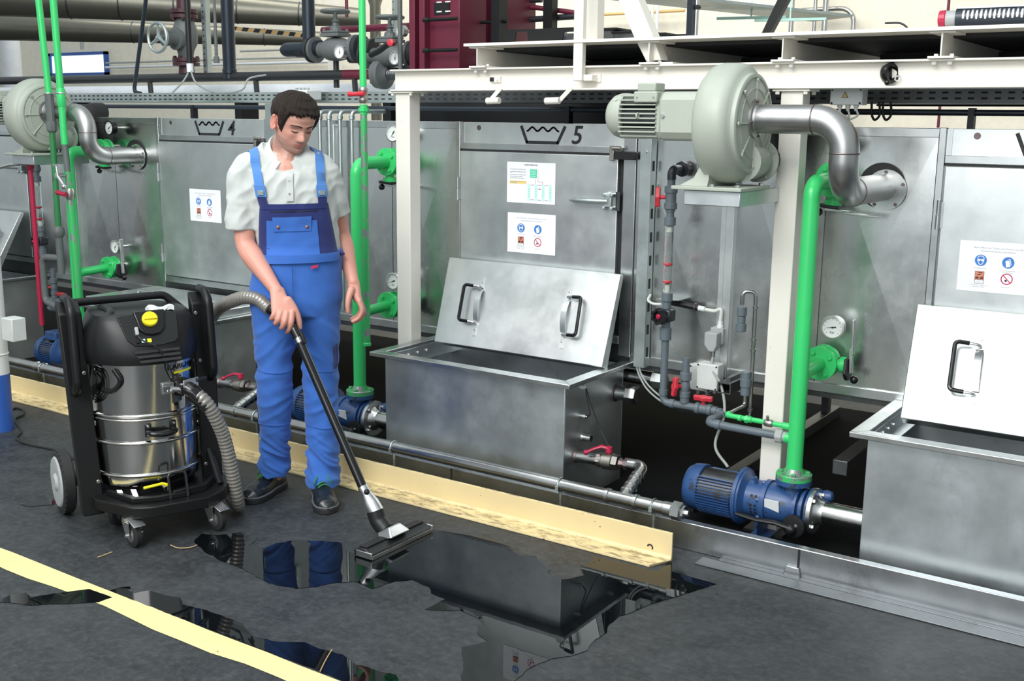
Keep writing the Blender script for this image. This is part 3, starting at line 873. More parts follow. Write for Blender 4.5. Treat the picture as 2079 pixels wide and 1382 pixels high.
# ---------------------------------------------------------------- blower with its steel duct
def blower():
    y, z = 3.935, 1.672
    b = thing('blower_fan', 'sage green blower with finned motor beside the right cream post', 'blower', (-1.68, y, 1.365), 'blowers')
    A = (1, 0, 0); zm = 1.697
    MB().lathe((-2.212, y, zm), A, [(0, 0), (.004, .035), (.014, .062), (.034, .080), (.06, .088), (.086, .0885), (.088, .085)], 32).build('fan_cover', M['motor_sage'], b)
    for g in (.7, 2.4, 3.9, 5.5):
        d = V((0, math.cos(g), math.sin(g))); bolt(b, V((-2.15, y, zm)) + d * .0885, d, .006, .004)
    MB().lathe((-2.126, y, zm), A, [(0, .068), (.17, .068), (.176, .074)], 30).build('motor_barrel', M['steel_dark'], b)
    f = MB()
    for i in range(10):
        dz = -.0765 + .017 * i
        w = .088 if abs(dz) < .065 else .070
        f.box(-2.126, -1.965, y - w, y - .03, zm + dz - .0028, zm + dz + .0028).box(-2.126, -1.965, y + .03, y + w, zm + dz - .0028, zm + dz + .0028)
    for i in range(7):
        dy = -.045 + .015 * i
        f.box(-2.126, -1.965, y + dy - .002, y + dy + .002, zm + .04, zm + .084).box(-2.126, -1.965, y + dy - .002, y + dy + .002, zm - .088, zm - .04)
    f.build('cooling_fins', M['motor_sage'], b, smooth=0)
    MB().prism([(-1.972, y - .078, zm - .06), (-1.972, y - .06, zm - .085), (-1.972, y + .06, zm - .085), (-1.972, y + .078, zm - .06), (-1.972, y + .078, zm + .06), (-1.972, y + .06, zm + .085), (-1.972, y - .06, zm + .085), (-1.972, y - .078, zm + .06)], (.024, 0, 0)).build('end_shield', M['motor_sage'], b, bevel=.003)
    t = MB().box(-2.055, -1.955, y - .10, y - .005, zm + .05, zm + .092).box(-2.045, -1.965, y - .092, y - .012, zm + .092, zm + .124)
    tb = t.build('terminal_box', M['motor_sage'], b, bevel=.005)
    for xx in (-2.04, -1.97): bolt(tb, (xx, y - .10, zm + .07), (0, -1, 0), .004, .003)
    MB().torus((-2.04, y - .09, zm), (1, 0, 0), .010, .004, 14, 6).build('lifting_eye', M['motor_sage'], b)
    ad = MB().prism([(-1.95, y - .095, zm - .06), (-1.95, y - .07, zm - .092), (-1.95, y + .07, zm - .092), (-1.95, y + .095, zm - .06), (-1.95, y + .095, zm + .06), (-1.95, y + .07, zm + .092), (-1.95, y - .07, zm + .092), (-1.95, y - .095, zm + .06)], (.175, 0, 0))
    ab = ad.build('adaptor_housing', M['motor_sage'], b, bevel=.012)
    bolt(ab, (-1.93, y - .095, zm), (0, -1, 0), .009, .006)
    # snail housing
    MB().lathe((-1.775, y, z), A, [(0, .10), (.004, .16), (.012, .195), (.03, .214), (.06, .222), (.11, .221), (.135, .214), (.148, .200), (.155, .185), (.160, .182), (.172, .182), (.176, .176), (.176, .168), (.170, .165)], 64).build('housing', M['motor_sage'], b)
    cv = MB().lathe((-1.605, y, z), A, [(0, .166), (.003, .160), (.006, .10), (.008, .075)], 48)
    cv.build('inlet_cover', M['motor_sage'], b)
    zc = z + .018
    for i in range(8):
        g = PI / 4 * i + .0
        d = V((0, math.cos(g), math.sin(g)))
        c0 = V((-1.598, y, z))
        MB().obox(c0 + d * .112, (.098, .006, .008), d, A).build('rib', M['motor_sage'], b, bevel=.002)
        bolt(b, c0 + d * .158 + V((.001, 0, 0)), A, .008, .006, M['motor_sage'])
    MB().torus((-1.600, y, z), A, .128, .003, 48, 6).build('cover_bead', M['motor_sage'], b)
    MB().lathe((-1.60, y, zc), A, [(0, .072), (.012, .072), (.013, .056), (.02, .053)], 32).build('inlet_flange', M['steel_duct'], b)
    bolts_ring(b, (-1.588, y, zc), A, .064, 4, .006, .005, M['weld'], .2)
    # discharge horn that leaves towards the wall
    MB().lathe((-1.64, y + .0, z - .140), (0, 1, 0), [(0, .074), (.10, .068), (.15, .060), (.152, .082), (.163, .082)], 28).build('discharge_horn', M['motor_sage'], b)
    bolts_ring(b, (-1.64, y + .152, z - .140), (0, -1, 0), .071, 4, .007, .006, M['zinc'], .5)
    MB().pipe([(-1.64, y + .16, z - .14), (-1.655, y + .30, z - .14), (-1.68, y + .32, z + .02), (-1.70, y + .45, z + .02)], .062, .08, 18).build('rubber_sleeve', M['black_rubber'], b)
    # pedestal
    pd = MB()
    pd.loft([[V((-1.85, y - .10, 1.44)), V((-1.72, y - .13, 1.44)), V((-1.72, y + .13, 1.44)), V((-1.85, y + .10, 1.44))],
             [V((-1.80, y - .08, 1.47)), V((-1.72, y - .12, 1.47)), V((-1.72, y + .12, 1.47)), V((-1.80, y + .08, 1.47))],
             [V((-1.775, y - .06, 1.53)), V((-1.73, y - .10, 1.53)), V((-1.73, y + .10, 1.53)), V((-1.775, y + .06, 1.53))],
             [V((-1.765, y - .05, 1.62)), V((-1.735, y - .08, 1.62)), V((-1.735, y + .08, 1.62)), V((-1.765, y + .05, 1.62))]])
    pd.build('pedestal', M['motor_sage'], b, bevel=.004)
    MB().box(-1.855, -1.575, y - .155, y + .13, 1.428, 1.442).build('base_plate', M['motor_sage'], b, bevel=.003)
    for xx in (-1.70, -1.60):
        for yy in (y - .13, y + .10): bolt(b, (xx, yy, 1.442), (0, 0, 1), .010, .010)
    MB().box(-1.81, -1.585, 3.80, 4.188, 1.372, 1.428).build('wall_bracket', M['steel_tank'], b, bevel=.003)
    return b
blower_r = blower()
bl_ = copy_tree(blower_r, (-2 * P - .035, .175, 0)); bl_['label'] = 'sage green blower cut off at the left edge'

def duct(ox=0.0, y=3.935):
    z = 1.69
    d = thing('steel_duct', 'bent steel duct from the right blower into the wall', 'duct', (-1.40 + ox, y, 1.38), 'bent steel ducts')
    r_ = .0525; xe = -1.258 + ox; zl = 1.432
    path = fillet([(-1.585 + ox - (.035 if ox else 0), y, z), (xe, y, z), (xe, y, zl), (xe, YW + .03, zl)], .112, 12)
    MB().sweep(path, r_, 30).build('duct_pipe', M['steel_duct'], d)
    for c, ax in (((xe - .115, y, z), (1, 0, 0)), ((xe, y, z - .118), (0, 0, 1)), ((xe, y + .125, zl), (0, 1, 0))):
        MB().torus(c, ax, r_ - .0008, .003, 36, 8).build('weld_seam', M['weld'], d)
    MB().lathe((xe - .006, YW - .016, zl + .006), (0, 1, 0), [(0, .090), (.016, .090)], 40).build('wall_opening', M['matt_black'], d)
    MB().lathe((xe + .012, YW - .021, zl - .010), (0, 1, 0), [(0, .080), (.004, .080)], 36).build('wall_flange', M['steel_mirror'], d)
    bolts_ring(d, (xe + .012, YW - .021, zl - .010), (0, -1, 0), .070, 5, .007, .006, M['weld'], .35)
    return d
duct_r = duct()
dl_ = duct(-2 * P, 4.11); dl_['label'] = 'bent steel duct from the left blower into the wall'

# ---------------------------------------------------------------- drain line on the kerb
dr = thing('drain_line', 'long steel drain pipe clamped along the kerb', 'pipe', (-4.5, 3.80, .06))
yr, zr = 3.80, .165
MB().cyl((-10, yr, zr), (-1.80, yr, zr), .0262, 22).build('pipe', M['steel_pipe'], dr)
for x0, x1, rr in ((-2.105, -2.085, .0305), (-1.975, -1.955, .0305), (-4.33, -4.31, .0305), (-1.84, -1.80, .0295), (-6.1, -6.08, .0305), (-6.02, -6.0, .0305)):
    MB().lathe((x0, yr, zr), (1, 0, 0), [(0, .0262), (.003, rr), (x1 - x0 - .003, rr), (x1 - x0, .0262)], 22).build('coupling', M['steel_pipe'], dr)
MB().lathe((-1.80, yr, zr), (1, 0, 0), [(0, .038), (.036, .038), (.04, .034), (.042, .027), (.052, .027)], 6, .3).build('end_nut', M['steel_pipe'], dr)
MB().lathe((-1.75, yr, zr), (1, 0, 0), [(0, .013), (.018, .013)], 6).build('end_plug', M['zinc'], dr)
for x in (-1.885, -2.325, -3.245, -4.17, -5.1, -6.03):
    c = MB().torus((x, yr, zr), (1, 0, 0), .0290, .003, 24, 6)
    c.obox((x, yr - .031, zr - .008), (.014, .006, .018))
    c.build('pipe_clamp', M['galvanised'], dr)
    MB().cyl((x, yr, zr - .031), (x, yr, zr - .058), .008, 6).cyl((x, yr, zr - .058), (x, yr, .02), .0055, 8).build('clamp_rod', M['galvanised'], dr)
# branch from tank 5 with its ball valve
def tank_drain(x0):
    p = [V((x0, 4.03, .222)), V((x0 + .335, 4.03, .236)), V((x0 + .362, 3.80, .168))]
    MB().cyl(p[0], p[0] + (p[1] - p[0]) * .36, .0262, 20).build('branch_pipe', M['steel_pipe'], dr)
    MB().lathe(p[0], p[1] - p[0], [(0, .031), (.006, .029), (.010, .0262)], 20).build('weld_ring', M['weld'], dr)
    e = (p[1] - p[0]).normalized()
    a = p[0] + e * .115
    vb = MB().lathe(a, e, [(0, .031), (.02, .031), (.022, .028), (.026, .037), (.07, .037), (.074, .028)], 18).lathe(a + e * .074, e, [(0, .035), (.026, .035)], 6).lathe(a, e, [(-.004, .034), (.014, .034)], 6)
    v_ = vb.build('ball_valve', M['brass_dull'], dr)
    s = a + e * .048
    MB().cyl(s, s + V((0, 0, .05)), .010, 12).lathe(s + V((0, 0, .043)), (0, 0, 1), [(0, .016), (.022, .014), (.024, .006)], 12).build('valve_stem', M['red_paint'], v_)
    MB().sweep([s + V((0, 0, .058)), s + V((-.03, -.012, .064)), s + V((-.06, -.028, .052)), s + V((-.088, -.042, .036))], [.014, .013, .011, .010], 10, flat=.6).ball(s + V((-.09, -.043, .034)), .012, 10, 6).build('valve_handle', M['red_paint'], v_)
    MB().lathe(a + e * .105, e, [(0, .024), (.012, .018), (.022, .018), (.026, .028), (.042, .028)], 8).build('union', M['weld'], dr)
    MB().sweep(fillet([p[0] + e * .255, p[1], p[2]], .045, 9), .0262, 20).build('elbow_pipe', M['steel_pipe'], dr)
    f_ = (p[2] - p[1]).normalized()
    for t in (.075, .105, .15, .19):
        MB().lathe(p[1] + f_ * t, f_, [(0, .0262), (.002, .0305), (.010, .0305), (.012, .0262)], 20).build('coupling', M['steel_pipe'], dr)
tank_drain(T5 + 1.01)
tank_drain(T5 - P + 1.01)

# plugs and sensors on the side of tank 5
tf = thing('tank_fittings', 'hex plugs and small sensors on the side of the tank below bay 5', 'fitting', (T5 + 1.02, 4.2, .3))
xs = T5 + 1.01
MB().cyl((xs, 4.378, .44), (xs + .062, 4.378, .445), .033, 20).build('plug_pipe', M['steel_pipe'], tf)
MB().lathe((xs - .002, 4.378, .44), (1, 0, 0), [(0, .043), (.006, .041), (.010, .034)], 20).build('weld_ring', M['weld'], tf)
MB().lathe((xs + .06, 4.378, .445), (1, 0, 0), [(0, .044), (.045, .044), (.052, .039), (.052, .03)], 6, .2).build('hex_plug', M['steel_pipe'], tf, bevel=.002)
MB().lathe((xs, 4.06, .40), (1, 0, 0), [(0, .008), (.012, .008), (.012, .012), (.028, .012), (.028, .005), (.034, .005)], 8).build('sensor', M['zinc'], tf)
MB().lathe((xs, 4.08, .298), (1, 0, 0), [(0, .018), (.008, .015), (.044, .015)], 16).build('short_plug', M['steel_pipe'], tf)
MB().lathe((xs, 4.05, .535), (1, 0, 0), [(0, .010), (.022, .010), (.022, .006), (.03, .006)], 10).build('cable_gland', M['box_white'], tf)
MB().lathe((xs, 4.35, .545), (1, 0, 0), [(0, .010), (.022, .010), (.022, .006), (.03, .006)], 10).build('cable_gland', M['box_white'], tf)
MB().sweep(smooth_path([(xs + .028, 4.05, .533), (xs + .036, 4.05, .48), (xs + .05, 4.055, .42), (xs + .034, 4.06, .40)]), .0028, 8).build('sensor_cable', M['black_rubber'], tf)
MB().sweep(smooth_path([(xs + .028, 4.052, .533), (xs + .05, 4.06, .46), (xs + .09, 4.07, .36), (xs + .15, 4.05, .29)]), .0028, 8).build('sensor_cable', M['black_rubber'], tf)
rp = thing('overflow_stub', 'capped steel pipe stub behind the tank below bay 5', 'pipe', (xs + .1, 4.42, .46))
MB().cyl((xs - .02, 4.50, .50), (xs + .13, 4.50, .50), .033, 20).build('pipe', M['steel_pipe'], rp)
MB().lathe((xs + .13, 4.50, .50), (1, 0, 0), [(0, .041), (.055, .041), (.06, .036)], 6).build('cap', M['galvanised'], rp)
# ================================================================ dosing line, conduit and wiring in front of bay 5
Yd = 4.30
def zd(y, x=1354): return onY(x, y, Yd).z
Xd = -2.108
D = thing('dosing_line', 'grey plastic pipe line with clear flow meter and red taps', 'pipe', (-2.0, 4.25, .43))
r_ = .0165
pvc = M['pvc']
def union(par, z0, z1, rr, x=Xd, y=Yd, rib=True, name='union_nut'):
    MB().lathe((x, y, z0), (0, 0, 1), [(0, rr * .93), (.002, rr), (z1 - z0 - .002, rr), (z1 - z0, rr * .93)], 26 if not rib else 20).build(name, pvc, par, smooth=20)
MB().sweep(fillet([(Xd, Yd, zd(668)), (Xd, Yd, .455), (-1.812, Yd, .455), (-1.812, 4.12, .450), (-1.50, 4.12, .447)], .028, 8), r_, 20).build('lower_pipe', pvc, D)
for c, ax in (((Xd, Yd, .50), (0, 0, 1)), ((Xd + .045, Yd, .455), (1, 0, 0)), ((-1.86, Yd, .455), (1, 0, 0)), ((-1.812, 4.255, .455), (0, -1, 0)), ((-1.812, 4.165, .452), (0, -1, 0)), ((-1.765, 4.12, .450), (1, 0, 0))):
    MB().lathe(V(c) - V(ax) * .012, ax, [(0, r_), (.001, .020), (.024, .020), (.025, r_)], 20).build('socket', pvc, D)
# joint to the riser
MB().lathe((-1.515, 4.12, .448), (1, 0, 0), [(0, .022), (.004, .029), (.03, .029), (.034, .022), (.055, .020)], 10).build('union_nut', M['grey_plastic'], D)
MB().cyl((-1.475, 4.12, .446), (-1.45, 4.12, .446), .022, 18).build('riser_nozzle', M['green'], D)
# unions, hand-wheel valve, flow tube, upper tap
union(D, zd(690), zd(664), .026)
MB().cyl((Xd, Yd, zd(664)), (Xd, Yd, zd(652)), .019, 18).build('neck', pvc, D)
hv = MB().box(Xd - .026, Xd + .034, Yd - .03, Yd + .03, zd(652), zd(626)).build('wheel_valve', M['pvc_dark'], D, bevel=.01)
hw = MB(); pts = []
hc = V((Xd - .012, Yd - .052, zd(640)))
ring = []
for i in range(40):
    g = 2 * PI * i / 40; rr = .036 * (1 + .10 * math.cos(7 * g)); ring.append((g, rr))
hax = V((-.25, -1, 0)).normalized(); hu = V((0, 0, 1)).cross(hax).normalized()
def rg(t, k): return [hc + hax * t + hu * (rr * k * math.cos(g)) + V((0, 0, 1)) * (rr * k * math.sin(g)) for g, rr in ring]
hw.loft([rg(-.028, .55), rg(-.020, .95), rg(0, 1.0), rg(.008, .94), rg(.008, .66), rg(-.006, .60), rg(-.006, .2)])
hw.build('hand_wheel', M['black_plastic'], D)
MB().lathe(hc, hax, [(-.008, .012), (.004, .011), (.006, .008)], 14).lathe(hc, hax, [(.004, .006), (.010, .005)], 10).build('wheel_hub', M['red_paint'], D)
MB().cyl((Xd, Yd, zd(628)), (Xd, Yd, zd(610)), .019, 18).build('neck', pvc, D)
union(D, zd(611), zd(594), .025)
ft = MB().lathe((Xd, Yd, zd(594)), (0, 0, 1), [(0, .012), (.01, .018), (.02, .0195), (zd(458) - zd(594), .0195)], 24)
ft.build('flow_tube', M['clear_tube'], D)
MB().cyl((Xd, Yd, zd(595)), (Xd, Yd, zd(578)), .010, 12).cyl((Xd, Yd, zd(470)), (Xd, Yd, zd(459)), .012, 12).build('tube_seat', M['cable_white'], D)
tk = MB()
for i in range(9):
    z = zd(560) + (zd(480) - zd(560)) * i / 8
    tk.box(Xd - .006, Xd + .006, Yd - .0205, Yd - .0198, z, z + .0012)
tk.box(Xd - .009, Xd - .008, Yd - .0205, Yd - .0198, zd(562), zd(480))
tk.build('tube_scale', M['ink_red'], D, smooth=0)
for yy in (537, 573):
    MB().lathe((Xd, Yd - .004, zd(yy)), (0, 0, 1), [(-.008, .004), (.002, .0205), (.008, .0205)], 16).build('limit_marker', M['red_plastic'], D)
union(D, zd(457), zd(440), .0255)
MB().cyl((Xd, Yd, zd(441)), (Xd, Yd, zd(428)), .017, 18).cyl((Xd, Yd, zd(429)), (Xd, Yd, zd(424)), .021, 18).build('neck', pvc, D)
union(D, zd(424), zd(411), .0285)
bv = MB().cyl((Xd, Yd, zd(411)), (Xd, Yd, zd(390)), .0235, 20).build('tap_body', pvc, D)
union(D, zd(391), zd(377), .0285)
MB().cyl((Xd, Yd, zd(378)), (Xd, Yd, zd(364)), .017, 18).build('neck', pvc, D)
MB().sweep(fillet([(Xd, Yd, zd(364)), (Xd, Yd, zd(344)), (Xd, YW - .01, zd(344))], .026, 8), .019, 18).build('black_elbow', M['pvc_dark'], D)
MB().lathe((Xd, YW - .075, zd(344)), (0, 1, 0), [(0, .026), (.006, .034), (.028, .034), (.034, .024), (.06, .024)], 8).build('wall_nut', M['pvc_dark'], D)
MB().box(Xd - .05, Xd + .05, YW - .016, YW - .010, zd(344) - .05, zd(344) + .05).build('wall_plate', M['steel_mirror'], D)
def tap_handle(c, ax, ln):
    """winged handle of a plastic tap; ax is its stem direction, ln the wing direction"""
    c = V(c); ax = V(ax).normalized(); ln = V(ln).normalized()
    h = MB().cyl(c, c + ax * .03, .009, 12)
    rr = []
    sd = ax.cross(ln)
    for t, w in ((-1, .007), (-.85, .011), (-.35, .010), (-.12, .016), (.12, .016), (.35, .010), (.85, .011), (1, .007)):
        q = c + ax * .034 + ln * (.043 * t)
        rr.append([q + sd * w - ax * .010, q + sd * w + ax * .010, q - sd * w + ax * .010, q - sd * w - ax * .010])
    h.loft(rr)
    return h
tap_handle((Xd - .02, Yd - .008, zd(400)), (-1, -.35, 0), (0, 0, 1)).build('tap_handle', M['red_plastic'], D, bevel=.003)
# upright stub with red tap, in-line tap
xt = onY(1390, 812, Yd).x
MB().cyl((xt, Yd, .455), (xt, Yd, .515), .0165, 18).cyl((xt, Yd, zd(775, 1390)), (xt, Yd, zd(726, 1390)), .0165, 18).build('stub_pipe', pvc, D)
MB().lathe((xt, Yd, .47), (0, 0, 1), [(0, .021), (.03, .021)], 18).build('socket', pvc, D)
union(D, zd(806, 1390), zd(794, 1390), .0235, xt)
MB().lathe((xt, Yd, zd(795, 1390)), (0, 0, 1), [(0, .018), (.02, .0215), (.03, .0215), (.05, .018)], 18).build('tap_body', pvc, D)
union(D, zd(771, 1390), zd(755, 1390), .0255, xt)
tap_handle((xt - .012, Yd - .012, zd(783, 1390)), (-.6, -1, 0), (.1, 0, 1)).build('tap_handle', M['red_plastic'], D, bevel=.003)
for dx0, dx1, rr in ((.055, .075, .026), (.075, .112, .0225), (.112, .132, .026)):
    MB().lathe((xt + dx0, Yd, .455), (1, 0, 0), [(0, rr * .93), (.002, rr), (dx1 - dx0 - .002, rr), (dx1 - dx0, rr * .93)], 20).build('union_nut', pvc, D, smooth=20)
tap_handle((xt + .092, Yd - .002, .472), (0, -.25, 1), (1, .1, 0)).build('tap_handle', M['red_plastic'], D, bevel=.003)

# galvanised conduit channel
ch = thing('conduit_channel', 'galvanised upright cable channel between door 5 and the flow meter', 'cable channel', (-2.27, 4.38, .575))
c = MB().box(-2.312, -2.258, 4.395, 4.399, .572, 1.60).box(-2.312, -2.308, 4.399, 4.448, .572, 1.60).box(-2.262, -2.258, 4.399, 4.448, .572, 1.60)
c.build('channel', M['galvanised'], ch, bevel=.001)
for i in range(9):
    z = .62 + .105 * i
    MB().box(-2.2585, -2.2568, 4.412, 4.430, z, z + .045).build('slot', M['matt_black'], ch)
bolt(ch, (-2.285, 4.395, 1.545), (0, -1, 0), .008, .005)
for dx in (0, 5):
    pts = [onY(1293 + dx, 735, 4.40), onY(1296 + dx, 757, 4.40), onY(1316 + dx, 792 - dx, 4.38), onY(1355 + dx, 822 - dx, 4.36), onY(1400, 836 - dx, 4.35), onY(1440, 836, 4.34)]
    MB().sweep(smooth_path(pts), .0045, 8).build('cable', M['cable_grey'], ch)

# plug connector with its hoses
pcn = thing('sensor_plug', 'grey industrial plug with pale cables on the panel beside the flow meter', 'connector', onY(1450, 700, 4.40))
c = onY(1450, 690, 4.38)
MB().prism([(c.x - .034, c.y - .03, c.z + .035), (c.x - .034, c.y - .03, c.z - .02), (c.x - .012, c.y - .03, c.z - .048), (c.x + .012, c.y - .03, c.z - .048), (c.x + .024, c.y - .03, c.z - .02), (c.x + .024, c.y - .03, c.z + .035)], (0, .05, 0)).build('hood', M['grey_plastic'], pcn, bevel=.004)
MB().box(c.x - .03, c.x + .03, c.y + .02, c.y + .068, c.z - .02, c.z + .05).build('socket_body', M['grey_plastic'], pcn, bevel=.004)
MB().lathe((c.x + .012, c.y + .03, c.z + .05), (0, 0, 1), [(0, .014), (.012, .014), (.014, .011), (.03, .011)], 10).build('gland', M['box_white'], pcn)
MB().lathe((c.x, c.y - .005, c.z - .075), (0, 0, 1), [(0, .009), (.012, .010), (.028, .012)], 10).build('gland', M['zinc'], pcn)
t0 = onY(1430, 628, 4.40)
MB().sweep(smooth_path([(c.x + .012, c.y + .03, c.z + .078), (c.x + .012, c.y + .03, c.z + .13), (c.x - .02, c.y + .03, t0.z - .004), (t0.x - .01, 4.405, t0.z)]), .0085, 12).build('cable', M['cable_white'], pcn)
MB().cyl((t0.x - .16, 4.40, t0.z + .015), (t0.x - .03, 4.405, t0.z + .003), .013, 14).build('probe', M['black_plastic'], pcn)
MB().cyl((t0.x - .032, 4.405, t0.z + .003), (t0.x + .0, 4.405, t0.z), .012, 12).build('probe_nut', M['box_white'], pcn)
MB().torus((t0.x - .045, 4.405, t0.z + .004), (1, 0, 0), .015, .004, 18, 6).build('probe_clamp', M['weld'], pcn)
MB().prism([(t0.x - .22, 4.36, t0.z + .025), (t0.x - .11, 4.36, t0.z + .030), (t0.x - .09, 4.455, t0.z + .035), (t0.x - .20, 4.455, t0.z + .03)], (0, 0, .004)).build('bracket', M['steel_mirror'], pcn)
MB().sweep(smooth_path([(-2.25, 4.42, zd(612)), (-2.24, 4.38, zd(620)), (-2.19, 4.33, zd(622)), (Xd - .03, 4.31, zd(620))]), .006, 10).build('cable', M['cable_white'], pcn)
pe = onY(1482, 940, 4.16)
MB().sweep(smooth_path([(c.x, c.y - .005, c.z - .07), (c.x + .01, c.y - .03, c.z - .12), (c.x + .07, c.y - .06, .56), (c.x + .115, c.y - .12, .46), (c.x + .115, 4.18, .34), (pe.x, 4.14, .27)]), .0062, 10).build('cable', M['cable_grey'], pcn)

# junction boxes under the panel
for (xa, ya, xb, yb, Y, dp, nm, lb) in ((1397, 745, 1445, 790, 4.40, .05, 'small', 'pale grey junction box behind the upright red tap'), (1412, 742, 1458, 788, 4.34, .07, 'big', 'pale grey junction box with clipped corners right of the upright red tap')):
    A = onY(xa, yb, Y); B = onY(xb, ya, Y)
    jb = thing('junction_box', lb, 'junction box', ((A.x + B.x) / 2, Y, A.z), 'grey junction boxes')
    MB().box(A.x, B.x, Y, Y + dp, A.z, B.z).build('box_body', M['box_grey'], jb, bevel=.006)
    for px_, pz in ((A.x + .008, A.z + .008), (B.x - .008, A.z + .008), (A.x + .008, B.z - .008), (B.x - .008, B.z - .008)):
        bolt(jb, (px_, Y, pz), (0, -1, 0), .004, .002, M['matt_black'], 'screw', 10)
    for k_ in (.35, .75):
        MB().lathe((A.x + (B.x - A.x) * k_, Y + dp / 2, A.z - .018), (0, 0, 1), [(0, .007), (.010, .009), (.02, .009)], 10).build('gland', M['cable_grey'], jb)
jb_s = onY(1440, 800, 4.36)
MB().sweep(smooth_path([jb_s, jb_s + V((.004, -.01, -.05)), jb_s + V((-.05, -.03, -.085)), jb_s + V((-.20, -.02, -.08))]), .004, 8).build('wire', M['black_rubber'], jb)

# thin steel line with grey couplings
tl_ = thing('thin_steel_line', 'thin steel pipe with swan neck and grey couplings left of the right post', 'pipe', (-1.70, 4.30, .45))
xa = -1.70; xb = onY(1497, 700, 4.30).x
pz = lambda y, x=1517: onY(x, y, 4.30).z
MB().sweep(fillet([(xa, 4.30, .46), (xa - .002, 4.30, pz(590)), (xb + .02, 4.28, pz(590)), (xb + .02, 4.28, pz(618))], .022, 8), .0088, 14).build('steel_pipe', M['steel_pipe'], tl_)
for y_ in (690, 712, 625, 835):
    MB().lathe((xa - .001, 4.30, pz(y_)), (0, 0, 1), [(0, .0088), (.002, .0115), (.012, .0115), (.014, .0088)], 14).build('coupling', M['steel_pipe'], tl_)
for (y0, y1, rr) in ((640, 622, .021), (655, 641, .0175), (672, 655, .0225)):
    MB().lathe((xb + .02, 4.28, pz(y0)), (0, 0, 1), [(0, rr * .94), (.002, rr), (pz(y1) - pz(y0) - .002, rr), (pz(y1) - pz(y0), rr * .94)], 20).build('coupler', pvc, tl_, smooth=20)
for (y0, y1, rr) in ((800, 781, .021), (783, 766, .0245), (767, 752, .021)):
    MB().lathe((xb + .055, 4.28, pz(y0)), (0, 0, 1), [(0, rr * .94), (.002, rr), (pz(y1) - pz(y0) - .002, rr), (pz(y1) - pz(y0), rr * .94)], 20).build('coupler', pvc, tl_, smooth=20)
MB().sweep(fillet([(xb + .055, 4.28, pz(800)), (xb + .055, 4.28, pz(822)), (xb + .05, 4.14, .502)], .02, 8), .009, 14).build('lower_bend', M['steel_pipe'], tl_)
# small green cross line to the riser
gl = thing('green_branch_line', 'thin green pipe crossing in front of the right cream post', 'pipe', (-1.6, 4.12, .48))
MB().sweep(fillet([(xb + .05, 4.15, .50), (xb + .045, 4.125, .495), (XR - .028, 4.12, .492)], .015, 6), .0105, 14).build('pipe', M['green'], gl)
MB().ball((xb + .048, 4.13, .497), .015, 12, 8).build('elbow', M['green'], gl)
for dx, rr, n_, mt in ((.075, .016, 6, 'green'), (.088, .013, 14, 'green'), (.045, .013, 14, 'green')):
    MB().lathe((xb + .05 + dx, 4.12, .494), (1, 0, 0), [(0, rr), (.014, rr)], n_).build('coupling', M[mt], gl)
MB().lathe((XR - .135, 4.12, .493), (1, 0, 0), [(0, .012), (.006, .016), (.03, .016), (.036, .012)], 12).cyl((XR - .118, 4.115, .50), (XR - .118, 4.105, .525), .006, 10).build('stop_cock', M['brass_dull'], gl)
MB().lathe((XR - .06, 4.12, .492), (1, 0, 0), [(0, .0105), (.004, .0145), (.034, .0145)], 14).build('nozzle', M['green'], gl)

# steel cross tubes deep below the bays
for i, (x, lb) in enumerate(((-1.93, 'square steel tube running back under the panel left of the right post'), (-1.28, 'square steel tube running back below the lower green valve'))):
    t = thing('floor_tube', lb, 'steel tube', (x, 4.9, .05), 'square tubes under the bays')
    MB().box(x - .03, x + .03, 4.22, 6.2, .30 if i else .006, .36 if i else .066).build('tube', M['steel_dark'], t, bevel=.003)
    MB().box(x - .02, x + .02, 6.0, 6.05, .006, .30).build('leg', M['steel_dark'], t)
bk = thing('square_stub', 'short open square tube under the panel beside the grey coupler', 'steel tube', onY(1468, 790, 4.32))
c = onY(1470, 788, 4.30)
MB().box(c.x - .03, c.x + .03, c.y, c.y + .16, c.z - .024, c.z - .019).box(c.x - .03, c.x + .03, c.y, c.y + .16, c.z + .019, c.z + .024).box(c.x - .03, c.x - .025, c.y, c.y + .16, c.z - .019, c.z + .019).box(c.x + .025, c.x + .03, c.y, c.y + .16, c.z - .019, c.z + .019).build('tube_walls', M['steel_dark'], bk)
MB().box(c.x - .01, c.x + .01, c.y + .04, c.y + .15, c.z + .024, .60).build('hanger', M['steel_dark'], bk)
# ================================================================ plant above and behind the washing line
def mpx(P_, px):
    """size in metres of px pixels of the photograph at the distance of P_"""
    return px * (V(P_) - CAM).dot(_f) / FPX

# perforated cable tray and conduit
Yt = 4.75
zt1, zt0 = onY(420, 188, Yt).z, onY(420, 207, Yt).z
XS = onY(815, 200, Yt).x
def tray(xa, xb, mat, label):
    ct = thing('cable_tray', label, 'cable tray', ((xa + xb) / 2, Yt, zt0))
    MB().box(xa, xb, Yt, Yt + .003, zt0, zt1).box(xa, xb, Yt + .003, Yt + .20, zt0 - .003, zt0).box(xa, xb, Yt + .197, Yt + .20, zt0, zt1).build('tray_sheet', M[mat], ct)
    sl = MB(); x = xa + .03
    while x < xb - .03:
        for zz in (.30, .70):
            z = zt0 + (zt1 - zt0) * zz
            sl.box(x, x + .024, Yt - .0012, Yt, z - .004, z + .004)
        x += .05
    so = sl.build('slot_holes', M['matt_black'], ct, smooth=0); so['kind'] = 'stuff'
    return ct
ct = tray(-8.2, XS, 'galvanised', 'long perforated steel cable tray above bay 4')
ct2 = tray(XS + .01, 1.0, 'steel_dark', 'perforated cable tray under the gantry beam, its shade put into a darker steel')  # same tray continued; the darker steel paints in the shade below the beam
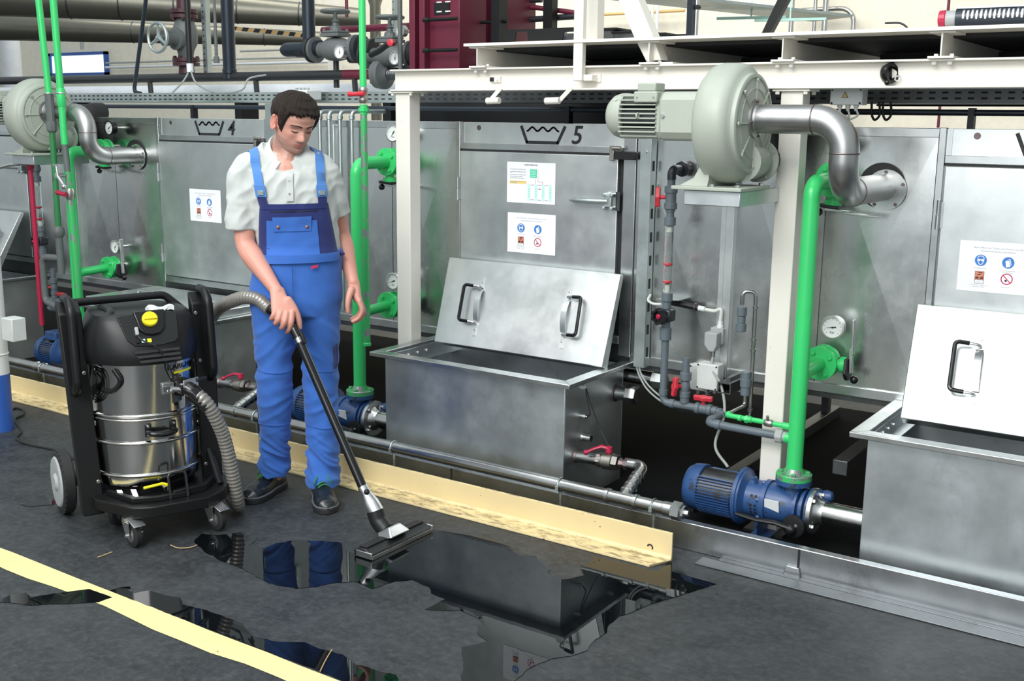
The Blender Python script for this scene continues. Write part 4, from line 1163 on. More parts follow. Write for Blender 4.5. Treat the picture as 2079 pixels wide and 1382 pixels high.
for x in (-7.0, -5.3, -4.1, -2.6, -.6):
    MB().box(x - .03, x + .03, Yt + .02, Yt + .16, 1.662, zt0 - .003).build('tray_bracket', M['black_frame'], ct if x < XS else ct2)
cd = thing('conduit_pipe', 'dark blue conduit pipe just above the roofs of the bays', 'pipe', (-3.4, 4.68, 1.70))
zc_ = onY(1000, 223, 4.68).z
MB().cyl((-8, 4.68, zc_ + .012), (1.0, 4.68, zc_ - .004), .0125, 14).build('pipe', M['navy_steel'], cd)
for x in (-2.86, -2.42, -1.0, -4.6, -5.6):
    MB().box(x - .012, x + .012, 4.66, 4.70, 1.66, zc_ + .018).build('saddle', M['black_plastic'], cd)
bx_ = thing('dark_backing', 'black backing panel added to darken the gap under the gantry', 'backing panel', (-2.7, 5.1, 1.66))  # black panel put behind the tray to make the gap dark
MB().box(onY(812, 200, 5.1).x, onY(1640, 200, 5.1).x, 5.1, 5.25, 1.66, 1.98).build('backing_body', M['matt_black'], bx_)
MB().box(-2.75, -2.45, 5.08, 5.095, 1.735, 1.757).build('green_strip', M['green_dark'], bx_)
dk2 = thing('dark_backing', 'black backing panel added to darken the gap above the right bay', 'backing panel', (-.4, 5.1, 1.66))  # second black panel, added to darken the gap further right
MB().box(-1.5, 1.2, 5.1, 5.2, 1.755, 1.98).build('backing_body', M['matt_black'], dk2)
iw = thing('insulated_pipe', 'white insulated pipe behind the cable tray', 'pipe', (-5, 5.7, 1.75))
ci = onY(480, 186, 5.7)
MB().cyl((-9.5, 5.7, ci.z), (-4.0, 5.7, ci.z), mpx(ci, 14), 20).build('lagging', M['insulation'], iw)

# dark main pipe with its verticals
Ym = 5.2
mp = thing('dark_main_pipe', 'dark horizontal main pipe behind the cable tray', 'pipe', (-6, Ym, 1.85))
pm0, pm1 = onY(60, 163, Ym), onY(700, 163.5, Ym)
MB().cyl((pm0.x - .8, Ym, pm0.z), (pm1.x, Ym, pm0.z), mpx(onY(430, 163, Ym), 9), 20).build('pipe', M['black_pipe'], mp)
c0 = V((pm1.x, Ym, pm0.z)); rm_ = mpx(c0, 10)
MB().cyl(c0, c0 + V((.26, 0, 0)), rm_, 18).build('maroon_section', M['maroon'], mp)
fx = c0 + V((.27, 0, 0))
MB().lathe(fx, (1, 0, 0), [(0, .085), (.025, .085), (.026, .05), (.03, .05), (.031, .09), (.06, .09), (.075, .05), (.09, .038)], 26).build('flange', M['valve_grey'], mp)
bolts_ring(mp, fx, (-1, 0, 0), .07, 6, .012, .012, M['valve_grey'])
cor = [fx + V((.09 + .008 * i, 0, 0)) for i in range(36)]
MB().sweep(cor, [.034 + (.004 if i % 2 else 0) for i in range(36)], 16).build('metal_hose', M['steel_dark'], mp)
for px_ in (305, 520, 720):
    q = onY(px_, 180, Ym)
    MB().cyl((q.x, Ym, pm0.z - .02), (q.x + .01, Ym, zt1 - .02), .018, 10).build('pipe_leg', M['black_pipe'], mp)
def vpipe(px_, y0, y1, rpx, Y, name, label, mat, cat='pipe', cap=False, lean=0):
    a, b = onY(px_, y1, Y), onY(px_ + lean, y0, Y)
    rr = mpx(a, rpx)
    t = thing(name, label, cat, a)
    top = V((a.x + (0 if not lean else (b.x - a.x)), Y, b.z))
    MB().cyl(a, top, rr, 18).build('pipe', M[mat], t)
    return t, a, top, rr
t, a, b_, rr = vpipe(467, -40, 160, 13, 5.2, 'upright_pipe', 'thick dark blue upright pipe rising from the dark main pipe', 'navy_steel')
MB().lathe(a + V((0, 0, .03)), (0, 0, 1), [(0, rr), (.006, rr * 1.12), (.03, rr * 1.12), (.036, rr)], 18).build('weld_collar', M['navy_steel'], t)
# leaning thin rod
t = thing('bent_rod', 'thin dark rod leaning above the left cable tray', 'pipe', onY(274, 186, 4.78))
MB().sweep(fillet([onY(300, -30, 4.78), onY(273, 178, 4.78), onY(274, 187, 4.78), onY(286, 190, 4.78)], .02, 5), mpx(onY(285, 90, 4.78), 4), 10).build('rod', M['navy_steel'], t)
# perforated strut
def strut(xb, yb, xt, yt, Y, wpx, label, mat='galvanised', holes=14):
    A, B = onY(xb, yb, Y), onY(xt, yt, Y)
    w = mpx(A, wpx); t = thing('perforated_strut', label, 'strut', A, 'perforated struts')
    B = V((A.x, Y, B.z))
    MB().box(A.x - w / 2, A.x + w / 2, Y, Y + .003, A.z, B.z).box(A.x + w / 2 - .003, A.x + w / 2, Y + .003, Y + .04, A.z, B.z).build('angle', M[mat], t)
    for i in range(holes):
        z = A.z + (B.z - A.z) * (i + .5) / holes
        MB().lathe((A.x - w * .12, Y + .0005, z), (0, -1, 0), [(0, w * .16), (.001, w * .16)], 8).build('hole', M['matt_black'], t)
strut(418, 152, 411, -20, 5.3, 13, 'perforated grey strut right of the large hand wheel')
strut(800, 137, 797, -20, 5.3, 8, 'perforated pale strut left of the maroon heat exchanger', holes=10)
strut(1398, 72, 1396, -20, 5.2, 12, 'dark perforated strut rising above the gantry deck', 'navy_steel', 8)
t, a, b_, rr = vpipe(1412, -20, 72, 5, 5.25, 'bright_rod', 'bright steel rod beside the dark perforated strut', 'chrome')
MB().torus(onY(1413, 15, 5.25), (0, 0, 1), rr * 1.1, .012, 16, 8).build('collar', M['black_rubber'], t)
# spray lance on a thread
t = thing('hanging_lance', 'thin grey hose lance hanging beside the thick dark blue pipe', 'lance', onY(440, 128, 5.0))
c = onY(440, 128, 5.0)
pts = [V((c.x, 5.0, c.z + .012 * i)) for i in range(44)]
MB().sweep(pts, [.020 - .0004 * i if i < 4 else (.009 + (.003 if i % 2 else 0)) if i < 22 else .009 for i in range(44)], 10).build('lance', M['valve_grey'], t)
# pale sheath with cables
t = thing('cable_drop', 'black cable drop ending in a pale sleeve by the hand wheel', 'cable', onY(386, 140, 4.95))
a, b_ = onY(386, 140, 4.95), onY(378, -30, 4.95)
MB().cyl(a, (a.x, 4.95, b_.z), mpx(a, 6), 14).build('tube', M['black_plastic'], t)
MB().cyl((a.x, 4.95, a.z - .02), (a.x, 4.95, a.z + .035), mpx(a, 7), 14).build('sleeve', M['box_white'], t)
MB().sweep(smooth_path([a, onY(372, 165, 4.9), onY(350, 188, 4.86)]), .006, 8).build('cable', M['cable_grey'], t)
MB().sweep(smooth_path([a, onY(400, 170, 4.9), onY(440, 188, 4.86), onY(490, 183, 4.86), onY(505, 160, 4.9), onY(540, 152, 5.0)]), .006, 8).build('cable', M['cable_grey'], t)

# globe valve with hand wheel
Yv = 5.25
gv = thing('globe_valve', 'grey globe valve with spoked hand wheel on an upright pipe', 'valve', onY(378, 150, Yv))
cb = onY(376, 78, Yv); k_ = mpx(cb, 1)
def ax_z(px_y): return onY(376, px_y, Yv).z
MB().lathe((cb.x, Yv, ax_z(158)), (0, 0, 1), [(0, 17 * k_), (ax_z(135) - ax_z(158), 15 * k_)], 20).build('pipe_end', M['maroon_dark'], gv)
MB().lathe((cb.x, Yv, ax_z(28)), (0, 0, 1), [(0, 15 * k_), (ax_z(-30) - ax_z(28), 12 * k_)], 20).build('pipe_end', M['maroon_dark'], gv)
for y0 in (134, 125, 37, 27):
    MB().lathe((cb.x, Yv, ax_z(y0)), (0, 0, 1), [(0, 27 * k_), (7 * k_, 27 * k_)], 24).build('flange', M['maroon_dark'], gv)
bolts_ring(gv, (cb.x, Yv, ax_z(118)), (0, 0, 1), 22 * k_, 6, 4 * k_, 4 * k_, M['maroon_dark'])
bolts_ring(gv, (cb.x, Yv, ax_z(37)), (0, 0, -1), 22 * k_, 6, 4 * k_, 5 * k_, M['maroon_dark'])
MB().lathe((cb.x, Yv, ax_z(118)), (0, 0, 1), [(0, 14 * k_), (14 * k_, 17 * k_), (30 * k_, 25 * k_), (55 * k_, 25 * k_), (75 * k_, 18 * k_), (82 * k_, 15 * k_)], 24).build('body', M['valve_grey'], gv)
wc = onX(320, 76, cb.x)
L = Yv - wc.y
MB().lathe((cb.x, Yv - 18 * k_, wc.z), (0, -1, 0), [(0, 22 * k_), (8 * k_, 22 * k_), (9 * k_, 16 * k_), (20 * k_, 13 * k_), (30 * k_, 16 * k_), (34 * k_, 16 * k_), (36 * k_, 7 * k_), (L - 22 * k_, 5 * k_)], 20).build('bonnet', M['valve_grey'], gv)
Rw = 28 * k_
hwp = MB().torus((cb.x, wc.y, wc.z), (0, 1, 0), Rw, 3.2 * k_, 40, 10)
for i in range(3):
    g = PI / 2 + 2 * PI * i / 3
    hwp.sweep([(cb.x, wc.y + .012, wc.z), (cb.x + Rw * .5 * math.cos(g), wc.y + .008, wc.z + Rw * .5 * math.sin(g)), (cb.x + Rw * math.cos(g), wc.y, wc.z + Rw * math.sin(g))], [5 * k_, 3 * k_, 3 * k_], 8)
hwp.lathe((cb.x, wc.y - .012, wc.z), (0, 1, 0), [(0, 3 * k_), (.03, 6 * k_)], 14)
hwp.build('hand_wheel', M['galvanised'], gv)

# gate valves with gauges
def gate(px_, py_, Y, label, glabel, wheel=True):
    c = onY(px_, py_, Y); k = mpx(c, 1)
    g = thing('gate_valve', label, 'valve', c - V((0, 0, 26 * k)), 'gate valves in a row')
    X0 = c.x
    MB().lathe((X0 - 62 * k, Y, c.z), (1, 0, 0), [(0, 24 * k), (6 * k, 26 * k), (9 * k, 26 * k), (10 * k, 16 * k), (28 * k, 15 * k), (45 * k, 22 * k), (62 * k, 24 * k), (82 * k, 22 * k), (100 * k, 15 * k), (112 * k, 16 * k), (113 * k, 27 * k), (122 * k, 27 * k)], 26).build('body', M['valve_grey'], g)
    MB().lathe((X0 + 62 * k, Y, c.z), (1, 0, 0), [(0, 27 * k), (10 * k, 27 * k), (12 * k, 18 * k), (40 * k, 18 * k)], 26).build('pipe_flange', M['black_pipe'], g)
    MB().lathe((X0 - 68 * k, Y, c.z), (1, 0, 0), [(-40 * k, 14 * k), (-2 * k, 15 * k), (-1 * k, 26 * k), (5 * k, 26 * k)], 26).build('pipe_flange', M['black_pipe'], g)
    bolts_ring(g, (X0 + 52 * k, Y, c.z), (-1, 0, 0), 22 * k, 6, 3.5 * k, 4 * k, M['black_pipe'])
    MB().box(X0 - 24 * k, X0 + 24 * k, Y - 20 * k, Y + 20 * k, c.z + 24 * k, c.z + 31 * k).box(X0 - 22 * k, X0 + 22 * k, Y - 18 * k, Y + 18 * k, c.z + 31.5 * k, c.z + 36 * k).build('bonnet_flange', M['valve_grey'], g, bevel=.004)
    for sx in (-1, 1):
        for sy in (-1, 1): bolt(g, (X0 + sx * 18 * k, Y + sy * 14 * k, c.z + 36 * k), (0, 0, 1), 3 * k, 4 * k, M['valve_grey'])
    MB().lathe((X0, Y, c.z + 36 * k), (0, 0, 1), [(0, 12 * k), (8 * k, 11 * k), (10 * k, 7 * k), (16 * k, 6 * k), (18 * k, 9 * k), (22 * k, 4 * k), (38 * k, 4 * k)], 16).build('stem', M['valve_grey'], g)
    hw = MB().torus((X0, Y, c.z + 74 * k), (0, 0, 1), 27 * k, 3.6 * k, 32, 8)
    for i in range(3):
        d = V((math.cos(2.1 * i), math.sin(2.1 * i), 0)); hw.sweep([V((X0, Y, c.z + 72 * k)), V((X0, Y, c.z + 74 * k)) + d * 27 * k], 3 * k, 8)
    hw.build('hand_wheel', M['valve_grey'], g)
    gc = c + V((40 * k, -30 * k, -8 * k))
    gauge(gc, 14 * k, glabel, needle=1.5, stem=(0, 30 * k, 0), mark=False)
gate(682, 100, 5.2, 'grey gate valve left of the bright green pipe above the man', 'white gauge on the gate valve left of the bright green pipe')
gate(792, 112, 5.2, 'dark gate valve between the bright green pipe and the heat exchanger', 'lower white gauge beside the maroon heat exchanger')
gauge(onY(815, 63, 5.1), mpx(onY(815, 63, 5.1), 12), 'upper white gauge beside the maroon heat exchanger', needle=1.0, mark=False, stem=(0, .05, 0))
t, a, b_, rr = vpipe(813, -20, 140, 5, 5.05, 'upright_pipe', 'thin grey upright pipe in front of the two white gauges', 'valve_grey')
t = thing('elbow_pipe', 'thick dark blue pipe bend left of the grey gate valve', 'pipe', onY(600, 100, 5.2))
c = onY(628, 100, 5.2); k = mpx(c, 1)
MB().cyl((c.x, 5.2, c.z), (c.x, 5.2, onY(628, -40, 5.2).z), 13 * k, 20).build('upright', M['navy_steel'], t)
xl = onY(572, 100, 5.2).x
MB().lathe((xl, 5.2, c.z), (1, 0, 0), [(0, 0), (.01, 9 * k), (.03, 13 * k), (.06, 14.5 * k), (.20, 14.5 * k), (.21, 17 * k), (c.x - xl + .10, 17 * k)], 22).build('stub', M['navy_steel'], t)
MB().cyl((c.x + .18, 5.25, c.z - .05), (c.x + .18, 5.25, 1.86), 6 * k, 12).build('drop_leg', M['black_pipe'], t)
t = thing('maroon_pipe', 'maroon pipe running behind the gate valves to the heat exchanger', 'pipe', onY(750, 57, 5.5))
a, b_ = onY(655, 62, 5.5), onY(830, 54, 5.5)
MB().cyl(a, (b_.x, 5.5, a.z), mpx(a, 7), 14).build('pipe', M['maroon'], t)
q = onY(704, 35, 5.4)
MB().cyl(q, (q.x, 5.4, q.z + .5), mpx(q, 3.5), 12).build('drop_pipe', M['maroon'], t)
t = thing('lever_handle', 'black lever handle with a red end cap beside the gate valves', 'handle', onY(785, 100, 5.0))
MB().sweep(smooth_path([onY(752, 112, 5.0), onY(770, 103, 5.0), onY(785, 92, 5.0), onY(797, 86, 5.0)]), [mpx(onY(785, 92, 5.0), 6)] * 37, 10).build('lever', M['black_plastic'], t)
cq = onY(797, 87, 4.98)
MB().lathe(cq, (.2, -1, 0), [(0, .02), (.03, .02), (.032, .016)], 16).build('end_cap', M['red_plastic'], t)

# maroon heat exchanger
hx = thing('heat_exchanger', 'maroon plate heat exchanger standing behind the left end of the gantry', 'heat exchanger', onY(910, 137, 5.0))
def hbox(xa, xb, Y, dp, y0=-60, y1=142):
    A, B = onY(xa, y1, Y), onY(xb, y0, Y)
    return MB().box(A.x, B.x, Y, Y + dp, A.z, B.z)
hbox(862, 933, 4.95, .25).build('front_plate', M['maroon'], hx, bevel=.004)
hbox(831, 841, 4.90, .30).build('edge_bar', M['maroon'], hx, bevel=.003)
hbox(851, 861, 4.90, .30).build('edge_bar', M['maroon'], hx, bevel=.003)
hbox(841, 851, 5.0, .25).build('plate_pack', M['black_frame'], hx)
hbox(942, 975, 5.25, .25).build('rear_plate', M['maroon'], hx, bevel=.003)
hbox(975, 1030, 5.35, .3).build('rear_plate', M['maroon'], hx, bevel=.003)
hbox(996, 1014, 5.1, .08).build('guide_post', M['black_frame'], hx)
for yy in (41, 103):
    a = onY(860, yy, 4.88); b_ = onY(928, yy - 3, 4.88)
    MB().cyl(a, (b_.x, 4.88, a.z), mpx(a, 3.5), 10).lathe(a, (1, 0, 0), [(0, mpx(a, 5)), (.04, mpx(a, 5))], 6).build('tie_rod', M['black_frame'], hx)
    a = onY(930, yy + 7, 5.15); b_ = onY(1030, yy + 4, 5.15)
    MB().cyl(a, (b_.x, 5.15, a.z), mpx(a, 3.5), 10).lathe(a, (1, 0, 0), [(0, mpx(a, 5)), (.04, mpx(a, 5))], 6).build('tie_rod', M['black_frame'], hx)
A, B = onY(880, 30, 4.94), onY(911, 4, 4.94)
MB().box(A.x, B.x, 4.944, 4.95, A.z, B.z).build('data_plate', M['black_gloss'], hx)
for i in range(4):
    MB().box(A.x + .02 + .06 * (i % 2), A.x + .055 + .06 * (i % 2), 4.9425, 4.944, A.z + .012 + .05 * (i // 2), A.z + .018 + .05 * (i // 2)).build('plate_line', M['dial'], hx)
t = thing('dark_pipe_run', 'black pipes crossing between the heat exchanger and the cream upright', 'pipe', onY(1100, 35, 5.6))
for (xa, ya, xb, yb, r0, mt) in ((1030, 43, 1170, 33, 6, 'black_pipe'), (1030, 8, 1170, 26, 5, 'maroon'), (1030, 2, 1100, 0, 5, 'black_pipe')):
    a, b_ = onY(xa, ya, 5.6), onY(xb, yb, 5.6)
    MB().cyl(a, b_, mpx(a, r0), 14).build('pipe', M[mt], t)
a, b_ = onY(1111, 60, 5.5), onY(1109, -20, 5.5)
MB().box(a.x - .03, a.x + .03, 5.5, 5.56, 2.012, b_.z).build('support', M['black_frame'], t)

# mid green pipe with red lever, left green pipes
def thin_green(X, Y, z0, z1, label, mat, rr=.0165):
    t = thing('thin_green_pipe', label, 'pipe', (X, Y, z0), 'thin green upright pipes')
    return t
tg = thin_green(-3.582, 4.0, .60, 2.3, 'thin worn green pipe with a red lever right beside the man', 'green_worn')
zq = lambda y: onY(738, y, 4.0).z
MB().cyl((-3.582, 4.0, zq(700)), (-3.582, 4.0, zq(228)), .0165, 18).build('lower_pipe', M['green_worn'], tg)
MB().cyl((-3.582, 4.0, zq(176)), (-3.582, 4.0, 2.45), .0165, 18).build('upper_pipe', M['green'], tg)
MB().lathe((-3.582, 4.0, zq(232)), (0, 0, 1), [(0, .0185), (.012, .0185), (.013, .025), (.03, .025), (.031, .0185), (.045, .0185)], 8).build('union', M['green'], tg)
MB().lathe((-3.582, 4.0, zq(210)), (0, 0, 1), [(0, .017), (.012, .022), (.022, .022), (.03, .019), (.05, .019), (.058, .022), (.068, .022), (.075, .017)], 10).build('ball_valve', M['brass_dull'], tg)
MB().sweep([(-3.64, 3.965, zq(191)), (-3.61, 3.965, zq(192)), (-3.58, 3.965, zq(191)), (-3.545, 3.965, zq(190))], [.013, .009, .012, .011], 10).build('lever', M['red_plastic'], tg)
MB().lathe((-3.582, 4.0, zq(700)), (0, 0, 1), [(0, .0195), (.012, .0195), (.016, .0165)], 16).build('end_collar', M['green'], tg)

tg = thin_green(-5.985, 4.05, .5, 2.4, 'bright thin green pipe with brass tap in front of the left duct', 'green')
MB().cyl((-6.0, 4.03, 1.50), (-6.02, 4.03, 2.45), .021, 16).build('upper_pipe', M['green'], tg)
MB().cyl((-5.99, 4.03, 1.34), (-6.0, 4.03, 1.50), .019, 16).build('grey_piece', M['valve_grey'], tg)
MB().cyl((-5.965, 4.03, .56), (-5.99, 4.03, 1.34), .0195, 16).build('lower_pipe', M['green_worn'], tg)
MB().lathe((-6.005, 4.03, 1.72), (0, 0, 1), [(0, .021), (.01, .026), (.10, .026), (.11, .021)], 16).build('coupling', M['green'], tg)
q = V((-5.985, 4.0, 1.32))
tp = MB().cyl(q, q + V((.03, -.07, 0)), .013, 12).cyl(q + V((.03, -.07, .01)), q + V((.10, -.075, -.05)), .011, 12).cyl(q + V((.05, -.075, -.01)), q + V((.04, -.075, .06)), .007, 10)
tp.obox(q + V((.04, -.075, .065)), (.055, .012, .01)); tp.ball(q + V((.105, -.075, -.06)), .016, 10, 6)
tp.build('water_tap', M['zinc'], tg)
MB().lathe((-5.98, 4.03, 1.175), (0, 0, 1), [(0, .023), (.015, .028), (.05, .028), (.065, .023)], 10).build('ball_valve', M['brass_dull'], tg)
MB().sweep([(-6.05, 3.99, 1.215), (-6.0, 3.985, 1.21), (-5.96, 3.985, 1.205)], [.015, .012, .013], 10).build('lever', M['red_paint'], tg)
tg = thin_green(-6.17, 4.05, .5, 2.4, 'dark worn thin green pipe at the far left across the blower', 'green_dark')
MB().cyl((-6.155, 4.05, 1.80), (-6.20, 4.05, 2.45), .020, 16).build('upper_pipe', M['green'], tg)
MB().cyl((-6.15, 4.05, 1.62), (-6.155, 4.05, 1.80), .026, 10).lathe((-6.15, 4.05, 1.57), (0, 0, 1), [(0, .022), (.01, .03), (.06, .03), (.07, .024)], 8).build('stop_valve', M['valve_grey'], tg)
MB().cyl((-6.155, 4.05, .98), (-6.15, 4.05, 1.60), .018, 16).build('lower_pipe', M['green_dark'], tg)
MB().cyl((-6.155, 4.05, .70), (-6.155, 4.05, .98), .022, 14).lathe((-6.155, 4.05, .93), (0, 0, 1), [(0, .024), (.02, .035), (.05, .035), (.07, .022)], 12).build('grey_valve', M['valve_grey'], tg)
MB().sweep(fillet([(-6.155, 4.05, .80), (-6.30, 4.02, .80), (-6.30, 4.02, .52), (-6.15, 4.0, .50)], .04, 6), .021, 14).build('return_bend', M['valve_grey'], tg)
cl = MB().torus((-6.16, 4.05, 1.80), (0, 0, 1), .022, .006, 18, 6).torus((-6.005, 4.03, 1.80), (0, 0, 1), .023, .006, 18, 6)
cl.cyl((-6.14, 4.045, 1.80), (-6.03, 4.035, 1.80), .005, 8)
cl.build('pipe_clip', M['galvanised'], tg)
t = thing('maroon_riser', 'thin maroon upright pipe with a lever top at the far left', 'pipe', onY(85, 640, 4.05))
pts = [onY(52, 335, 4.05), onY(62, 430, 4.05), onY(75, 520, 4.05), onY(88, 640, 4.05)]
xm = pts[2].x
MB().cyl((xm, 4.05, pts[0].z), (xm, 4.05, .35), .0155, 14).build('pipe', M['red_paint'], t)
MB().sweep([onY(2, 340, 4.0), onY(20, 335, 4.0), onY(42, 333, 4.03), (xm, 4.05, pts[0].z)], [.011, .011, .010, .012], 10).build('lever', M['zinc'], t)
MB().lathe((xm, 4.05, pts[0].z - .03), (0, 0, 1), [(0, .018), (.02, .024), (.045, .022), (.05, .01)], 12).build('cap', M['red_paint'], t)

# flow meter of the left bay: same kind as the front one, and grey uprights behind the man
D2 = copy_tree(D, (-2 * P, 0, 0)); D2['label'] = 'grey plastic pipe line with flow meter at the far left behind the maroon pipe'; D['group'] = D2['group'] = 'dosing lines'
for px_, lb in ((649, 'first'), (668, 'second'), (690, 'third'), (714, 'fourth')):
    a = onY(px_, 232, YW - .04)
    t = thing('grey_upright_pipe', lb + ' of four thin grey upright pipes right of the head of the man', 'pipe', (a.x, YW - .04, .64), 'four grey upright pipes')
    rr = .0115
    MB().sweep(fillet([(a.x, YW - .04, .64), (a.x, YW - .04, a.z + .015), (a.x + .02, YW + .2, a.z + .018)], .03, 6), rr, 12).build('pipe', M['galvanised'], t)
    MB().lathe((a.x, YW - .04, a.z - .028), (0, 0, 1), [(0, rr), (.003, .016), (.02, .016), (.024, rr)], 12).build('elbow_collar', M['galvanised'], t)
t = thing('white_terminal_box', 'pale box with cable glands just behind the head of the man', 'junction box', onY(590, 205, 4.7))
A, B = onY(575, 203, 4.66), onY(643, 183, 4.66)
MB().box(A.x + .08, B.x - .02, 4.60, 4.72, A.z, B.z).build('box_body', M['box_grey'], t, bevel=.006)
for i in range(4):
    MB().cyl((A.x + .11 + .03 * i, 4.66, B.z), (A.x + .11 + .03 * i, 4.66, B.z + .014), .009, 8).build('gland', M['grey_plastic'], t)
t = thing('grey_wall_post', 'grey steel channel just left of the head of the man', 'post', onY(553, 285, 4.40))
A, B = onY(546, 300, 4.42), onY(561, 210, 4.42)
MB().box(A.x, B.x, 4.40, 4.44, A.z - .5, B.z).build('channel', M['galvanised'], t)

# box with warning triangle and black coupling on the gantry beam
wbx = thing('warning_box', 'pale grey electrical box with a warning triangle under the gantry beam', 'electrical box', onY(1718, 213, 4.33))
A, B = onY(1684, 213, 4.33), onY(1752, 178, 4.33)
MB().box(A.x, B.x, 4.33, 4.40, A.z, B.z).build('box_body', M['box_white'], wbx, bevel=.004)
for px_, pz in ((A.x + .008, A.z + .007), (B.x - .008, A.z + .007), (A.x + .008, B.z - .007), (B.x - .008, B.z - .007)):
    bolt(wbx, (px_, 4.33, pz), (0, -1, 0), .0042, .002, M['matt_black'], 'screw', 10)
tc = V(((A.x + B.x) / 2 - .004, 4.3295, (A.z + B.z) / 2 + .006))
MB().prism([tc + V((-.0135, 0, -.011)), tc + V((.0135, 0, -.011)), tc + V((0, 0, .0125))], (0, -.0006, 0)).build('triangle_edge', M['ink'], wbx, smooth=0)
MB().prism([tc + V((-.0098, -.0008, -.0088)), tc + V((.0098, -.0008, -.0088)), tc + V((0, -.0008, .0085))], (0, -.0005, 0)).build('triangle', M['ink_yellow'], wbx, smooth=0)
lt = MB(); lettering(lt, '!', tc + V((0, -.0015, -.0022)), (1, 0, 0), (0, 0, 1), .015); lt.build('mark', M['ink'], wbx, smooth=0)
for i in range(3):
    x = A.x + .03 + .032 * i
    MB().lathe((x, 4.365, A.z), (0, 0, -1), [(0, .010), (.008, .010), (.010, .007), (.022, .006)], 10).build('gland', M['box_white'], wbx)
    MB().sweep(smooth_path([(x, 4.365, A.z - .015), (x + .006, 4.37, A.z - .04), (A.x + .05, 4.40, A.z - .06)]), .004, 8).build('cable', M['cable_white'], wbx)
for px_ in (1777, 1800):
    c = onY(px_, 232, 4.60)
    MB().sweep(smooth_path([c + V((-.018, 0, .05)), c + V((-.014, 0, 0)), c + V((0, 0, -.022)), c + V((.018, 0, 0)), c + V((.012, 0, .05))]), .005, 8).build('cable_loop', M['black_rubber'], wbx)
cp = thing('hose_coupling', 'black hose coupling resting on the face of the gantry beam', 'coupling', onY(1808, 168, 4.185))
c = onY(1806, 149, 4.185); ax = V((.9, -.45, .1)).normalized()
MB().lathe(c, ax, [(-.022, .026), (-.014, .034), (.004, .038), (.014, .035), (.014, .028), (-.006, .026), (-.006, .005)], 24).build('ring', M['black_gloss'], cp)
for d in ((0, .5, 1), (0, -.6, -1), (.3, 1, -.2)):
    MB().ball(c + V(d).normalized() * .038, .011, 10, 6).build('lug', M['black_gloss'], cp)
MB().torus(c + V((.03, 0, -.018)), (0, 1, 0), .009, .003, 16, 6).build('key_ring', M['zinc'], cp)

# things lying on the deck
def deck_tray(xa, xb, ya, yb, Y, label):
    A, B = onY(xa, yb, Y), onY(xb, ya, Y)
    t = thing('deck_tray', label, 'tray', ((A.x + B.x) / 2, Y + .1, 2.012), 'dark trays on the gantry deck')
    z0, z1 = 2.012, B.z
    MB().box(A.x, B.x, Y + .004, Y + .30, z0, z0 + .008).box(A.x, B.x, Y + .30, Y + .306, z0, z1).build('tray_floor', M['steel_dark'], t)
    w = (B.x - A.x)
    MB().prism([(A.x, Y, z0), (A.x + w * .14, Y, z0), (A.x + w * .17, Y, z1 - .01), (A.x + w * .33, Y, z1 - .01), (A.x + w * .36, Y, z0), (B.x - w * .18, Y, z0 + .01), (B.x - w * .15, Y, z0 + .05), (B.x, Y, z0 + .05), (B.x, Y, z1), (A.x, Y, z1)], (0, .006, 0)).build('front_lip', M['black_frame'], t)
    MB().box(A.x + w * .40, B.x - w * .2, Y + .05, Y + .056, z0 + .008, z1 - .01).build('inner_sheet', M['steel_panel'], t)
deck_tray(1024, 1168, 55, 84, 4.32, 'dark steel tray lying on the left end of the gantry deck')
for i, (xa, xb, ya) in enumerate(((1212, 1246, 56), (1246, 1300, 61), (1318, 1345, 66), (1345, 1388, 69))):
    A, B = onY(xa, 80, 4.5), onY(xb, ya, 4.5)
    t = thing('deck_plank', ('first', 'second', 'third', 'fourth')[i] + ' from left of the dark edged sheets stepped along the deck', 'sheet', ((A.x + B.x) / 2, 4.5, 2.012), 'stepped sheets on the deck')
    MB().box(A.x, B.x, 4.50, 4.9, 2.012, B.z - .012).build('sheet_stack', M['steel_dark'], t)
    MB().box(A.x - .01, B.x + .02, 4.49, 4.91, B.z - .012, B.z).build('top_sheet', M['black_frame'], t, bevel=.004)
# red ended perforated drum
pt = thing('perforated_tube', 'perforated steel tube with crimson ribbed end lying on the deck at the right', 'tube', onY(1990, 48, 4.35))
a = onY(1942, 36, 4.36); ax = V((1, .06, 0)).normalized(); z0 = 2.012 + .045
a.z = z0
MB().cyl(a, a + ax * .6, .036, 22).build('tube', M['navy_steel'], pt)
dots = MB()
for i in range(30):
    for j in range(6):
        g = PI * .75 + j * .16 + .08 * (i % 2)
        d = V((0, math.cos(g), math.sin(g)))
        dots.lathe(a + ax * (.03 + .015 * i) + d * .0358, d, [(0, .0042), (.0006, .0042)], 6)
do = dots.build('perforation', M['zinc'], pt, smooth=0); do['kind'] = 'stuff'
MB().obox(a + ax * .3 + V((0, -.006, .036)), (.6, .03, .008), ax).build('top_strip', M['box_white'], pt, bevel=.002)
MB().cyl(a - ax * .035, a, .029, 20).build('collar', M['grey_plastic'], pt)
MB().lathe(a - ax * .062, ax, [(0, .022), (.003, .030), (.024, .032), (.028, .028)], 14).build('end_knob', M['red_paint'], pt, smooth=15)
MB().lathe(a + V((.006, .06, .012)), ax, [(0, .02), (.003, .026), (.024, .027), (.028, .02)], 14).build('rear_knob', M['red_paint'], pt, smooth=15)

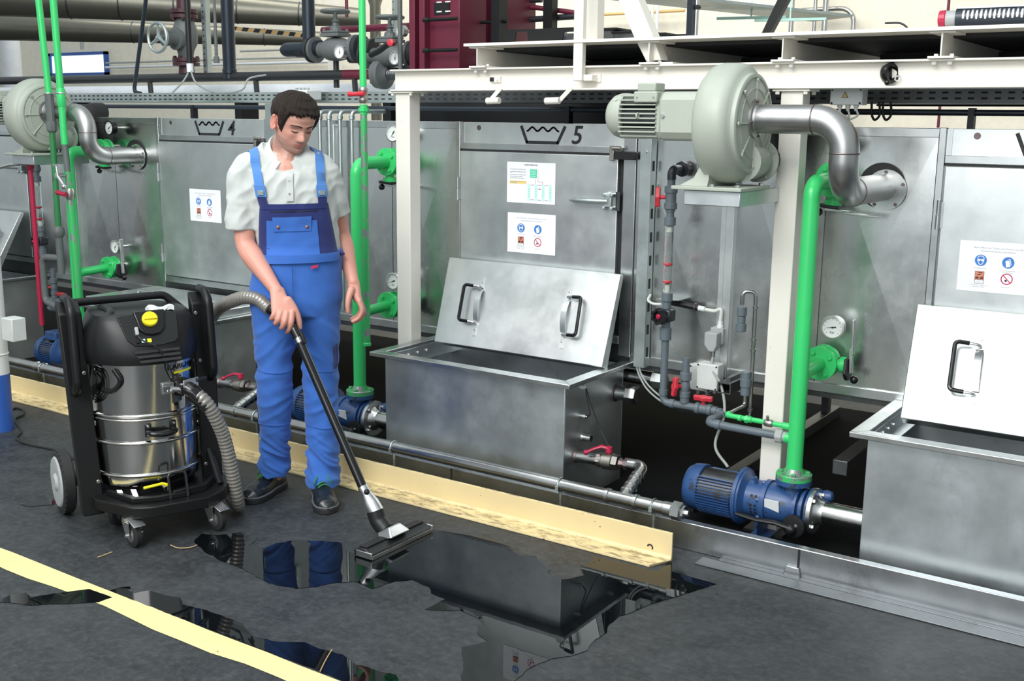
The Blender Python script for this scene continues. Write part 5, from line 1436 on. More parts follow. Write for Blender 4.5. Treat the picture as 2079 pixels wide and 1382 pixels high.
# ---------------------------------------------------------------- far hall
def run(name, label, a, b_, r0, r1, mat, cat='pipe', par=None, part='pipe'):
    t = par or thing(name, label, cat, (V(a) + V(b_)) / 2)
    MB().sweep([V(a).lerp(V(b_), i / 12) for i in range(13)], [r0 + (r1 - r0) * i / 12 for i in range(13)], 22).build(part, M[mat], t)
    return t
a, b_ = onY(-120, -18, 6.2), onY(730, 36, 8.9)
t = run('lagged_duct', 'upper of two big silver lagged ducts at top left', a, b_, mpx(a, 46), mpx(b_, 19), 'lag_silver', 'duct')
for s in (.3, .42, .55, .7, .85):
    c = a.lerp(b_, s); MB().torus(c, b_ - a, mpx(a, 46) * (1 - s) + mpx(b_, 19) * s, .008, 28, 6).build('band', M['steel_dark'], t)
a, b_ = onY(-120, 52, 6.8), onY(650, 79, 9.4)
t = run('lagged_duct', 'lower of two big silver lagged ducts at top left', a, b_, mpx(a, 27), mpx(b_, 14.5), 'lag_silver', 'duct')
for s in (.3, .5, .66, .85):
    c = a.lerp(b_, s); MB().torus(c, b_ - a, mpx(a, 27) * (1 - s) + mpx(b_, 14.5) * s, .007, 28, 6).build('band', M['steel_dark'], t)
hz = thing('hazard_bar', 'bar striped orange and black below the upper lagged duct', 'hazard bar', onY(550, 58, 8.6))
n_ = 13
for i in range(n_):
    x0, x1 = 470 + 155 * i / n_, 470 + 155 * (i + 1) / n_
    q = [onY(x0, 53 + 15 * i / n_ , 8.6), onY(x1, 53 + 15 * (i + 1) / n_, 8.6), onY(x1 - 4, 64 + 15 * (i + 1) / n_ - 3, 8.6), onY(x0 - 4, 64 + 15 * i / n_ - 3, 8.6)]
    MB().prism(q, (0, .03, 0)).build('stripe', M['hazard_orange' if i % 2 else 'ink'], hz, smooth=0)
def column(px_, rpx, Y, label, mat, top=4.2):
    c = onY(px_, 120, Y); t = thing('hall_column', label, 'column', (c.x, Y, 0), 'hall columns')
    MB().cyl((c.x, Y, 0), (c.x, Y, top), mpx(c, rpx), 22).build('shaft', M[mat], t)
column(24, 18, 8.2, 'pale round column at top left behind the blower', 'insulation')
column(0, 9, 9.0, 'grey round column cut by the left edge', 'grey_plastic')
c = onY(167, 100, 11.2); t = thing('roof_drain', 'thin grey drain pipe above the bright window', 'pipe', c)
MB().cyl(c, (c.x, 11.2, 4.0), mpx(c, 4), 14).build('pipe', M['grey_plastic'], t)
c = onY(672, 60, 9.0)
t = thing('cream_stanchion', 'cream steel stanchion behind the grey gate valve', 'post', (c.x, 9.0, 0))
MB().box(c.x - .06, c.x + .06, 9.0, 9.1, 0, 3.6).build('shaft', M['cream'], t)
c = onY(762, 40, 9.5)
t = thing('vent_stack', 'silver vent stack with a flared top behind the bright green pipe', 'vent', (c.x, 9.5, 2.0))
MB().lathe((c.x, 9.5, 0), (0, 0, 1), [(0, mpx(c, 11)), (onY(762, 12, 9.5).z, mpx(c, 11)), (onY(762, -6, 9.5).z, mpx(c, 17)), (3.6, mpx(c, 17))], 22).build('stack', M['lag_silver'], t)
# bright window in the rear wall
A, B = onY(104, 155, 11.96), onY(216, 104, 11.96)
w1 = struct(MB().box(A.x, B.x, 11.93, 12.0, A.z, A.z + .05).box(A.x, B.x, 11.93, 12.0, B.z - .05, B.z).box(A.x, A.x + .05, 11.93, 12.0, A.z, B.z).box(B.x - .05, B.x, 11.93, 12.0, A.z, B.z).build('window_1', M['blue_paint']))
m, nt, b = new_mat('daylight_pane'); b.inputs['Base Color'].default_value = (.8, .88, .95, 1)
b.inputs['Emission Color'].default_value = (.86, .94, 1.0, 1); b.inputs['Emission Strength'].default_value = 0.85
MB().box(A.x + .05, B.x - .05, 11.96, 11.98, A.z + .05, B.z - .05).build('pane', m, w1)
# pipes and ledges on the rear wall
def wall_run(y_, xa, xb, rpx, mat, label, drop=None):
    a, b_ = onY(xa, y_, 11.8), onY(xb, y_, 11.8)
    t = thing('wall_pipe', label, 'pipe', a); pts = [a, V((b_.x, 11.8, a.z))]
    if drop: pts.append(V((b_.x, 11.8, a.z - drop)))
    MB().sweep(fillet(pts, .15, 6), mpx(a, rpx), 12).build('pipe', M[mat], t)
wall_run(128, 215, 690, 1.8, 'grey_plastic', 'thin pipe along the rear wall right of the bright window')
wall_run(137, 215, 690, 2.6, 'insulation', 'pale ledge pipe just below the thin pipe on the rear wall')
wall_run(104, 488, 640, 2.2, 'grey_plastic', 'short thin pipe on the rear wall below the hazard bar')
wall_run(21, 1628, 1735, 5, 'steel_pipe', 'bright pipe with a bend on the rear wall above the right deck', 1.2)
wall_run(30, 1210, 1390, 3, 'hazard_orange', 'brownish pipe along the rear wall above the deck sheets')
wall_run(47, 1797, 1850, 2, 'black_pipe', 'thin dark rail on the rear wall left of the perforated tube', .5)
for px_, r0, mt, lb in ((1655, 4, 'steel_pipe', 'first'), (1676, 6, 'steel_pipe', 'second'), (1608, 5, 'steel_pipe', 'third'), (1325, 3, 'insulation', 'fourth'), (1335, 3, 'insulation', 'fifth'), (1925, 3, 'maroon', 'sixth')):
    c = onY(px_, 20, 11.6)
    nm = {'first': 'bright upright pipe left of the thicker one on the rear wall', 'second': 'thicker bright upright pipe on the rear wall above the right deck', 'third': 'bright upright pipe beside the dark diagonal bar on the rear wall',
          'fourth': 'left of two pale upright pipes on the rear wall behind the cream brace', 'fifth': 'right of two pale upright pipes on the rear wall behind the cream brace', 'sixth': 'maroon upright pipe behind the perforated tube'}[lb]
    t = thing('wall_upright_pipe', nm, 'pipe', (c.x, 11.6, 0))
    MB().cyl((c.x, 11.6, 0), (c.x, 11.6, 4.2), mpx(c, r0), 12).build('pipe', M[mt], t)
t = thing('diagonal_bar', 'dark diagonal steel bar above the deck left of the bright wall pipes', 'steel bar', onY(1545, 72, 5.0))
MB().prism([onY(1543, 74, 5.0), onY(1560, 74, 5.0), onY(1612, -25, 5.0), onY(1590, -25, 5.0)], (0, .04, 0)).build('bar', M['black_frame'], t)
# pale green ladder tray hanging from above
lt_ = thing('ladder_tray', 'pale green cable tray hung on rods above the deck', 'cable tray', onY(1450, 25, 8.5))
a, b_ = onY(1200, -4, 7.6), onY(1650, 44, 9.4)
d = (b_ - a).normalized()
sidev = V((d.y, -d.x, 0))
MB().prism([a, b_, b_ + sidev * .5, a + sidev * .5], (0, 0, .02)).build('tray_sheet', M['galvanised'], lt_)
for px_, y_ in ((1462, 16), (1525, 36), (1604, 40)):
    c = onY(px_, y_, 8.6)
    MB().cyl(c, c + V((0, 0, 1.2)), mpx(c, 1.7), 8).build('hanger_rod', M['ink_mint_pale'], lt_)
    MB().obox(c, (.55, .03, .02), (1, .2, 0)).build('cross_bar', M['ink_mint_pale'], lt_)
# ================================================================ wet and dry vacuum cleaner
VA = V((-3.788, 2.830, 0)); vf = V((.927, -.375, 0)).normalized(); vs2 = V((-vf.y, vf.x, 0))
MV = Matrix((vf, vs2, V((0, 0, 1)))).transposed().to_4x4(); MV.translation = VA
def L(a, b, c): return MV @ V((a, b, c))
vac = thing('vacuum_cleaner', 'large wet vacuum cleaner with steel drum and black frame', 'vacuum cleaner', VA)
rT = .213
def vb(): return MB(MV)
def bead(z, h=.010, w=.009): return [(z - w, rT), (z - w * .7, rT + h * .6), (z - w * .3, rT + h * .95), (z, rT + h), (z + w * .3, rT + h * .95), (z + w * .7, rT + h * .6), (z + w, rT)]
vb().lathe((0, 0, 0), (0, 0, 1), [(.195, rT * .94), (.20, rT * .985), (.228, rT)] + bead(.246) + bead(.382) + bead(.478, .008, .007) + bead(.494, .008, .007) + [(.690, rT), (.692, rT + .006), (.704, rT + .006)], 72).build('drum', M['vac_steel'], vac, smooth=50)
vb().lathe((0, 0, 0), (0, 0, 1), [(.165, rT * .9), (.20, rT * .95)], 48).build('drum_foot', M['black_gloss'], vac)
# motor head: rings of a squarish dome with a slanted front
def head_ring(z, rf, rb_, rs, p=2.4, n=56, cx=0.0):
    out = []
    for k in range(n):
        g = 2 * PI * k / n
        c, s_ = math.cos(g), math.sin(g)
        r_ = (abs(c) ** p + abs(s_) ** p) ** (-1 / p)
        x = c * r_ * (rf if c > 0 else rb_); y = s_ * r_ * rs
        out.append(V((cx + x, y, z)))
    return out
vb().loft([head_ring(.704, .222, .222, .222, 2.0), head_ring(.72, .228, .225, .228, 2.0), head_ring(.755, .226, .225, .229, 2.1), head_ring(.80, .208, .222, .224, 2.3),
           head_ring(.842, .184, .216, .214, 2.6), head_ring(.875, .160, .21, .200, 2.9), head_ring(.894, .145, .20, .188, 3.0), head_ring(.899, .132, .19, .176, 3.0)]).build('motor_head', M['black_plastic'], vac)
# slanted control panel
def pan(u, v, d=0.0):
    """point on the sloping front: u across, v up from 0 to 1"""
    z = .765 + .135 * v; f_ = .222 - .072 * v
    nrm = V((.135, 0, .072)).normalized()
    return V((f_ - .6 * u * u, u, z)) + nrm * (.004 + d)
def pan_poly(pts, d0, d1):
    m_ = vb()
    A = [pan(u, v, d0) for u, v in pts]; B = [pan(u, v, d1) for u, v in pts]; n = len(A)
    return m_.add(A + B, [tuple(reversed(range(n))), tuple(range(n, 2 * n))] + [(k, (k + 1) % n, n + (k + 1) % n, n + k) for k in range(n)])
pp = [(-.125, .96), (-.10, .30), (-.075, .14), (-.03, .10), (.03, .10), (.085, .16), (.10, .26), (.112, .96), (.05, 1.0), (0, 1.0), (-.06, 1.0)]
pan_poly(pp, -.006, .003).build('control_panel', M['black_plastic'], vac, bevel=.002)
pan_poly([(-.062, 1.06), (-.05, .55), (-.03, .42), (.0, .38), (.03, .42), (.05, .55), (.062, 1.06)], -.004, .012).build('knob_housing', M['black_gloss'], vac, bevel=.004)
nrm = (MV.to_3x3() @ V((.135, 0, .072))).normalized()
kc = MV @ pan(-.004, .80, .012)
MB().lathe(kc, nrm, [(0, .031), (.012, .030), (.016, .026), (.016, 0)], 28).build('selector_knob', M['yellow_knob'], vac)
MB().obox(kc + nrm * .018, (.054, .010, .008), vs2, nrm).build('knob_grip', M['yellow_knob'], vac, bevel=.003)
for k_ in range(3):
    pan_poly([(-.088 + .008 * k_, -.02 - .13 * k_), (.095, -.02 - .13 * k_), (.095, -.09 - .13 * k_), (-.080 + .008 * k_, -.09 - .13 * k_)], .0005, .0055).build('vent_slot', M['matt_black'], vac)
pan_poly([(-.068, .40), (-.055, .40), (-.055, .62), (-.068, .62)], .003, .018).build('plug', M['grey_plastic'], vac, bevel=.003)
pan_poly([(-.048, .20), (-.034, .20), (-.034, .30), (-.048, .30)], .003, .0045).build('sticker', M['ink_mint_pale'], vac)
pan_poly([(-.026, .20), (-.010, .20), (-.010, .30), (-.026, .30)], .003, .0045).build('sticker', M['vac_yellow'], vac)
pan_poly([(-.070, .20), (-.058, .20), (-.058, .29), (-.070, .29)], .003, .010).build('socket', M['black_gloss'], vac)
pc = MV @ pan(-.061, .38, .012)
brk = L(.165, .10, .60)
MB().sweep(smooth_path([pc, MV @ pan(-.045, .22, .02), MV @ pan(.0, .02, .02), L(.232, .035, .72), L(.225, .06, .66), L(.20, .07, .612)]), .0035, 8).build('sensor_cable', M['black_rubber'], vac)
# grip on top and lifting lug, plastic bag
vb().sweep(smooth_path([(.09, -.17, .880), (.07, -.13, .900), (.0, -.12, .908), (-.08, -.13, .905)]), .016, 12, flat=.7).build('top_grip', M['black_plastic'], vac)
bag = vb(); rr = []
for i in range(9):
    t = i / 8; w = .03 + .012 * math.sin(5 * t); y = .01 + .10 * t
    rr.append([V((.105 + .02 * math.sin(7 * t + k_) * .5 + w * math.cos(2 * PI * k_ / 8), y, .908 + .006 * math.sin(3 * t * 3) + .012 * math.sin(2 * PI * k_ / 8))) for k_ in range(8)])
bag.loft(rr); bag.build('plastic_sleeve', M['box_white'], vac)
# side latch loops
vb().sweep(fillet([(.16, -.15, .69), (.185, -.125, .64), (.155, -.16, .598), (.115, -.185, .60)], .03, 6), .010, 12).build('latch_loop', M['black_gloss'], vac)
# maker lettering with yellow underline on the drum
def drum(a, z, d=0.0):
    return L((rT + d) * math.cos(a), (rT + d) * math.sin(a), z)
lt = MB(); vs_, fs = text_mesh('KÄRCHER', .036, bold=.001)
lt.add([drum((.60 + x / rT), .682 + y, .0014) for x, y, z in vs_], fs); lt.build('lettering', M['black_gloss'], vac, smooth=0)
u = MB(); vs_ = []
for i in range(17):
    a = .36 + .50 * i / 16
    vs_ += [drum(a, .652, .0016), drum(a, .662, .0016)]
u.add(vs_, [(2 * i, 2 * i + 2, 2 * i + 3, 2 * i + 1) for i in range(16)]); u.build('underline', M['vac_yellow'], vac, smooth=0)
# front carrying handle
for a in (-.20, .28):
    c = drum(a, .435, .004); d = (MV.to_3x3() @ V((math.cos(a), math.sin(a), 0)))
    MB().obox(c, (.008, .026, .056), d).build('handle_plate', M['black_gloss'], vac, bevel=.004)
    for dz in (-.018, .018): bolt(vac, c + d * .004 + V((0, 0, dz)), d, .0055, .003, None, 'screw', 10)
MB().sweep(smooth_path([drum(-.20, .43, .006), drum(-.15, .427, .034), drum(.04, .424, .046), drum(.23, .427, .034), drum(.28, .43, .006)]), .011, 12).build('carry_handle', M['black_gloss'], vac)
# inlet with bracket
d = (MV.to_3x3() @ V((math.cos(.52), math.sin(.52), 0)))
MB().obox(drum(.20, .60, .006), (.012, .05, .045), MV.to_3x3() @ V((math.cos(.20), math.sin(.20), 0))).build('clasp', M['zinc'], vac, bevel=.002)
MB().cyl(drum(.26, .595, .014), drum(.40, .59, .03), .012, 12).obox(drum(.16, .60, .014), (.006, .03, .02), MV.to_3x3() @ V((math.cos(.16), math.sin(.16), 0))).build('clasp_pin', M['chrome'], vac)
for k_ in (.18, .24, .3): bolt(vac, drum(k_, .59, .014), MV.to_3x3() @ V((math.cos(k_), math.sin(k_), 0)), .006, .005)
MB().lathe(drum(.50, .595, -.01), d, [(0, .040), (.03, .040), (.05, .033)], 22).build('inlet_socket', M['black_gloss'], vac)
MB().obox(drum(.56, .575, .045), (.004, .085, .11), d).build('inlet_plate', M['alu'], vac, bevel=.003)
MB().obox(drum(.62, .628, .085), (.016, .055, .016), d).build('inlet_clamp', M['black_plastic'], vac, bevel=.004)
# frame posts, handle tubes, bolts
for s in (-1, 1):
    b_ = vb()
    w0, w1 = .222, .312
    lo = [V((.115, s * (w0 - .018), .085)), V((.115, s * (w1 - .022), .085)), V((.06, s * (w1 - .022), .085)), V((.06, s * (w0 - .005), .085))]
    hi = [V((.0, s * w0, .90)), V((.0, s * w1, .90)), V((-.055, s * w1, .945)), V((-.055, s * w0, .945))]
    b_.loft([lo, hi] if s > 0 else [[lo[1], lo[0], lo[3], lo[2]], [hi[1], hi[0], hi[3], hi[2]]])
    b_.build('frame_post', M['black_frame'], vac, bevel=.006)
    h = vb().sweep(fillet([(-.05, s * .274, .955), (.02, s * .274, .955), (.062, s * .274, .915), (.095, s * .274, .60), (.04, s * .274, .585)], .05, 8), .0185, 16)
    h.build('handle_tube', M['black_frame'], vac)
    for (ff, ss, zz) in ((.034, .236, .66), (.097, .222, .22)):
        bolt(vac, L(ff, s * ss, zz), vf, .008, .006, None, 'bolt', 10)
for zz in (.86, .76): bolt(vac, L(.008, .235, zz), vf, .008, .006, None, 'bolt', 10)
vb().sweep(fillet([(-.03, -.262, .925), (-.11, -.262, .925), (-.11, .14, .930), (-.08, .235, .84), (-.03, .245, .825)], .05, 8), .0165, 16).build('push_bar', M['black_frame'], vac)
# steel brackets between post and drum
for s in (-1, 1):
    vb().box(.02, .06, min(s * .155, s * .215), max(s * .155, s * .215), .505, .555).build('drum_bracket', M['zinc'], vac, bevel=.002)
    vb().box(.0, .05, min(s * .17, s * .215), max(s * .17, s * .215), .44, .462).build('drum_latch', M['chrome'], vac, bevel=.003)
    vb().cyl((.03, s * .214, .40), (.03, s * .19, .49), .010, 10).build('latch_pin', M['chrome'], vac)
# hanging mains cable coil beside the drum
for k_ in range(4):
    vb().torus((.07 - .01 * k_, -.20 + .006 * k_, .62), (.5, 1, 0), .075 - .004 * k_, .004, 28, 6).build('cable_coil', M['black_gloss'], vac)
# base tray
poly = [(-.28, -.245), (.15, -.250), (.33, -.150), (.362, -.08), (.362, .14), (.30, .225), (.20, .30), (-.28, .30)]
b_ = vb().prism([V((x, y, .118)) for x, y in poly], (0, 0, .046)); b_.build('base_tray', M['black_frame'], vac, bevel=.004)
vb().prism([V((x, y, .164)) for x, y in ((.12, -.20), (.28, -.14), (.31, -.05), (.31, .08), (.29, .05), (.29, -.05), (.26, -.12), (.12, -.18))], (0, 0, .022)).build('front_lip', M['black_frame'], vac, bevel=.003)
vb().prism([V((x, y, .164)) for x, y in ((.31, .02), (.28, .16), (.16, .25), (.15, .24), (.26, .15), (.29, .02))], (0, 0, .03)).build('side_lip', M['black_frame'], vac, bevel=.003)
vb().sweep([(.05, .245, .30), (.24, .235, .17)], .014, 8, flat=.6).build('brace', M['black_frame'], vac)
vb().sweep(fillet([(.31, .005, .165), (.285, .005, .265), (.285, .075, .265), (.31, .075, .165)], .016, 5), .0055, 10).build('stop_loop', M['black_gloss'], vac)
vb().sweep([(.255, -.085, .212), (.255, -.01, .218), (.255, .01, .210)], [.006, .006, .006], 8).build('drain_lever', M['vac_yellow'], vac)
vb().cyl((.24, .0, .20), (.275, .0, .20), .010, 12).build('drain_valve', M['chrome'], vac)
for yy in (-.17, -.12):
    vb().prism([V((.15 + .4 * (yy + .17), yy, .165)), V((.19 + .4 * (yy + .17), yy + .005, .165)), V((.17 + .4 * (yy + .17), yy, .195))], (.012, .018, 0)).build('locating_tab', M['zinc'], vac)
# wheels
for s in (-1, 1):
    w_ = vb().lathe((-.235, s * .262, .139), (0, s, 0), [(0, .110), (.004, .132), (.010, .139), (.046, .139), (.052, .132), (.054, .112)], 44)
    wo = w_.build('wheel', M['black_rubber'], vac)
    vb().lathe((-.235, s * .267, .139), (0, s, 0), [(.0, .110), (.050, .110), (.056, .104), (.058, .090), (.054, .04), (.060, .034), (.064, .03), (.064, 0)], 36).build('hub', M['grey_plastic'], wo)
    tr_ = vb()
    for i in range(30):
        g = 2 * PI * i / 30; d_ = V((math.cos(g), 0, math.sin(g)))
        tr_.obox(V((-.235, s * .308, .139)) + d_ * .1335, (.010, .010, .012), d_, (0, 1, 0))
    tr_.build('tread', M['black_rubber'], wo, smooth=0)
vb().cyl((-.235, -.262, .139), (-.235, .262, .139), .012, 12).build('axle', M['zinc'], vac)
def caster(x, y, ang, brake=True):
    dx, dy = math.cos(ang), math.sin(ang)
    c = V((x + .028 * dx, y + .028 * dy, .052))
    ax = V((-dy, dx, 0))
    k_ = vb().lathe(c - ax * .016, ax, [(0, .030), (.002, .044), (.006, .052), (.026, .052), (.030, .044), (.032, .030)], 30).build('caster_wheel', M['black_rubber'], vac)
    vb().lathe(c - ax * .020, ax, [(0, .012), (.004, .030), (.036, .030), (.040, .012)], 20).build('caster_rim', M['zinc'], k_)
    vb().cyl(c - ax * .036, c + ax * .036, .006, 8).build('caster_axle', M['zinc'], k_)
    f_ = vb()
    for s in (-1, 1):
        q = c + ax * (s * .023)
        f_.prism([q + V((-.012 * dx, -.012 * dy, -.012)), q + V((.012 * dx, .012 * dy, -.012)), q + V((.010 * dx, .010 * dy, .052)), V((x - .02 * dx, y - .02 * dy, .104)) + ax * (s * .023)], ax * (.003 * s))
    f_.lathe((x, y, .100), (0, 0, 1), [(0, .030), (.018, .030)], 18)
    f_.build('caster_fork', M['zinc'], vac)
    if brake:
        vb().obox(c + V((.025 * dx, .025 * dy, .058)), (.07, .05, .004), V((dx, dy, -.35)), (0, 0, 1)).build('brake_pedal', M['zinc'], vac, bevel=.001)
caster(.29, -.155, .2); caster(.29, .175, .35); caster(.06, -.16, 2.2, False)

# ribbed hose: drum inlet, down to the floor, up behind the frame and over to the hand
def W3(x, y, Y): return onY(x, y, Y)
HC = W3(549, 628, 3.2)
ctrl = [L(.235, .14, .575), L(.265, .178, .535), L(.266, .218, .46), L(.254, .255, .36), L(.240, .288, .20), L(.220, .310, .075), L(.165, .330, .034), L(.09, .325, .06), L(-.06, .305, .18), L(-.17, .32, .42), L(-.20, .34, .68), L(-.17, .375, .82),
        W3(482, 607, 3.2), W3(520, 606, 3.2), HC]
hp = smooth_path(ctrl, 60)
# resample evenly
ev = [hp[0]]; acc = 0; step = .0042
for a, b_ in zip(hp, hp[1:]):
    seg = (b_ - a).length; t = step - acc
    while t <= seg:
        ev.append(a.lerp(b_, t / seg)); t += step
    acc = (acc + seg) % step
hr = [.0262 + (.0032 if (i // 2) % 2 else 0) for i in range(len(ev))]
m, nt, b = new_mat('hose_grey')
n1 = noise(nt, coords(nt), 20, 4)
nt.links.new(mix(nt, n1, (.21, .20, .185), (.33, .31, .28)), b.inputs['Base Color'])
b.inputs['Roughness'].default_value = 0.25; b.inputs['Metallic'].default_value = 0.35
MB().sweep(ev, hr, 18).build('ribbed_hose', M['hose_grey'], vac, smooth=60)
dh = (ctrl[0] - ctrl[1]).normalized()
MB().sweep([drum(.50, .592, .03), L(.222, .122, .588), ctrl[0], ctrl[1].lerp(ctrl[2], .3)], [.030, .033, .0335, .0325], 20).build('hose_cuff', M['black_gloss'], vac)

# suction wand held by the man
wd = thing('suction_wand', 'black suction wand with aluminium joint and wide floor nozzle', 'wand', V((-2.735, 3.19, 0)))
w = [HC, W3(566, 640, 3.2), W3(592, 655, 3.2), W3(606, 676, 3.2)]
MB().sweep(smooth_path([HC - (W3(566, 640, 3.2) - HC), HC, W3(562, 636, 3.2), W3(578, 646, 3.2), W3(593, 662, 3.2), W3(606, 686, 3.2)]), .0215, 18).build('grip_bend', M['black_gloss'], wd)
q0, q1 = W3(604, 682, 3.2), W3(738, 992, 3.2)
MB().cyl(q0, q1, .0188, 22).build('tube', M['black_gloss'], wd)
e = (q1 - q0).normalized()
MB().cyl(q0 + e * .0, q0 + e * .03, .0195, 22).build('sleeve_ring', M['chrome'], wd)
MB().obox(q0 + e * .01 + V((.026, 0, .004)), (.05, .016, .016), e).build('catch', M['black_plastic'], wd, bevel=.003)
j = W3(764, 1040, 3.2)
MB().lathe(q1 - e * .01, j - q1, [(0, .0215), (.02, .0215), (.03, .020), (.075, .032), ((j - q1).length + .01, .033)], 24).build('aluminium_joint', M['alu'], wd)
MB().ball(q1 + V((.028, -.012, -.004)), .0125, 12, 8).build('clamp_knob', M['black_plastic'], wd)
k0 = W3(776, 1068, 3.2); k1 = W3(793, 1086, 3.2)
MB().sweep(fillet([j - (j - q1).normalized() * .01, W3(768, 1056, 3.2), k0 + V((.02, 0, -.012))], .05, 8), [.036] * 11, 22).build('swivel_elbow', M['black_plastic'], wd)
MB().cyl(W3(768, 1058, 3.2), k1, .0295, 20).build('elbow_tail', M['black_gloss'], wd)
nz = V((-2.735, 3.195, 0))
MB().loft([[k1 + V((-.042, -.034, .012)), k1 + V((-.042, .034, .012)), k1 + V((.020, .034, .050)), k1 + V((.020, -.034, .050))],
           [nz + V((-.03, -.06, .03)), nz + V((-.03, .06, .03)), nz + V((.040, .06, .050)), nz + V((.040, -.06, .050))]]).build('nozzle_neck', M['alu'], wd, bevel=.006)
nb = MB().prism([(nz.x - .045, nz.y - .185, .006), (nz.x + .045, nz.y - .185, .006), (nz.x + .047, nz.y - .185, .022), (nz.x + .01, nz.y - .185, .040), (nz.x - .03, nz.y - .185, .036), (nz.x - .047, nz.y - .185, .022)], (0, .37, 0))
nb.build('nozzle_bar', M['black_plastic'], wd, bevel=.004)
for yy in (-.17, .055):
    MB().prism([(nz.x - .032, nz.y + yy, .0355), (nz.x + .012, nz.y + yy, .0405), (nz.x + .012, nz.y + yy + .12, .0405), (nz.x - .032, nz.y + yy + .12, .0355)], (0, 0, .006)).build('nozzle_shoe', M['black_rubber'], wd, bevel=.002)
MB().box(nz.x + .046, nz.x + .052, nz.y - .185, nz.y + .185, .004, .018).build('nozzle_strip', M['alu'], wd)
for yy in (-.192, .185):
    MB().box(nz.x - .03, nz.x + .05, nz.y + yy, nz.y + yy + .008, .006, .032).build('end_clip', M['zinc'], wd, bevel=.002)
for sx in (-.042, .042):
    MB().lathe((nz.x + sx - .006, nz.y - .08, .012), (1, 0, 0), [(0, .012), (.012, .012)], 16).build('roller', M['black_rubber'], wd)
# ================================================================ the man
from mathutils import noise as mnoise
PB = V((-3.42, 3.40, 0)); pf = V((.7071, -.7071, 0)); ps = V((.7071, .7071, 0))
def Q(s, f, z): return PB + ps * s + pf * f + V((0, 0, z))
def qp(x, y, df):
    """point seen at x, y on the upright plane df in front of the middle of the man"""
    d = ray(x, y); p0 = PB + pf * df
    return CAM + d * ((p0 - CAM).dot(pf) / d.dot(pf))
man = thing('person', 'man in grey polo shirt and blue bib overalls guiding the suction wand', 'person', PB)

def remeshed(mb, voxel, smooth_it=3):
    """one continuous surface from overlapping closed pieces"""
    me = bpy.data.meshes.new('tmp'); me.from_pydata(mb.v, [], mb.f); me.validate()
    o = bpy.data.objects.new('tmp', me); scene.collection.objects.link(o)
    r_ = o.modifiers.new('r', 'REMESH'); r_.mode = 'VOXEL'; r_.voxel_size = voxel; r_.use_smooth_shade = True
    if smooth_it:
        s_ = o.modifiers.new('s', 'SMOOTH'); s_.factor = .5; s_.iterations = smooth_it
    dg = bpy.context.evaluated_depsgraph_get(); dg.update()
    me2 = bpy.data.meshes.new_from_object(o.evaluated_get(dg))
    bpy.data.objects.remove(o); bpy.data.meshes.remove(me)
    return me2
def finish(me, name, mat, parent, disp=None):
    vs_ = [v.co.copy() for v in me.vertices]
    if disp:
        nr = [v.normal.copy() for v in me.vertices]
        vs_ = [p + n_ * disp(p, n_) for p, n_ in zip(vs_, nr)]
    c = WP[parent.name]
    for v, p in zip(me.vertices, vs_): v.co = p - c
    me.materials.clear(); me.materials.append(mat); me.shade_smooth(); me.name = name
    o = bpy.data.objects.new(name, me); scene.collection.objects.link(o)
    o.parent = parent; o.location = (0, 0, 0); WP[o.name] = V(c)
    return o
def capsule(mb, pts, rad, n=16, flat=1.0, ref=None):
    P_ = [V(p) for p in pts]
    mb.sweep(P_, rad, n, True, flat, ref)
    mb.ball(P_[0], rad[0] * .985, n, 10); mb.ball(P_[-1], rad[-1] * .985, n, 10)
def limb(mb, keys, n=18, sub=6):
    """keys = [(point, radius)]; smooth tapering limb"""
    P_ = smooth_path([k[0] for k in keys], sub)
    R_ = [v.x for v in smooth_path([(k[1], 0, 0) for k in keys], sub)]
    capsule(mb, P_, R_, n)

# ---------------------------------------------------------------- torso shape shared by shirt and bib
TR = [(.84, -.027, 0, .180, .122, .130), (.90, -.027, 0, .192, .128, .135), (.97, -.024, 0, .190, .126, .130), (1.05, -.012, 0, .178, .122, .115), (1.12, -.004, 0, .172, .122, .105), (1.20, -.012, 0, .173, .124, .108),
      (1.30, -.026, 0, .183, .128, .118), (1.40, -.046, 0, .198, .124, .122), (1.46, -.053, -.004, .192, .112, .120), (1.50, -.056, -.008, .172, .094, .112), (1.535, -.057, -.012, .135, .076, .098), (1.57, -.057, -.015, .090, .064, .084), (1.60, -.056, -.016, .066, .058, .074)]
def trow(z):
    if z <= TR[0][0]: return TR[0][1:]
    for a, b_ in zip(TR, TR[1:]):
        if z <= b_[0]:
            t = (z - a[0]) / (b_[0] - a[0]); t = t * t * (3 - 2 * t)
            return tuple(x + (y - x) * t for x, y in zip(a[1:], b_[1:]))
    return TR[-1][1:]
def tors(z, g, off=0.0, p=2.3):
    sc, fc, hw, df, db = trow(z)
    c, s_ = math.cos(g), math.sin(g)
    k = (abs(c) ** p + abs(s_) ** p) ** (-1 / p)
    drop = .100 * max(0, c) * min(1, max(0, (z - 1.45) / .13))
    return Q(sc + (hw + off) * s_ * k, fc + ((df if c > 0 else db) + off) * c * k, z - drop)
def front(s, z, off=0.0, p=2.3):
    sc, fc, hw, df, db = trow(z)
    u_ = min(.985, abs(s - sc) / hw)
    cf = (1 - u_ ** p) ** (1 / p)
    drop = .100 * cf * min(1, max(0, (z - 1.45) / .13))
    return Q(s, fc + df * cf + off, z - drop)

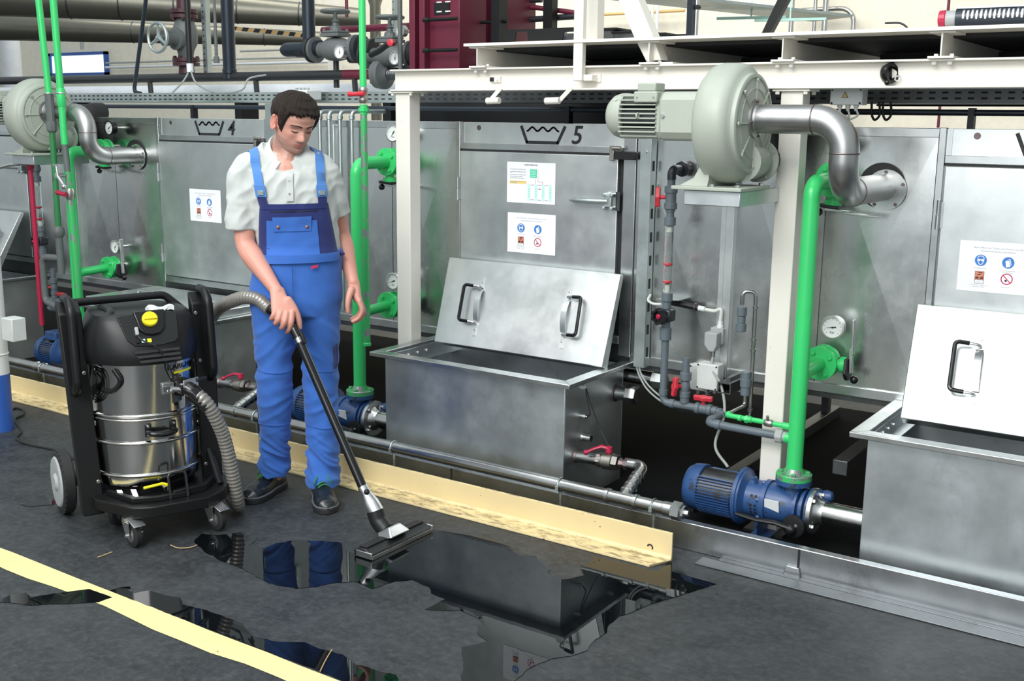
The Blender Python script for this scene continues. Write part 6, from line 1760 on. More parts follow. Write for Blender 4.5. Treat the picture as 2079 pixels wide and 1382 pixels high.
# ---------------------------------------------------------------- skin: head, neck, arms, hands and what the clothes hide
HCt = Q(-.012, .030, 1.652)
yaw, pitch, roll_ = R(27), R(23), R(-3)
fy = (ps * math.sin(yaw) + pf * math.cos(yaw))
hX0 = (ps * math.cos(yaw) - pf * math.sin(yaw))
hY = fy * math.cos(pitch) - V((0, 0, 1)) * math.sin(pitch)
hZ0 = fy * math.sin(pitch) + V((0, 0, 1)) * math.cos(pitch)
hX = hX0 * math.cos(roll_) + hZ0 * math.sin(roll_); hZ = -hX0 * math.sin(roll_) + hZ0 * math.cos(roll_)
def HD(x, y, z): return HCt + hX * x + hY * y + hZ * z
def lerp_tab(tab, z):
    if z <= tab[0][0]: return tab[0][1]
    for (a, u_), (b_, w_) in zip(tab, tab[1:]):
        if z <= b_:
            t = (z - a) / (b_ - a); t = t * t * (3 - 2 * t); return u_ + (w_ - u_) * t
    return tab[-1][1]
FRONT = [(-.118, .040), (-.112, .064), (-.100, .079), (-.086, .083), (-.074, .080), (-.060, .084), (-.045, .083), (-.02, .083), (.0, .082), (.02, .088), (.045, .090), (.07, .082), (.09, .066), (.108, .040), (.119, .012)]
BACK = [(-.118, .02), (-.10, .03), (-.07, .060), (-.03, .088), (.01, .103), (.05, .106), (.08, .092), (.102, .06), (.119, .012)]
WID = [(-.118, .020), (-.108, .036), (-.092, .050), (-.07, .060), (-.045, .067), (-.015, .071), (.015, .074), (.05, .077), (.075, .072), (.095, .056), (.11, .034), (.119, .010)]
def ga(x, c, s_): return math.exp(-((x - c) / s_) ** 2)
def head_pt(g, z, off=0.0, feat=True):
    w_, yf, yb = lerp_tab(WID, z) + off, lerp_tab(FRONT, z) + off, lerp_tab(BACK, z) + off
    c, s_ = math.cos(g), math.sin(g)
    p = 2.25
    k = (abs(c) ** p + abs(s_) ** p) ** (-1 / p)
    x = w_ * s_ * k; y = (yf if c > 0 else yb) * c * k
    if feat and c > 0:
        d = 0
        # nose: bridge, tip, wings
        br_ = lerp_tab([(-.052, 0), (-.046, .006), (-.040, .020), (-.034, .0245), (-.028, .022), (-.012, .0135), (.004, .0075), (.018, .002), (.03, 0)], z)
        d += 1.12 * br_ * ga(x, 0, .0105 if z > -.02 else .0125)
        d += .008 * ga(abs(x), .0125, .006) * ga(z, -.039, .0075)
        d -= .0130 * ga(abs(x), .030, .014) * ga(z, .003, .0105)
        d += .0055 * ga(abs(x), .031, .011) * ga(z, -.001, .0065)
        d += .0062 * ga(abs(x), .028, .020) * ga(z, .021, .0065)
        d += .0045 * ga(abs(x), .046, .014) * ga(z, -.022, .016)
        d -= .0035 * ga(abs(x), .040, .012) * ga(z, -.056, .016)
        d += .0050 * ga(x, 0, .019) * ga(z, -.0580, .0042)
        d += .0055 * ga(x, 0, .016) * ga(z, -.0690, .0048)
        d -= .0035 * ga(x, 0, .022) * ga(z, -.0633, .0022)
        d -= .0040 * ga(x, 0, .022) * ga(z, -.079, .005)
        d += .0045 * ga(x, 0, .018) * ga(z, -.097, .010)
        y += d
    return HD(x, y, z)
sk = MB()
nz_, ng = 78, 132
rings = []
for i in range(nz_ + 1):
    t = i / nz_; z = -.118 + .237 * t
    rings.append([head_pt(2 * PI * k / ng + 0.0001, z) for k in range(ng)])
sk.loft(rings)
# ears
for sx in (-1, 1):
    c = V((sx * .076, -.012, -.004))
    e_ = []
    for i in range(13):
        g = -1.2 + 4.6 * i / 12
        e_.append(HD(c.x + sx * (.008 + .006 * math.sin(g * .5 + .6)), c.y - .017 * math.sin(g), c.z + .030 * -math.cos(g) * (1.0)))
    sk.sweep(e_, [.006, .0058, .0055, .005, .005, .005, .005, .005, .005, .0052, .0055, .006, .005], 8)
    for dz in (-.018, -.006, .006, .018):
        sk.ball(HD(c.x + sx * .004, c.y - .002, c.z + dz), .0115, 10, 6)
# neck and hidden trunk
limb(sk, [(Q(-.056, -.035, 1.46), .066), (Q(-.052, -.028, 1.53), .059), (Q(-.040, -.010, 1.585), .056), (HD(0, -.025, -.05), .057)])
sk.sweep([HD(0, .035, -.085), HD(0, .012, -.105), Q(-.046, .028, 1.50), Q(-.050, .03, 1.46)], [.034, .040, .036, .03], 14)
limb(sk, [(Q(-.226, 0, 1.44), .050), (Q(-.055, -.01, 1.44), .085), (Q(.125, 0, 1.445), .050)])
limb(sk, [(Q(-.053, -.01, 1.45), .09), (Q(-.03, 0, 1.28), .105), (Q(-.01, 0, 1.08), .095), (Q(-.027, 0, .90), .10)])
limb(sk, [(Q(-.10, 0, .90), .085), (Q(-.126, .01, .70), .068), (Q(-.128, .005, .48), .052), (Q(-.137, -.05, .28), .047), (Q(-.138, -.095, .08), .035)])
limb(sk, [(Q(.05, 0, .90), .085), (Q(.072, .01, .70), .068), (Q(.072, .02, .47), .052), (Q(.073, .015, .28), .047), (Q(.072, .0, .08), .035)])
# arms
rs_, re_, rw_ = Q(-.226, 0, 1.44), Q(-.231, .035, 1.145), qp(563, 592, .195)
fo = lambda a, b_, t: a.lerp(b_, t)
limb(sk, [(rs_, .052), (fo(rs_, re_, .5), .050), (fo(rs_, re_, .9), .043), (fo(re_, rw_, .08), .043), (fo(re_, rw_, .28), .046), (fo(re_, rw_, .62), .036), (fo(re_, rw_, .92), .0275), (rw_, .0265)])
ls_, le_, lw_ = Q(.125, 0, 1.445), Q(.176, -.085, 1.175), qp(717, 572, .035)
limb(sk, [(ls_, .050), (fo(ls_, le_, .5), .048), (fo(ls_, le_, .9), .041), (fo(le_, lw_, .08), .041), (fo(le_, lw_, .28), .044), (fo(le_, lw_, .62), .034), (fo(le_, lw_, .92), .0265), (lw_, .0255)])
# gripping hand
def palm(keys, ref):
    """keys: (point, half width, half thickness)"""
    P_ = smooth_path([k[0] for k in keys], 5)
    Wd = [v.x for v in smooth_path([(k[1], 0, 0) for k in keys], 5)]; Th = [v.x for v in smooth_path([(k[2], 0, 0) for k in keys], 5)]
    rr = []
    for i, p in enumerate(P_):
        t = (P_[min(i + 1, len(P_) - 1)] - P_[max(i - 1, 0)]).normalized()
        u_ = V(ref); u_ = (u_ - t * u_.dot(t)).normalized(); w_ = t.cross(u_)
        rr.append([p + u_ * (Wd[i] * math.copysign(abs(math.cos(2 * PI * k / 20)) ** .8, math.cos(2 * PI * k / 20))) + w_ * (Th[i] * math.copysign(abs(math.sin(2 * PI * k / 20)) ** .8, math.sin(2 * PI * k / 20))) for k in range(20)])
    sk.loft(rr)
palm([(qp(562, 588, .190), .030, .023), (qp(566, 603, .212), .034, .019), (qp(571, 620, .236), .043, .0175), (qp(575, 636, .252), .047, .0155), (qp(576, 643, .256), .045, .012)], qp(600, 640, .25) - qp(550, 630, .25))
FR = [([(593, 634, .254), (591, 654, .268), (587, 669, .254), (582, 674, .222)], [.0128, .0122, .0112, .0095]),
      ([(582, 636, .260), (578, 653, .274), (573, 664, .258), (570, 665, .224)], [.0130, .0125, .0115, .0098]),
      ([(570, 634, .259), (565, 648, .271), (560, 656, .254), (559, 655, .220)], [.0125, .0118, .0108, .0093]),
      ([(559, 629, .252), (555, 640, .262), (551, 647, .246), (551, 645, .214)], [.0112, .0106, .0098, .0085])]
for pts, rd in FR:
    limb(sk, [(qp(*p), r_) for p, r_ in zip(pts, rd)], 12, 5)
limb(sk, [(qp(585, 610, .228), .019), (qp(598, 628, .236), .0155), (qp(606, 648, .240), .0130), (qp(609, 665, .238), .0102)], 12, 5)
# hanging hand seen from the thumb side
palm([(qp(717, 570, .033), .026, .022), (qp(719, 583, .036), .027, .026), (qp(723, 598, .040), .022, .036), (qp(728, 612, .045), .017, .040)], qp(740, 600, .03) - qp(700, 600, .03))
for i, (dx, dy, df) in enumerate(((0, 0, .082), (3, 2, .060), (2, 0, .036), (-2, -5, .014))):
    limb(sk, [(qp(729 + dx, 611 + dy, df), .0112), (qp(735 + dx, 630 + dy, df + .004), .0102), (qp(728 + dx, 645 + dy, df), .0094), (qp(716 + dx, 652 + dy, df - .004), .0082)], 12, 5)
limb(sk, [(qp(713, 588, .070), .0165), (qp(708, 604, .088), .0135), (qp(706, 620, .094), .0115), (qp(707, 633, .092), .0095)], 12, 5)
me = remeshed(sk, .0032, 3)
# skin tones: lips, beard shadow, warmer ears and cheeks
ca = me.color_attributes.new('tone', 'FLOAT_COLOR', 'POINT')
lipc = HD(0, .092, -.064)
for i, v in enumerate(me.vertices):
    d = v.co - HCt; x, y, z = d.dot(hX), d.dot(hY), d.dot(hZ)
    lip = st_ = warm = 0.0
    if abs(x) < .12 and -.2 < z < .14 and abs(y) < .14:
        if y > .05:
            lw = max(0, 1 - (x / .0245) ** 2)
            lip = max(0.0, min(1.0, 1.6 * (1 - abs((z + .0635) / (.0088 * lw + .0008)))))
        jaw = ga(z, -.088, .040) * (1 if y > -.015 else max(0, 1 + (y + .015) / .03))
        must = ga(z, -.050, .007) * ga(x, 0, .022) * (1 if y > .05 else 0)
        st_ = min(1, jaw * 1.1 * (1 - .5 * ga(abs(x), .03, .014) * ga(z, -.045, .02)) + .6 * must) * (1 - lip)
        if z < -.12: st_ *= max(0, 1 - (-.12 - z) / .02)
        warm = ga(abs(x), .082, .014) * ga(y, -.012, .03) + .45 * ga(abs(x), .045, .02) * ga(z, -.025, .02) + .5 * ga(x, 0, .012) * ga(z, -.034, .012) * (1 if y > .08 else 0)
    else:
        warm = .35
    ca.data[i].color = (lip, st_, min(1, warm), 1)
m, nt, b = M['skin'], M['skin'].node_tree, M['skin'].node_tree.nodes['Principled BSDF']
at_ = N(nt, 'ShaderNodeAttribute', attribute_name='tone'); sep = N(nt, 'ShaderNodeSeparateColor')
nt.links.new(at_.outputs['Color'], sep.inputs['Color'])
base = b.inputs['Base Color'].links[0].from_socket
dots_ = ramp(nt, noise(nt, coords(nt), 420, 2, .8), [(.38, .45), (.62, 1)])
c = mix(nt, sep.outputs['Blue'], base, (.66, .26, .20))
stf = mix(nt, 1.0, sep.outputs['Green'], mix(nt, 1.0, dots_, (.78, .78, .78), 'MULTIPLY'), 'MULTIPLY')
c = mix(nt, stf, c, (.14, .10, .085))
c = mix(nt, sep.outputs['Red'], c, (.50, .13, .12))
nt.links.new(c, b.inputs['Base Color'])
body = finish(me, 'body', M['skin'], man)

# brows and lash lines
for sx in (-1, 1):
    bw = MB(); rr = []
    for i in range(9):
        t = i / 8; x = sx * (.011 + .040 * t); z = .0185 + .006 * math.sin(PI * t * .75) - .004 * t * t
        g = math.atan2(x / lerp_tab(WID, z), max(.15, math.sqrt(max(0, 1 - (x / lerp_tab(WID, z)) ** 2))))
        p0 = head_pt(g, z - .0038 * (1 - .55 * t), .0008); p1 = head_pt(g, z + .0038 * (1 - .55 * t), .0008)
        n_ = (p0 - HCt).normalized() * .0022
        rr.append([p0, p1, p1 + n_, p0 + n_])
    bw.loft(rr); bw.build('eyebrow', M['brow'], man)
    bw = MB(); rr = []
    for i in range(9):
        t = i / 8; x = sx * (.018 + .026 * t); z = -.0045 - .0035 * math.sin(PI * t)
        g = math.atan2(x / lerp_tab(WID, z), max(.15, math.sqrt(max(0, 1 - (x / lerp_tab(WID, z)) ** 2))))
        w_ = .0008 + .0012 * math.sin(PI * t)
        p0 = head_pt(g, z - w_, .0012); p1 = head_pt(g, z + w_, .0012); n_ = (p0 - HCt).normalized() * .0022
        rr.append([p0, p1, p1 + n_, p0 + n_])
    bw.loft(rr); bw.build('eyelash', M['brow'], man)

# hair: a shell over the skull that ends at the hairline
def hairline(g):
    a = abs(((g + PI) % (2 * PI)) - PI)     # 0 front, pi back
    return lerp_tab([(0, .066), (.45, .062), (.75, .058), (.95, .044), (1.08, .004), (1.2, -.022), (1.36, -.018), (1.46, .022), (1.75, .020), (1.95, -.01), (2.3, -.045), (3.2, -.062)], a)
hr_ = MB(); n = 150; rows = 34; outer = []; inner = []
for j in range(rows + 1):
    ro = []; ri = []
    for k in range(n):
        g = 2 * PI * k / n + .0001; z0 = hairline(g) + .0030 * math.sin(7 * g + .6) + .0034 * math.sin(29 * g + 1) + .0025 * math.sin(53 * g)
        t = j / rows; z = z0 + (.1185 - z0) * t ** .9
        a = abs(((g + PI) % (2 * PI)) - PI)
        th = .0135 * min(1, .22 + 4.5 * t) * (1.2 if a < 1.0 else .95) + .007 * t
        p_ = head_pt(g, z, 0, False)
        nn = ((p_ - HD(0, -.005, .015)).normalized() * t + (head_pt(g, z, .01, False) - p_).normalized() * (1 - t)).normalized()
        q = p_ + nn * th
        q += nn * (.0045 * mnoise.noise(V((math.sin(g) * 5, math.cos(g) * 5, z * 20))) + .0034 * mnoise.noise(V((math.sin(g) * 22, math.cos(g) * 22, z * 26)))) * min(1, t * 5 + .25) * (1 if t < .9 else (1 - t) * 10)
        ro.append(q); ri.append(p_ - nn * .004)
    outer.append(ro); inner.append(ri)
vs_ = [p for r__ in outer for p in r__] + [p for r__ in inner for p in r__]
O = (rows + 1) * n; fs = []
for j in range(rows):
    for k in range(n):
        k2 = (k + 1) % n
        fs.append((j * n + k, j * n + k2, (j + 1) * n + k2, (j + 1) * n + k))
for k in range(n):
    k2 = (k + 1) % n; fs.append((O + k, O + k2, k2, k))
fs.append(tuple(rows * n + k for k in range(n)))
hr_.add(vs_, fs)
hr_.build('hair', M['hair'], man, smooth=80)

# ---------------------------------------------------------------- polo shirt
from mathutils.bvhtree import BVHTree
def bvh_of(o):
    me = o.data; c = WP[o.name]
    return BVHTree.FromPolygons([v.co + c for v in me.vertices], [tuple(p.vertices) for p in me.polygons])
FIT = []
def hit(o_, d_):
    best = None
    for t in FIT:
        h_ = t.ray_cast(o_, d_)
        if h_[0] is not None and (best is None or h_[3] < best[1]): best = (h_[0], h_[3])
    return best[0] if best else None
def front_fit(s_, z, off):
    acc = V((0, 0, 0)); k = 0
    for ds in (-.008, 0, .008):
        for dz in (-.008, 0, .008):
            h_ = hit(Q(s_ + ds, .8, z + dz), -pf)
            if h_ is not None:
                acc += V(((h_ - PB).dot(pf), 0, 0)); k += 1
    f_ = acc.x / k if k else 0.0
    return Q(s_, f_ + off, z)
def top_fit(s_, f_, off):
    h_ = hit(Q(s_, f_, 1.9) , V((0, 0, -1)))
    # ignore the head: start below the chin when needed
    if h_ is None or h_.z > 1.60: h_ = hit(Q(s_, f_, 1.60), V((0, 0, -1)))
    z = h_.z if h_ is not None else 1.5
    return Q(s_, f_, z + off)
po = MB()
po.loft([[tors(z, 2 * PI * k / 48, .004) for k in range(48)] for z in (1.0, 1.05, 1.12, 1.20, 1.26, 1.32, 1.38, 1.43, 1.47, 1.50, 1.53, 1.555, 1.58)])
limb(po, [(Q(-.10, -.005, 1.475), .066), (Q(-.205, 0, 1.462), .070), (Q(-.236, .004, 1.38), .070), (Q(-.240, .012, 1.285), .069)], 22)
limb(po, [(Q(-.02, -.005, 1.478), .066), (Q(.090, 0, 1.47), .068), (Q(.128, -.012, 1.40), .066), (Q(.150, -.03, 1.335), .062)], 22)
po.lathe(Q(-.240, .012, 1.30), Q(-.243, .016, 1.207) - Q(-.240, .012, 1.30), [(0, .069), (.093, .0685)], 30)
po.lathe(Q(.148, -.028, 1.345), Q(.170, -.048, 1.262) - Q(.148, -.028, 1.345), [(0, .062), (.088, .056)], 30)
me = remeshed(po, .006, 4)
def folds_polo(p, n_):
    d = p - PB; s_, f_, z = d.dot(ps), d.dot(pf), p.z
    w_ = mnoise.noise(V((s_ * 9 + z * 5, f_ * 6, z * 7))) * .008 - abs(mnoise.noise(V((s_ * 16 - z * 12, f_ * 9, z * 10 + s_ * 8)))) * .011
    return w_
shirt = finish(me, 'polo_shirt', M['polo'], man, folds_polo)
FIT.append(bvh_of(shirt))
front = lambda s_, z, off=0.0: front_fit(s_, z, max(off - .006, .0015))
# collar
co = MB(); rr = []
for i in range(61):
    g = .17 + (2 * PI - .34) * i / 60
    back = (1 - math.cos(g)) / 2
    c_, s_ = math.cos(g), math.sin(g)
    zt = 1.488 + .125 * back ** .75
    fl2 = max(0, 1 - back / .45)
    top = Q(-.050 + .064 * s_, -.012 + .066 * c_, zt)
    tip = ga(min(g, 2 * PI - g), .62, .34)
    gb = g + (.40 if g < PI else -.40) * fl2; cb2, sb2 = math.cos(gb), math.sin(gb)
    bot = Q(-.050 + (.064 + .036 + .026 * tip) * sb2, -.012 + (.066 + .036 + .022 * fl2) * cb2, zt - .040 - .026 * tip)
    mid = top.lerp(bot, .3) + V((0, 0, .012)) + pf * (.006 * c_)
    ins = Q(-.050 + .058 * s_, -.012 + .058 * c_, zt - .03)
    rr.append([ins, top + V((0, 0, .005)), mid, bot + pf * .004, bot - V((0, 0, .004)), top.lerp(bot, .4) - V((0, 0, .006))])
co.loft(rr); co.build('collar', M['polo'], man, smooth=60)
pk = MB(); rr = []
for i in range(10):
    z = 1.335 + .125 * i / 9
    rr.append([front(-.050, z, .010), front(-.022, z, .010), front(-.022, z, .013), front(-.050, z, .013)])
pk.loft(rr); pk.build('placket', M['polo'], man)
for z in (1.365, 1.415):
    a = front(-.038, z, .012); MB().lathe(a, pf, [(0, .0055), (.003, .005)], 12).build('button', M['ink_grey'], man)

# ---------------------------------------------------------------- bib overalls
tr_ = MB()
def leg(keys):
    rr = []
    K = [(V((k[0], k[1], k[2])), k[3], k[4]) for k in keys]
    P_ = smooth_path([k[0] for k in K], 6); A_ = [v.x for v in smooth_path([(k[1], 0, 0) for k in K], 6)]; B_ = [v.x for v in smooth_path([(k[2], 0, 0) for k in K], 6)]
    for p, a, b_ in zip(P_, A_, B_):
        rr.append([Q(p.x + a * math.cos(2 * PI * k / 36), p.y + b_ * math.sin(2 * PI * k / 36), p.z) for k in range(36)])
    tr_.loft(rr)
leg([(-.110, 0, .93, .105, .120), (-.118, 0, .82, .100, .115), (-.123, .004, .70, .092, .100), (-.128, .010, .58, .084, .090), (-.128, .008, .47, .079, .084), (-.133, -.020, .36, .073, .080), (-.137, -.055, .24, .071, .080), (-.142, -.085, .14, .071, .088), (-.145, -.095, .085, .070, .092)])
leg([(.058, 0, .93, .105, .120), (.066, 0, .82, .100, .115), (.071, .006, .70, .091, .100), (.072, .014, .58, .084, .090), (.072, .020, .47, .079, .084), (.073, .018, .36, .077, .082), (.073, .014, .24, .077, .084), (.074, .012, .13, .079, .090), (.074, .014, .060, .080, .096)])
tr_.loft([[tors(z, 2 * PI * k / 48, .012 if z > 1.0 else .010) for k in range(48)] for z in (.84, .90, .97, 1.05, 1.10, 1.125)])
me = remeshed(tr_, .0065, 4)
def folds_tr(p, n_):
    d = p - PB; s_, f_, z = d.dot(ps), d.dot(pf), p.z
    side = s_ + .027
    # slanting pulls from the crotch, gathers at knee and above the hem
    w1 = mnoise.noise(V((s_ * 7, f_ * 7, z * 5)))
    a1 = abs(mnoise.noise(V((z * 13 + abs(side) * 9, side * 5, f_ * 4 + 2)))) * ga(z, .68, .16) * -.026
    a2 = abs(mnoise.noise(V((z * 17 - side * 8, side * 4 + 5, f_ * 5)))) * ga(z, .42, .12) * -.022
    a3 = abs(mnoise.noise(V((z * 22 + side * 13, side * 6 + 9, f_ * 7)))) * ga(z, .17, .11) * -.042 + ga(z, .12, .06) * .006
    a4 = w1 * .008 + mnoise.noise(V((s_ * 20 + z * 12, f_ * 16, z * 12))) * .0035
    k = min(1, max(0, (1.08 - z) / .1))
    return (a1 + a2 + a3 + a4) * (.25 + .75 * k)
trousers = finish(me, 'overall_trousers', M['overall_blue'], man, folds_tr)
FIT.append(bvh_of(trousers))
def patch(name, mat, outline, off, th=.004, nu=14, nv=10, par=None):
    """cloth piece lying on the chest; outline(v) gives (s_left, s_right, z_left, z_right)"""
    b_ = MB(); P0 = []; P1 = []
    for j in range(nv + 1):
        v_ = j / nv; a, c_, za, zc_ = outline(v_)
        for i in range(nu + 1):
            u_ = i / nu; s_ = a + (c_ - a) * u_; z = za + (zc_ - za) * u_
            wv = .0025 * mnoise.noise(V((s_ * 14, z * 14, 1.5)))
            P0.append(front(s_, z, off + wv)); P1.append(front(s_, z, off + wv + th))
    m_ = nu + 1; K = len(P0); fs = []
    for j in range(nv):
        for i in range(nu):
            q = j * m_ + i; fs.append((q + K, q + 1 + K, q + 1 + m_ + K, q + m_ + K)); fs.append((q, q + m_, q + m_ + 1, q + 1))
    for i in range(nu):
        fs.append((i, i + 1, K + i + 1, K + i)); q = nv * m_ + i; fs.append((q, K + q, K + q + 1, q + 1))
    for j in range(nv):
        q = j * m_; fs.append((q, K + q, K + q + m_, q + m_)); q += nu; fs.append((q, q + m_, K + q + m_, K + q))
    b_.add(P0 + P1, fs)
    return b_.build(name, mat, par or man, smooth=50)
bib = patch('bib', M['overall_navy'], lambda v_: (-.173 + .012 * v_ ** 2, .160 - .040 * v_, 1.10 + .222 * v_, 1.10 + .226 * v_), .012, nu=22, nv=14)
patch('bib_pocket', M['overall_blue'], lambda v_: (-.140 + .004 * v_, .082 - .010 * v_, 1.105 + .148 * v_, 1.105 + .150 * v_), .016, .003, par=bib)
fl_ = patch('pocket_flap', M['overall_blue'], lambda v_: (-.108 - .003 * v_, .046 + .004 * v_, 1.208 + .060 * v_, 1.212 + .060 * v_), .020, .003, nv=5, par=bib)
for s_ in (-.088, .030): MB().lathe(front(s_, 1.228, .022), pf, [(0, .0075), (.003, .0068), (.004, .004)], 14).build('stud', M['copper_stud'], bib)
patch('bib_hem', M['overall_navy'], lambda v_: (-.158, .122, 1.300 + .006 * v_, 1.304 + .006 * v_), .0165, .0022, nv=2, par=bib)
patch('zip', M['ink'], lambda v_: (-.120, .075, 1.289 + .004 * v_, 1.293 + .004 * v_), .0155, .002, nv=2, par=bib)
patch('waistband', M['overall_blue'], lambda v_: (-.168, .166, 1.072 + .036 * v_, 1.080 + .036 * v_), .016, .004, nu=24, nv=4)
patch('label_tag', M['ink_red'], lambda v_: (.042, .072, 1.052 + .012 * v_, 1.058 + .012 * v_), .020, .002, nv=2)
patch('fly_seam', M['overall_navy'], lambda v_: (-.036, -.034, .93 + .13 * v_, .93 + .13 * v_), .019, .0015, nu=2)
# straps: over the shoulders, navy stub, clip, blue webbing
def strap(s0, s1, s2, z_top, hw=.0185):
    def line(z0, z1, sa, sb, off, n_=10, hw_=hw):
        rr = []
        for i in range(n_ + 1):
            t = i / n_; z = z0 + (z1 - z0) * t; s_ = sa + (sb - sa) * t
            rr.append([front(s_ - hw_, z, off), front(s_ + hw_, z, off), front(s_ + hw_, z, off + .003), front(s_ - hw_, z, off + .003)])
        return MB().loft(rr)
    line(1.315, 1.372, s0, s0 + (s1 - s0) * .35, .013, 5).build('strap_stub', M['overall_navy'], man, smooth=60)
    b_ = line(1.385, 1.50, s0 + (s1 - s0) * .40, s1, .012)
    b_.build('strap', M['strap_blue'], man, smooth=60)
    # over the shoulder to the back
    rr = []
    e0 = [front(s1 - hw, 1.49, .012), front(s1 + hw, 1.49, .012)]
    rr.append(e0)
    f0 = min((p - PB).dot(pf) for p in e0)
    for i in range(9):
        f_ = f0 - .018 - (f0 + .085) * i / 8
        sm = s1 + (s2 - s1) * min(1, i / 4)
        rr.append([top_fit(sm - hw, f_, .004), top_fit(sm + hw, f_, .004)])
    MB().loft([[a, b2, b2 + V((0, 0, .003)) + pf * .002, a + V((0, 0, .003)) + pf * .002] for a, b2 in rr]).build('strap', M['strap_blue'], man, smooth=70)
    line(1.352, 1.402, s0 + (s1 - s0) * .25, s0 + (s1 - s0) * .5, .017, 4, hw + .004).build('strap_clip', M['strap_blue'], man, bevel=.002)
    line(1.360, 1.378, s0 + (s1 - s0) * .28, s0 + (s1 - s0) * .38, .021, 2, hw * .7).build('clip_tongue', M['galvanised'], man, bevel=.001)
    return
strap(-.146, -.176, -.190, 1.549)
strap(.098, .090, .068, 1.552)
MB().ball(Q(.172, .045, 1.105), .016, 10, 6, (1.2, .8, .6)).build('side_loop', M['overall_navy'], man)
for xc, z_ in ((-.130, .600), (-.133, .352), (.072, .600), (.073, .345)):
    patch('knee_seam', M['overall_blue'], lambda v_, xc=xc, z_=z_: (xc - .070, xc + .068, z_ + .007 * v_, z_ - .008 + .007 * v_), .010, .0028, nu=16, nv=2)
patch('side_pocket', M['overall_navy'], lambda v_: (.132, .150, .60 + .10 * v_, .61 + .10 * v_), .010, .003, nu=3, nv=4)

# ---------------------------------------------------------------- safety boots
def boot(h, t):
    """h heel, t toe tip on the floor in local s, f"""
    hx = V((h[0], h[1])); d = V((t[0] - h[0], t[1] - h[1])); Ln = d.length; d.normalize(); n_ = V((-d.y, d.x))
    def bp(u_, w_, z): return Q(hx.x + d.x * u_ + n_.x * w_, hx.y + d.y * u_ + n_.y * w_, z)
    half = lambda u_: lerp_tab([(0, .018), (.02, .033), (.06, .038), (.12, .040), (.19, .050), (.24, .0505), (.275, .042), (.295, .024), (.303, .006)], u_ * .303 / Ln)
    bt = MB(); rr = []
    for i in range(25):
        u_ = Ln * i / 24
        w_ = half(u_); top = lerp_tab([(0, .095), (.03, .115), (.08, .118), (.11, .112), (.15, .096), (.19, .082), (.24, .074), (.275, .062), (.30, .036)], u_ * .303 / Ln)
        r_ = []
        for k in range(24):
            g = 2 * PI * k / 24; c_, s_ = math.cos(g), math.sin(g)
            zz = .030 + (top - .030) * max(0, s_) ** .75 if s_ >= 0 else .030 + .022 * s_
            ww = w_ * math.copysign(abs(c_) ** .7, c_) * (1 - .35 * max(0, s_) ** 2 * (1 if u_ < Ln * .6 else .6))
            r_.append(bp(u_, ww, max(zz, .012)))
        rr.append(r_)
    bt.loft(rr)
    bt.loft([[bp(.055 + .047 * math.cos(2 * PI * k / 20), .034 * math.sin(2 * PI * k / 20), z) for k in range(20)] for z in (.07, .11, .15)])
    me = remeshed(bt, .005, 3)
    o = finish(me, 'boot', M['leather'], man)
    for z0, z1, mt, ex, nm in ((0.001, .024, 'black_rubber', .004, 'sole'), (.024, .033, 'sole', .0055, 'welt')):
        b_ = MB(); poly = [bp(Ln * i / 20, half(Ln * i / 20) + ex, z0) for i in range(21)] + [bp(Ln * i / 20, -half(Ln * i / 20) - ex, z0) for i in range(20, -1, -1)]
        b_.prism(poly, (0, 0, z1 - z0)); b_.build(nm, M[mt], o, bevel=.003)
    tz = lambda u_: lerp_tab([(.08, .119), (.11, .112), (.15, .096), (.19, .082)], u_)
    for i in range(4):
        u_ = (.105 + .020 * i) * Ln / .303
        lc = MB().sweep(smooth_path([bp(u_, -.024, tz(.105 + .02 * i) - .006), bp(u_ + .006, -.008, tz(.105 + .02 * i) + .004), bp(u_ + .010, .008, tz(.105 + .02 * i) + .004), bp(u_ + .014, .024, tz(.105 + .02 * i) - .006)], 4), .0032, 6)
        lc.build('lace', M['lace_green'], o)
    for s_ in (-1, 1):
        MB().sweep(smooth_path([bp(.115 * Ln / .303, 0, .118), bp(.13, s_ * .018, .126), bp(.145, s_ * .034, .104), bp(.14, s_ * .04, .085)], 5), .003, 6).build('lace', M['lace_green'], o)
    return o
boot((-.108, -.170), (-.262, .075))
boot((.052, -.035), (.088, .258))
# ================================================================ notices on the doors
YN = YW - .0215
def flat(mb, poly, d=.0):
    return mb.prism([V((x, YN - d, z)) for x, z in poly], (0, -.0005, 0))
def disc(mb, x, z, r, d, r_in=None, n=28):
    c = V((x, YN - d, z))
    if r_in is None: return mb.lathe(c, (0, -1, 0), [(0, r), (.0005, r)], n)
    vs_ = []; 
    for k in range(n):
        g = 2 * PI * k / n
        vs_ += [V((x + r * math.cos(g), YN - d, z + r * math.sin(g))), V((x + r_in * math.cos(g), YN - d, z + r_in * math.sin(g)))]
    return mb.add(vs_, [(2 * k, 2 * k + 1, (2 * k + 3) % (2 * n), (2 * k + 2) % (2 * n)) for k in range(n)])
def bar(mb, x0, x1, z, h, d): return flat(mb, [(x0, z - h / 2), (x1, z - h / 2), (x1, z + h / 2), (x0, z + h / 2)], d)
def words(mb, x0, x1, z, h, d, n):
    w_ = (x1 - x0) / n
    for i in range(n): bar(mb, x0 + w_ * i, x0 + w_ * (i + .8), z, h * (.8 + .3 * ((i * 7) % 3) / 2), d)
